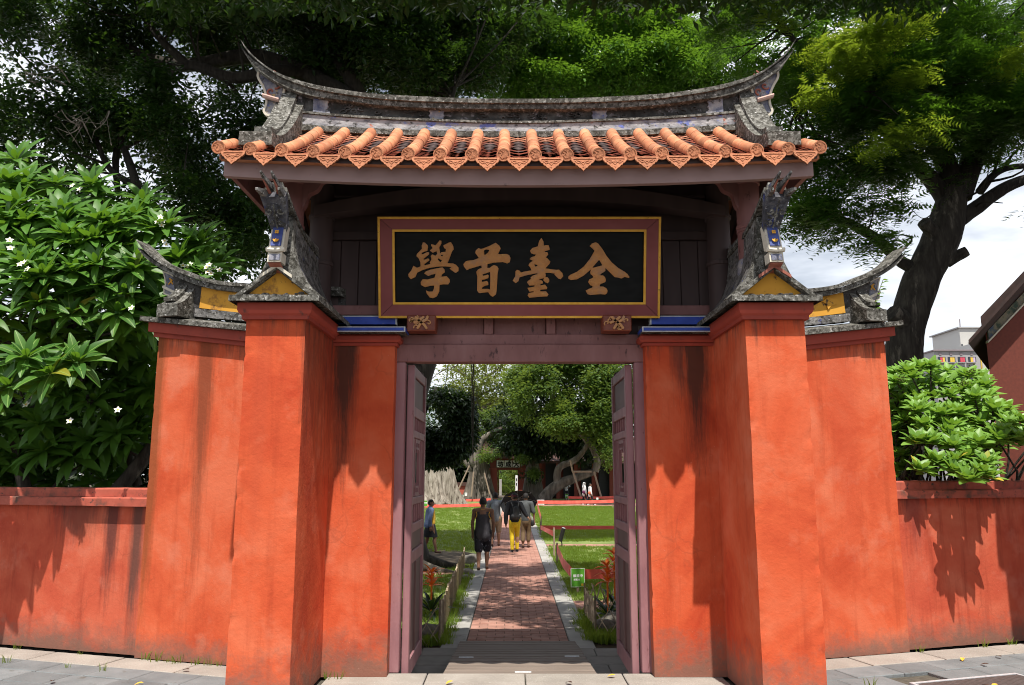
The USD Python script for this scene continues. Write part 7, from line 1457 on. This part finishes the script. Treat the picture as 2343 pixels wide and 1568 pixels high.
# yellow trousers, cap, backpack
q, h = hgt(1177, 1263, 1128); t, L, A, head, oh = person('person in black hoodie, maroon cap and bright yellow trousers carrying a backpack', q, h, .1, {}, .05, dict(l=((-.05, -.01, -.17), (-.05, .0, -.33)), r=((.07, -.02, -.14), (.11, -.03, -.20))), head_turn=.9, build=.9)
cloth(t, 'hoodie', [[(V(0, 0, .54 * h), .092 * h), (V(0, 0, .66 * h), .092 * h), (V(0, 0, .76 * h), .088 * h), (V(0, 0, .82 * h), .056 * h)], [(A['l'][0], .043 * h), (V(0, 0, .80 * h), .06 * h), (A['r'][0], .043 * h)], sleeve(A, 'l', 1.9, h, .046), sleeve(A, 'r', 1.9, h, .046), [(V(-.03 * h, -.03 * h, .825 * h), .042 * h), (V(.03 * h, -.03 * h, .825 * h), .042 * h)]], 'cloth_black', h)
cloth(t, 'trousers', [[(V(0, 0, .53 * h), .083 * h), (V(0, 0, .49 * h), .082 * h)]] + [[(L[n][0], .060 * h), (L[n][1], .040 * h), (L[n][2] + V(0, 0, .01 * h), .030 * h)] for n in 'lr'], 'trousers_yellow', h); shoe(t, L, h, 'cloth_black', .024, 'sole_white')
cp = trimesh.creation.icosphere(3, 1.0); v = cp.vertices * V(.056 * h, .067 * h, .070 * h); v[:, 2] = np.maximum(v[:, 2], .012 * h); cp.vertices = v; obj('cap', oh(cp), MT['cap_maroon'], t, smooth=True)
brim = loft([[(.052 * h * math.sin(a), (.05 + k) * h + .012 * h * math.cos(a), .018 * h - .008 * h * math.cos(a * 1.2)) for a in np.linspace(-1.3, 1.3, 9)] + [(.052 * h * math.sin(a), (.05 + k) * h + .012 * h * math.cos(a), .013 * h - .008 * h * math.cos(a * 1.2)) for a in np.linspace(1.3, -1.3, 9)] for k in (0, .05)]); obj('brim', oh(brim), MT['cloth_yellow'], t)
bp = thing('backpack', 'small black backpack on the back of the person in yellow trousers', 'bag', loc=tuple(q), rz=.1); bx_ = solid([[(V(.01, -.115 * h, .60 * h), .055 * h), (V(.01, -.115 * h, .73 * h), .048 * h)], [(V(-.03 * h, -.112 * h, .60 * h), .05 * h), (V(.045 * h, -.112 * h, .60 * h), .05 * h)]], .02, 3); obj('bag_body', bx_, MT['black'], bp, smooth=True)
for s in (-1, 1): obj('strap', tube(curve([V(s * .035 * h, -.13 * h, .74 * h), V(s * .06 * h, -.09 * h, .82 * h), V(s * .07 * h, .0, .848 * h), V(s * .07 * h, .07 * h, .78 * h)], 8), .010 * h, 5), MT['black'], bp)
# umbrella carrier
q, h = hgt(1203, 1256, 1129); q = q + [0, .35, 0]; t, L, A, head, oh = person('person in dark slate shirt and rolled brown trousers under the umbrella', q, h, -.15, {}, .06, dict(l=((-.03, .06, -.12), (.04, .12, -.02)), r=((.05, -.01, -.17), (.055, .02, -.32))), build=.92)
cloth(t, 'shirt', [[(V(0, 0, .51 * h), .092 * h), (V(0, 0, .66 * h), .092 * h), (V(0, 0, .76 * h), .088 * h), (V(0, 0, .82 * h), .054 * h)], [(A['l'][0], .045 * h), (V(0, 0, .80 * h), .06 * h), (A['r'][0], .045 * h)], sleeve(A, 'l', .9, h, .046), sleeve(A, 'r', .9, h, .046)], 'cloth_slate', h)
cloth(t, 'trousers', [[(V(0, 0, .52 * h), .088 * h), (V(0, 0, .47 * h), .088 * h)]] + [[(L[n][0], .066 * h), (L[n][1], .046 * h), (L[n][2] + V(0, 0, .09 * h), .038 * h)] for n in 'lr'], 'trousers_brown', h); shoe(t, L, h, 'sandal', .024)
cu = P(1186, 1150, q[1] + .40)
um = thing('umbrella', 'open black umbrella held over the pair on the path', 'umbrella', base=tuple(cu)); rad = .53; tilt = np.array([-.08, .72, .68]); tilt /= np.linalg.norm(tilt); ua = np.cross(tilt, [0, 1, 0]); ua /= np.linalg.norm(ua); ub = np.cross(tilt, ua)
rings = []
for r_, z in ((.02, .13), (.25, .115), (.5, .085), (.8, .03), (1.0, -.04)): rings.append([cu + rad * r_ * (1 - .06 * (j % 2) * r_) * (math.cos(a) * ua + math.sin(a) * ub) + tilt * (z + .012 * (j % 2) * r_) * 1.3 for j, a in enumerate(np.arange(16) * PI / 8)])
cn = loft(rings, True, False); inn = cn.copy(); inn.vertices = inn.vertices - tilt * .006; inn.invert(); obj('canopy', [cn, inn], MT['umbrella'], um)
hand = np.asarray(q) + np.array([-.05, .1, .8 * h]); obj('shaft', tube([cu + tilt * .2, cu - tilt * .55], .007, 6), MT['metal'], um)
for j in range(8): a = j * PI / 4; obj('rib', tube([cu + tilt * .14, cu + rad * .5 * (math.cos(a) * ua + math.sin(a) * ub) + tilt * .10, cu + rad * (math.cos(a) * ua + math.sin(a) * ub) - tilt * .058], .004, 4), MT['metal'], um)
bg = thing('shoulder_bag', 'small round black bag hanging at the hip of the umbrella carrier', 'bag', base=tuple(np.asarray(q) + [.2, 0, .42 * h])); m = trimesh.creation.icosphere(2, .085); m.apply_scale([.7, .5, 1.1]); m.apply_translation(np.asarray(q) + [.185, -.02, .45 * h]); obj('pouch', m, MT['black'], bg, smooth=True); obj('strap', tube([np.asarray(q) + [.185, -.02, .5 * h], np.asarray(q) + [.15, 0, .66 * h]], .006, 4), MT['black'], bg)
# woman at the left
q, h = hgt(983, 1266, 1143); t, L, A, head, oh = person('person in light blue jacket, yellow top and dark skirt walking on the left lawn', q, h, -1.25, {'skin': 'skin_dark'}, .22, dict(l=((-.02, .03, -.16), (-.01, .08, -.30)), r=((.03, -.04, -.16), (.03, -.03, -.31))), head_turn=-.5)
cloth(t, 'yellow_top', [[(V(0, .01 * h, .55 * h), .085 * h), (V(0, .015 * h, .68 * h), .084 * h), (V(0, .01 * h, .78 * h), .07 * h)]], 'cloth_yellow', h)
cloth(t, 'jacket', [[(V(0, -.03 * h, .52 * h), .094 * h), (V(0, -.02 * h, .66 * h), .086 * h), (V(0, -.012 * h, .77 * h), .080 * h), (V(0, -.005, .83 * h), .05 * h)], [(A['l'][0], .043 * h), (V(0, -.01, .81 * h), .055 * h), (A['r'][0], .043 * h)], sleeve(A, 'l', 1.8, h, .046), sleeve(A, 'r', 1.8, h, .046)], 'cloth_blue', h)
obj('skirt', oval([(.30 * h, .115 * h, .15 * h, 0, 0), (.42 * h, .10 * h, .12 * h, 0, 0), (.53 * h, .088 * h, .094 * h, 0, 0), (.57 * h, .08 * h, .08 * h, 0, 0)]), MT['cloth_black'], t, smooth=30); shoe(t, L, h, 'sandal', .022)
d = holder('crossbody_bag', t); m = trimesh.creation.box([.05, .13, .16]); m.apply_translation([-.10 * h, .06 * h, .50 * h]); obj('pouch', m, MT['black'], d); obj('strap', tube(curve([V(-.10 * h, .06 * h, .55 * h), V(-.04 * h, .10 * h, .70 * h), V(.05 * h, .05 * h, .83 * h)], 8), .006, 4), MT['black'], d)
# far walkers
for x, yf, yh, lab, sc_, bagm, st_ in ((1337, 1155, 1103, 'person in white headscarf and pale top walking right beyond the far tape', True, 'bag_purple', .2), (1350, 1156, 1106, 'person with dark hair, white top and orange shoulder bag walking beside the headscarf', False, 'bag_orange', .3)):
    q, h = hgt(x, yf, yh); t, L, A, head, oh = person(lab, q, h, -1.4, {'hair': not sc_}, st_)
    cloth(t, 'top', [[(V(0, 0, .46 * h), .10 * h), (V(0, 0, .66 * h), .09 * h), (V(0, 0, .78 * h), .08 * h)], [(A['l'][0], .045 * h), (V(0, 0, .80 * h), .06 * h), (A['r'][0], .045 * h)], sleeve(A, 'l', 1.8, h, .046), sleeve(A, 'r', 1.8, h, .046)], 'cloth_white', h)
    cloth(t, 'trousers', [[(V(0, 0, .52 * h), .085 * h), (V(0, 0, .48 * h), .085 * h)]] + [[(L[n][0], .064 * h), (L[n][1], .046 * h), (L[n][2], .036 * h)] for n in 'lr'], 'cloth_black', h); shoe(t, L, h, 'cloth_white', .024)
    if sc_: cloth(t, 'headscarf', [[(head + V(0, -.012 * h, .008 * h), .068 * h), (V(0, -.02 * h, .85 * h), .06 * h), (V(0, -.02 * h, .77 * h), .085 * h)]], 'cloth_white', h)
    b_ = holder('bag', t); m = trimesh.creation.icosphere(2, .085 * h); m.apply_scale([.5, 1, .9]); m.apply_translation([.14 * h, -.06 * h, .56 * h]); obj('pouch', m, MT[bagm], b_, smooth=True); obj('strap', tube(curve([V(.14 * h, -.06 * h, .62 * h), V(.12 * h, -.02 * h, .74 * h), V(.09 * h, 0, .83 * h)], 6), .008 * h, 4), MT[bagm], b_)
q = P(*D1(1542, 1285), 62); q[2] = CZ; t, L, A, head, oh = person('person in white shirt standing in the shade before the dark hall', q, 1.6, PI, {'skin': 'skin_dark'}, .03, dict(l=((-.05, .02, -.15), (.02, .10, -.22)), r=((.05, .02, -.15), (-.02, .10, -.22)))); h = 1.6
cloth(t, 'shirt', [[(V(0, 0, .50 * h), .096 * h), (V(0, 0, .76 * h), .088 * h)], [(A['l'][0], .045 * h), (V(0, 0, .80 * h), .06 * h), (A['r'][0], .045 * h)], sleeve(A, 'l', .9, h, .046), sleeve(A, 'r', .9, h, .046)], 'cloth_white', h); cloth(t, 'trousers', [[(V(0, 0, .52 * h), .088 * h), (V(0, 0, .47 * h), .088 * h)]] + [[(L[n][0], .066 * h), (L[n][1], .046 * h), (L[n][2], .036 * h)] for n in 'lr'], 'cloth_black', h)
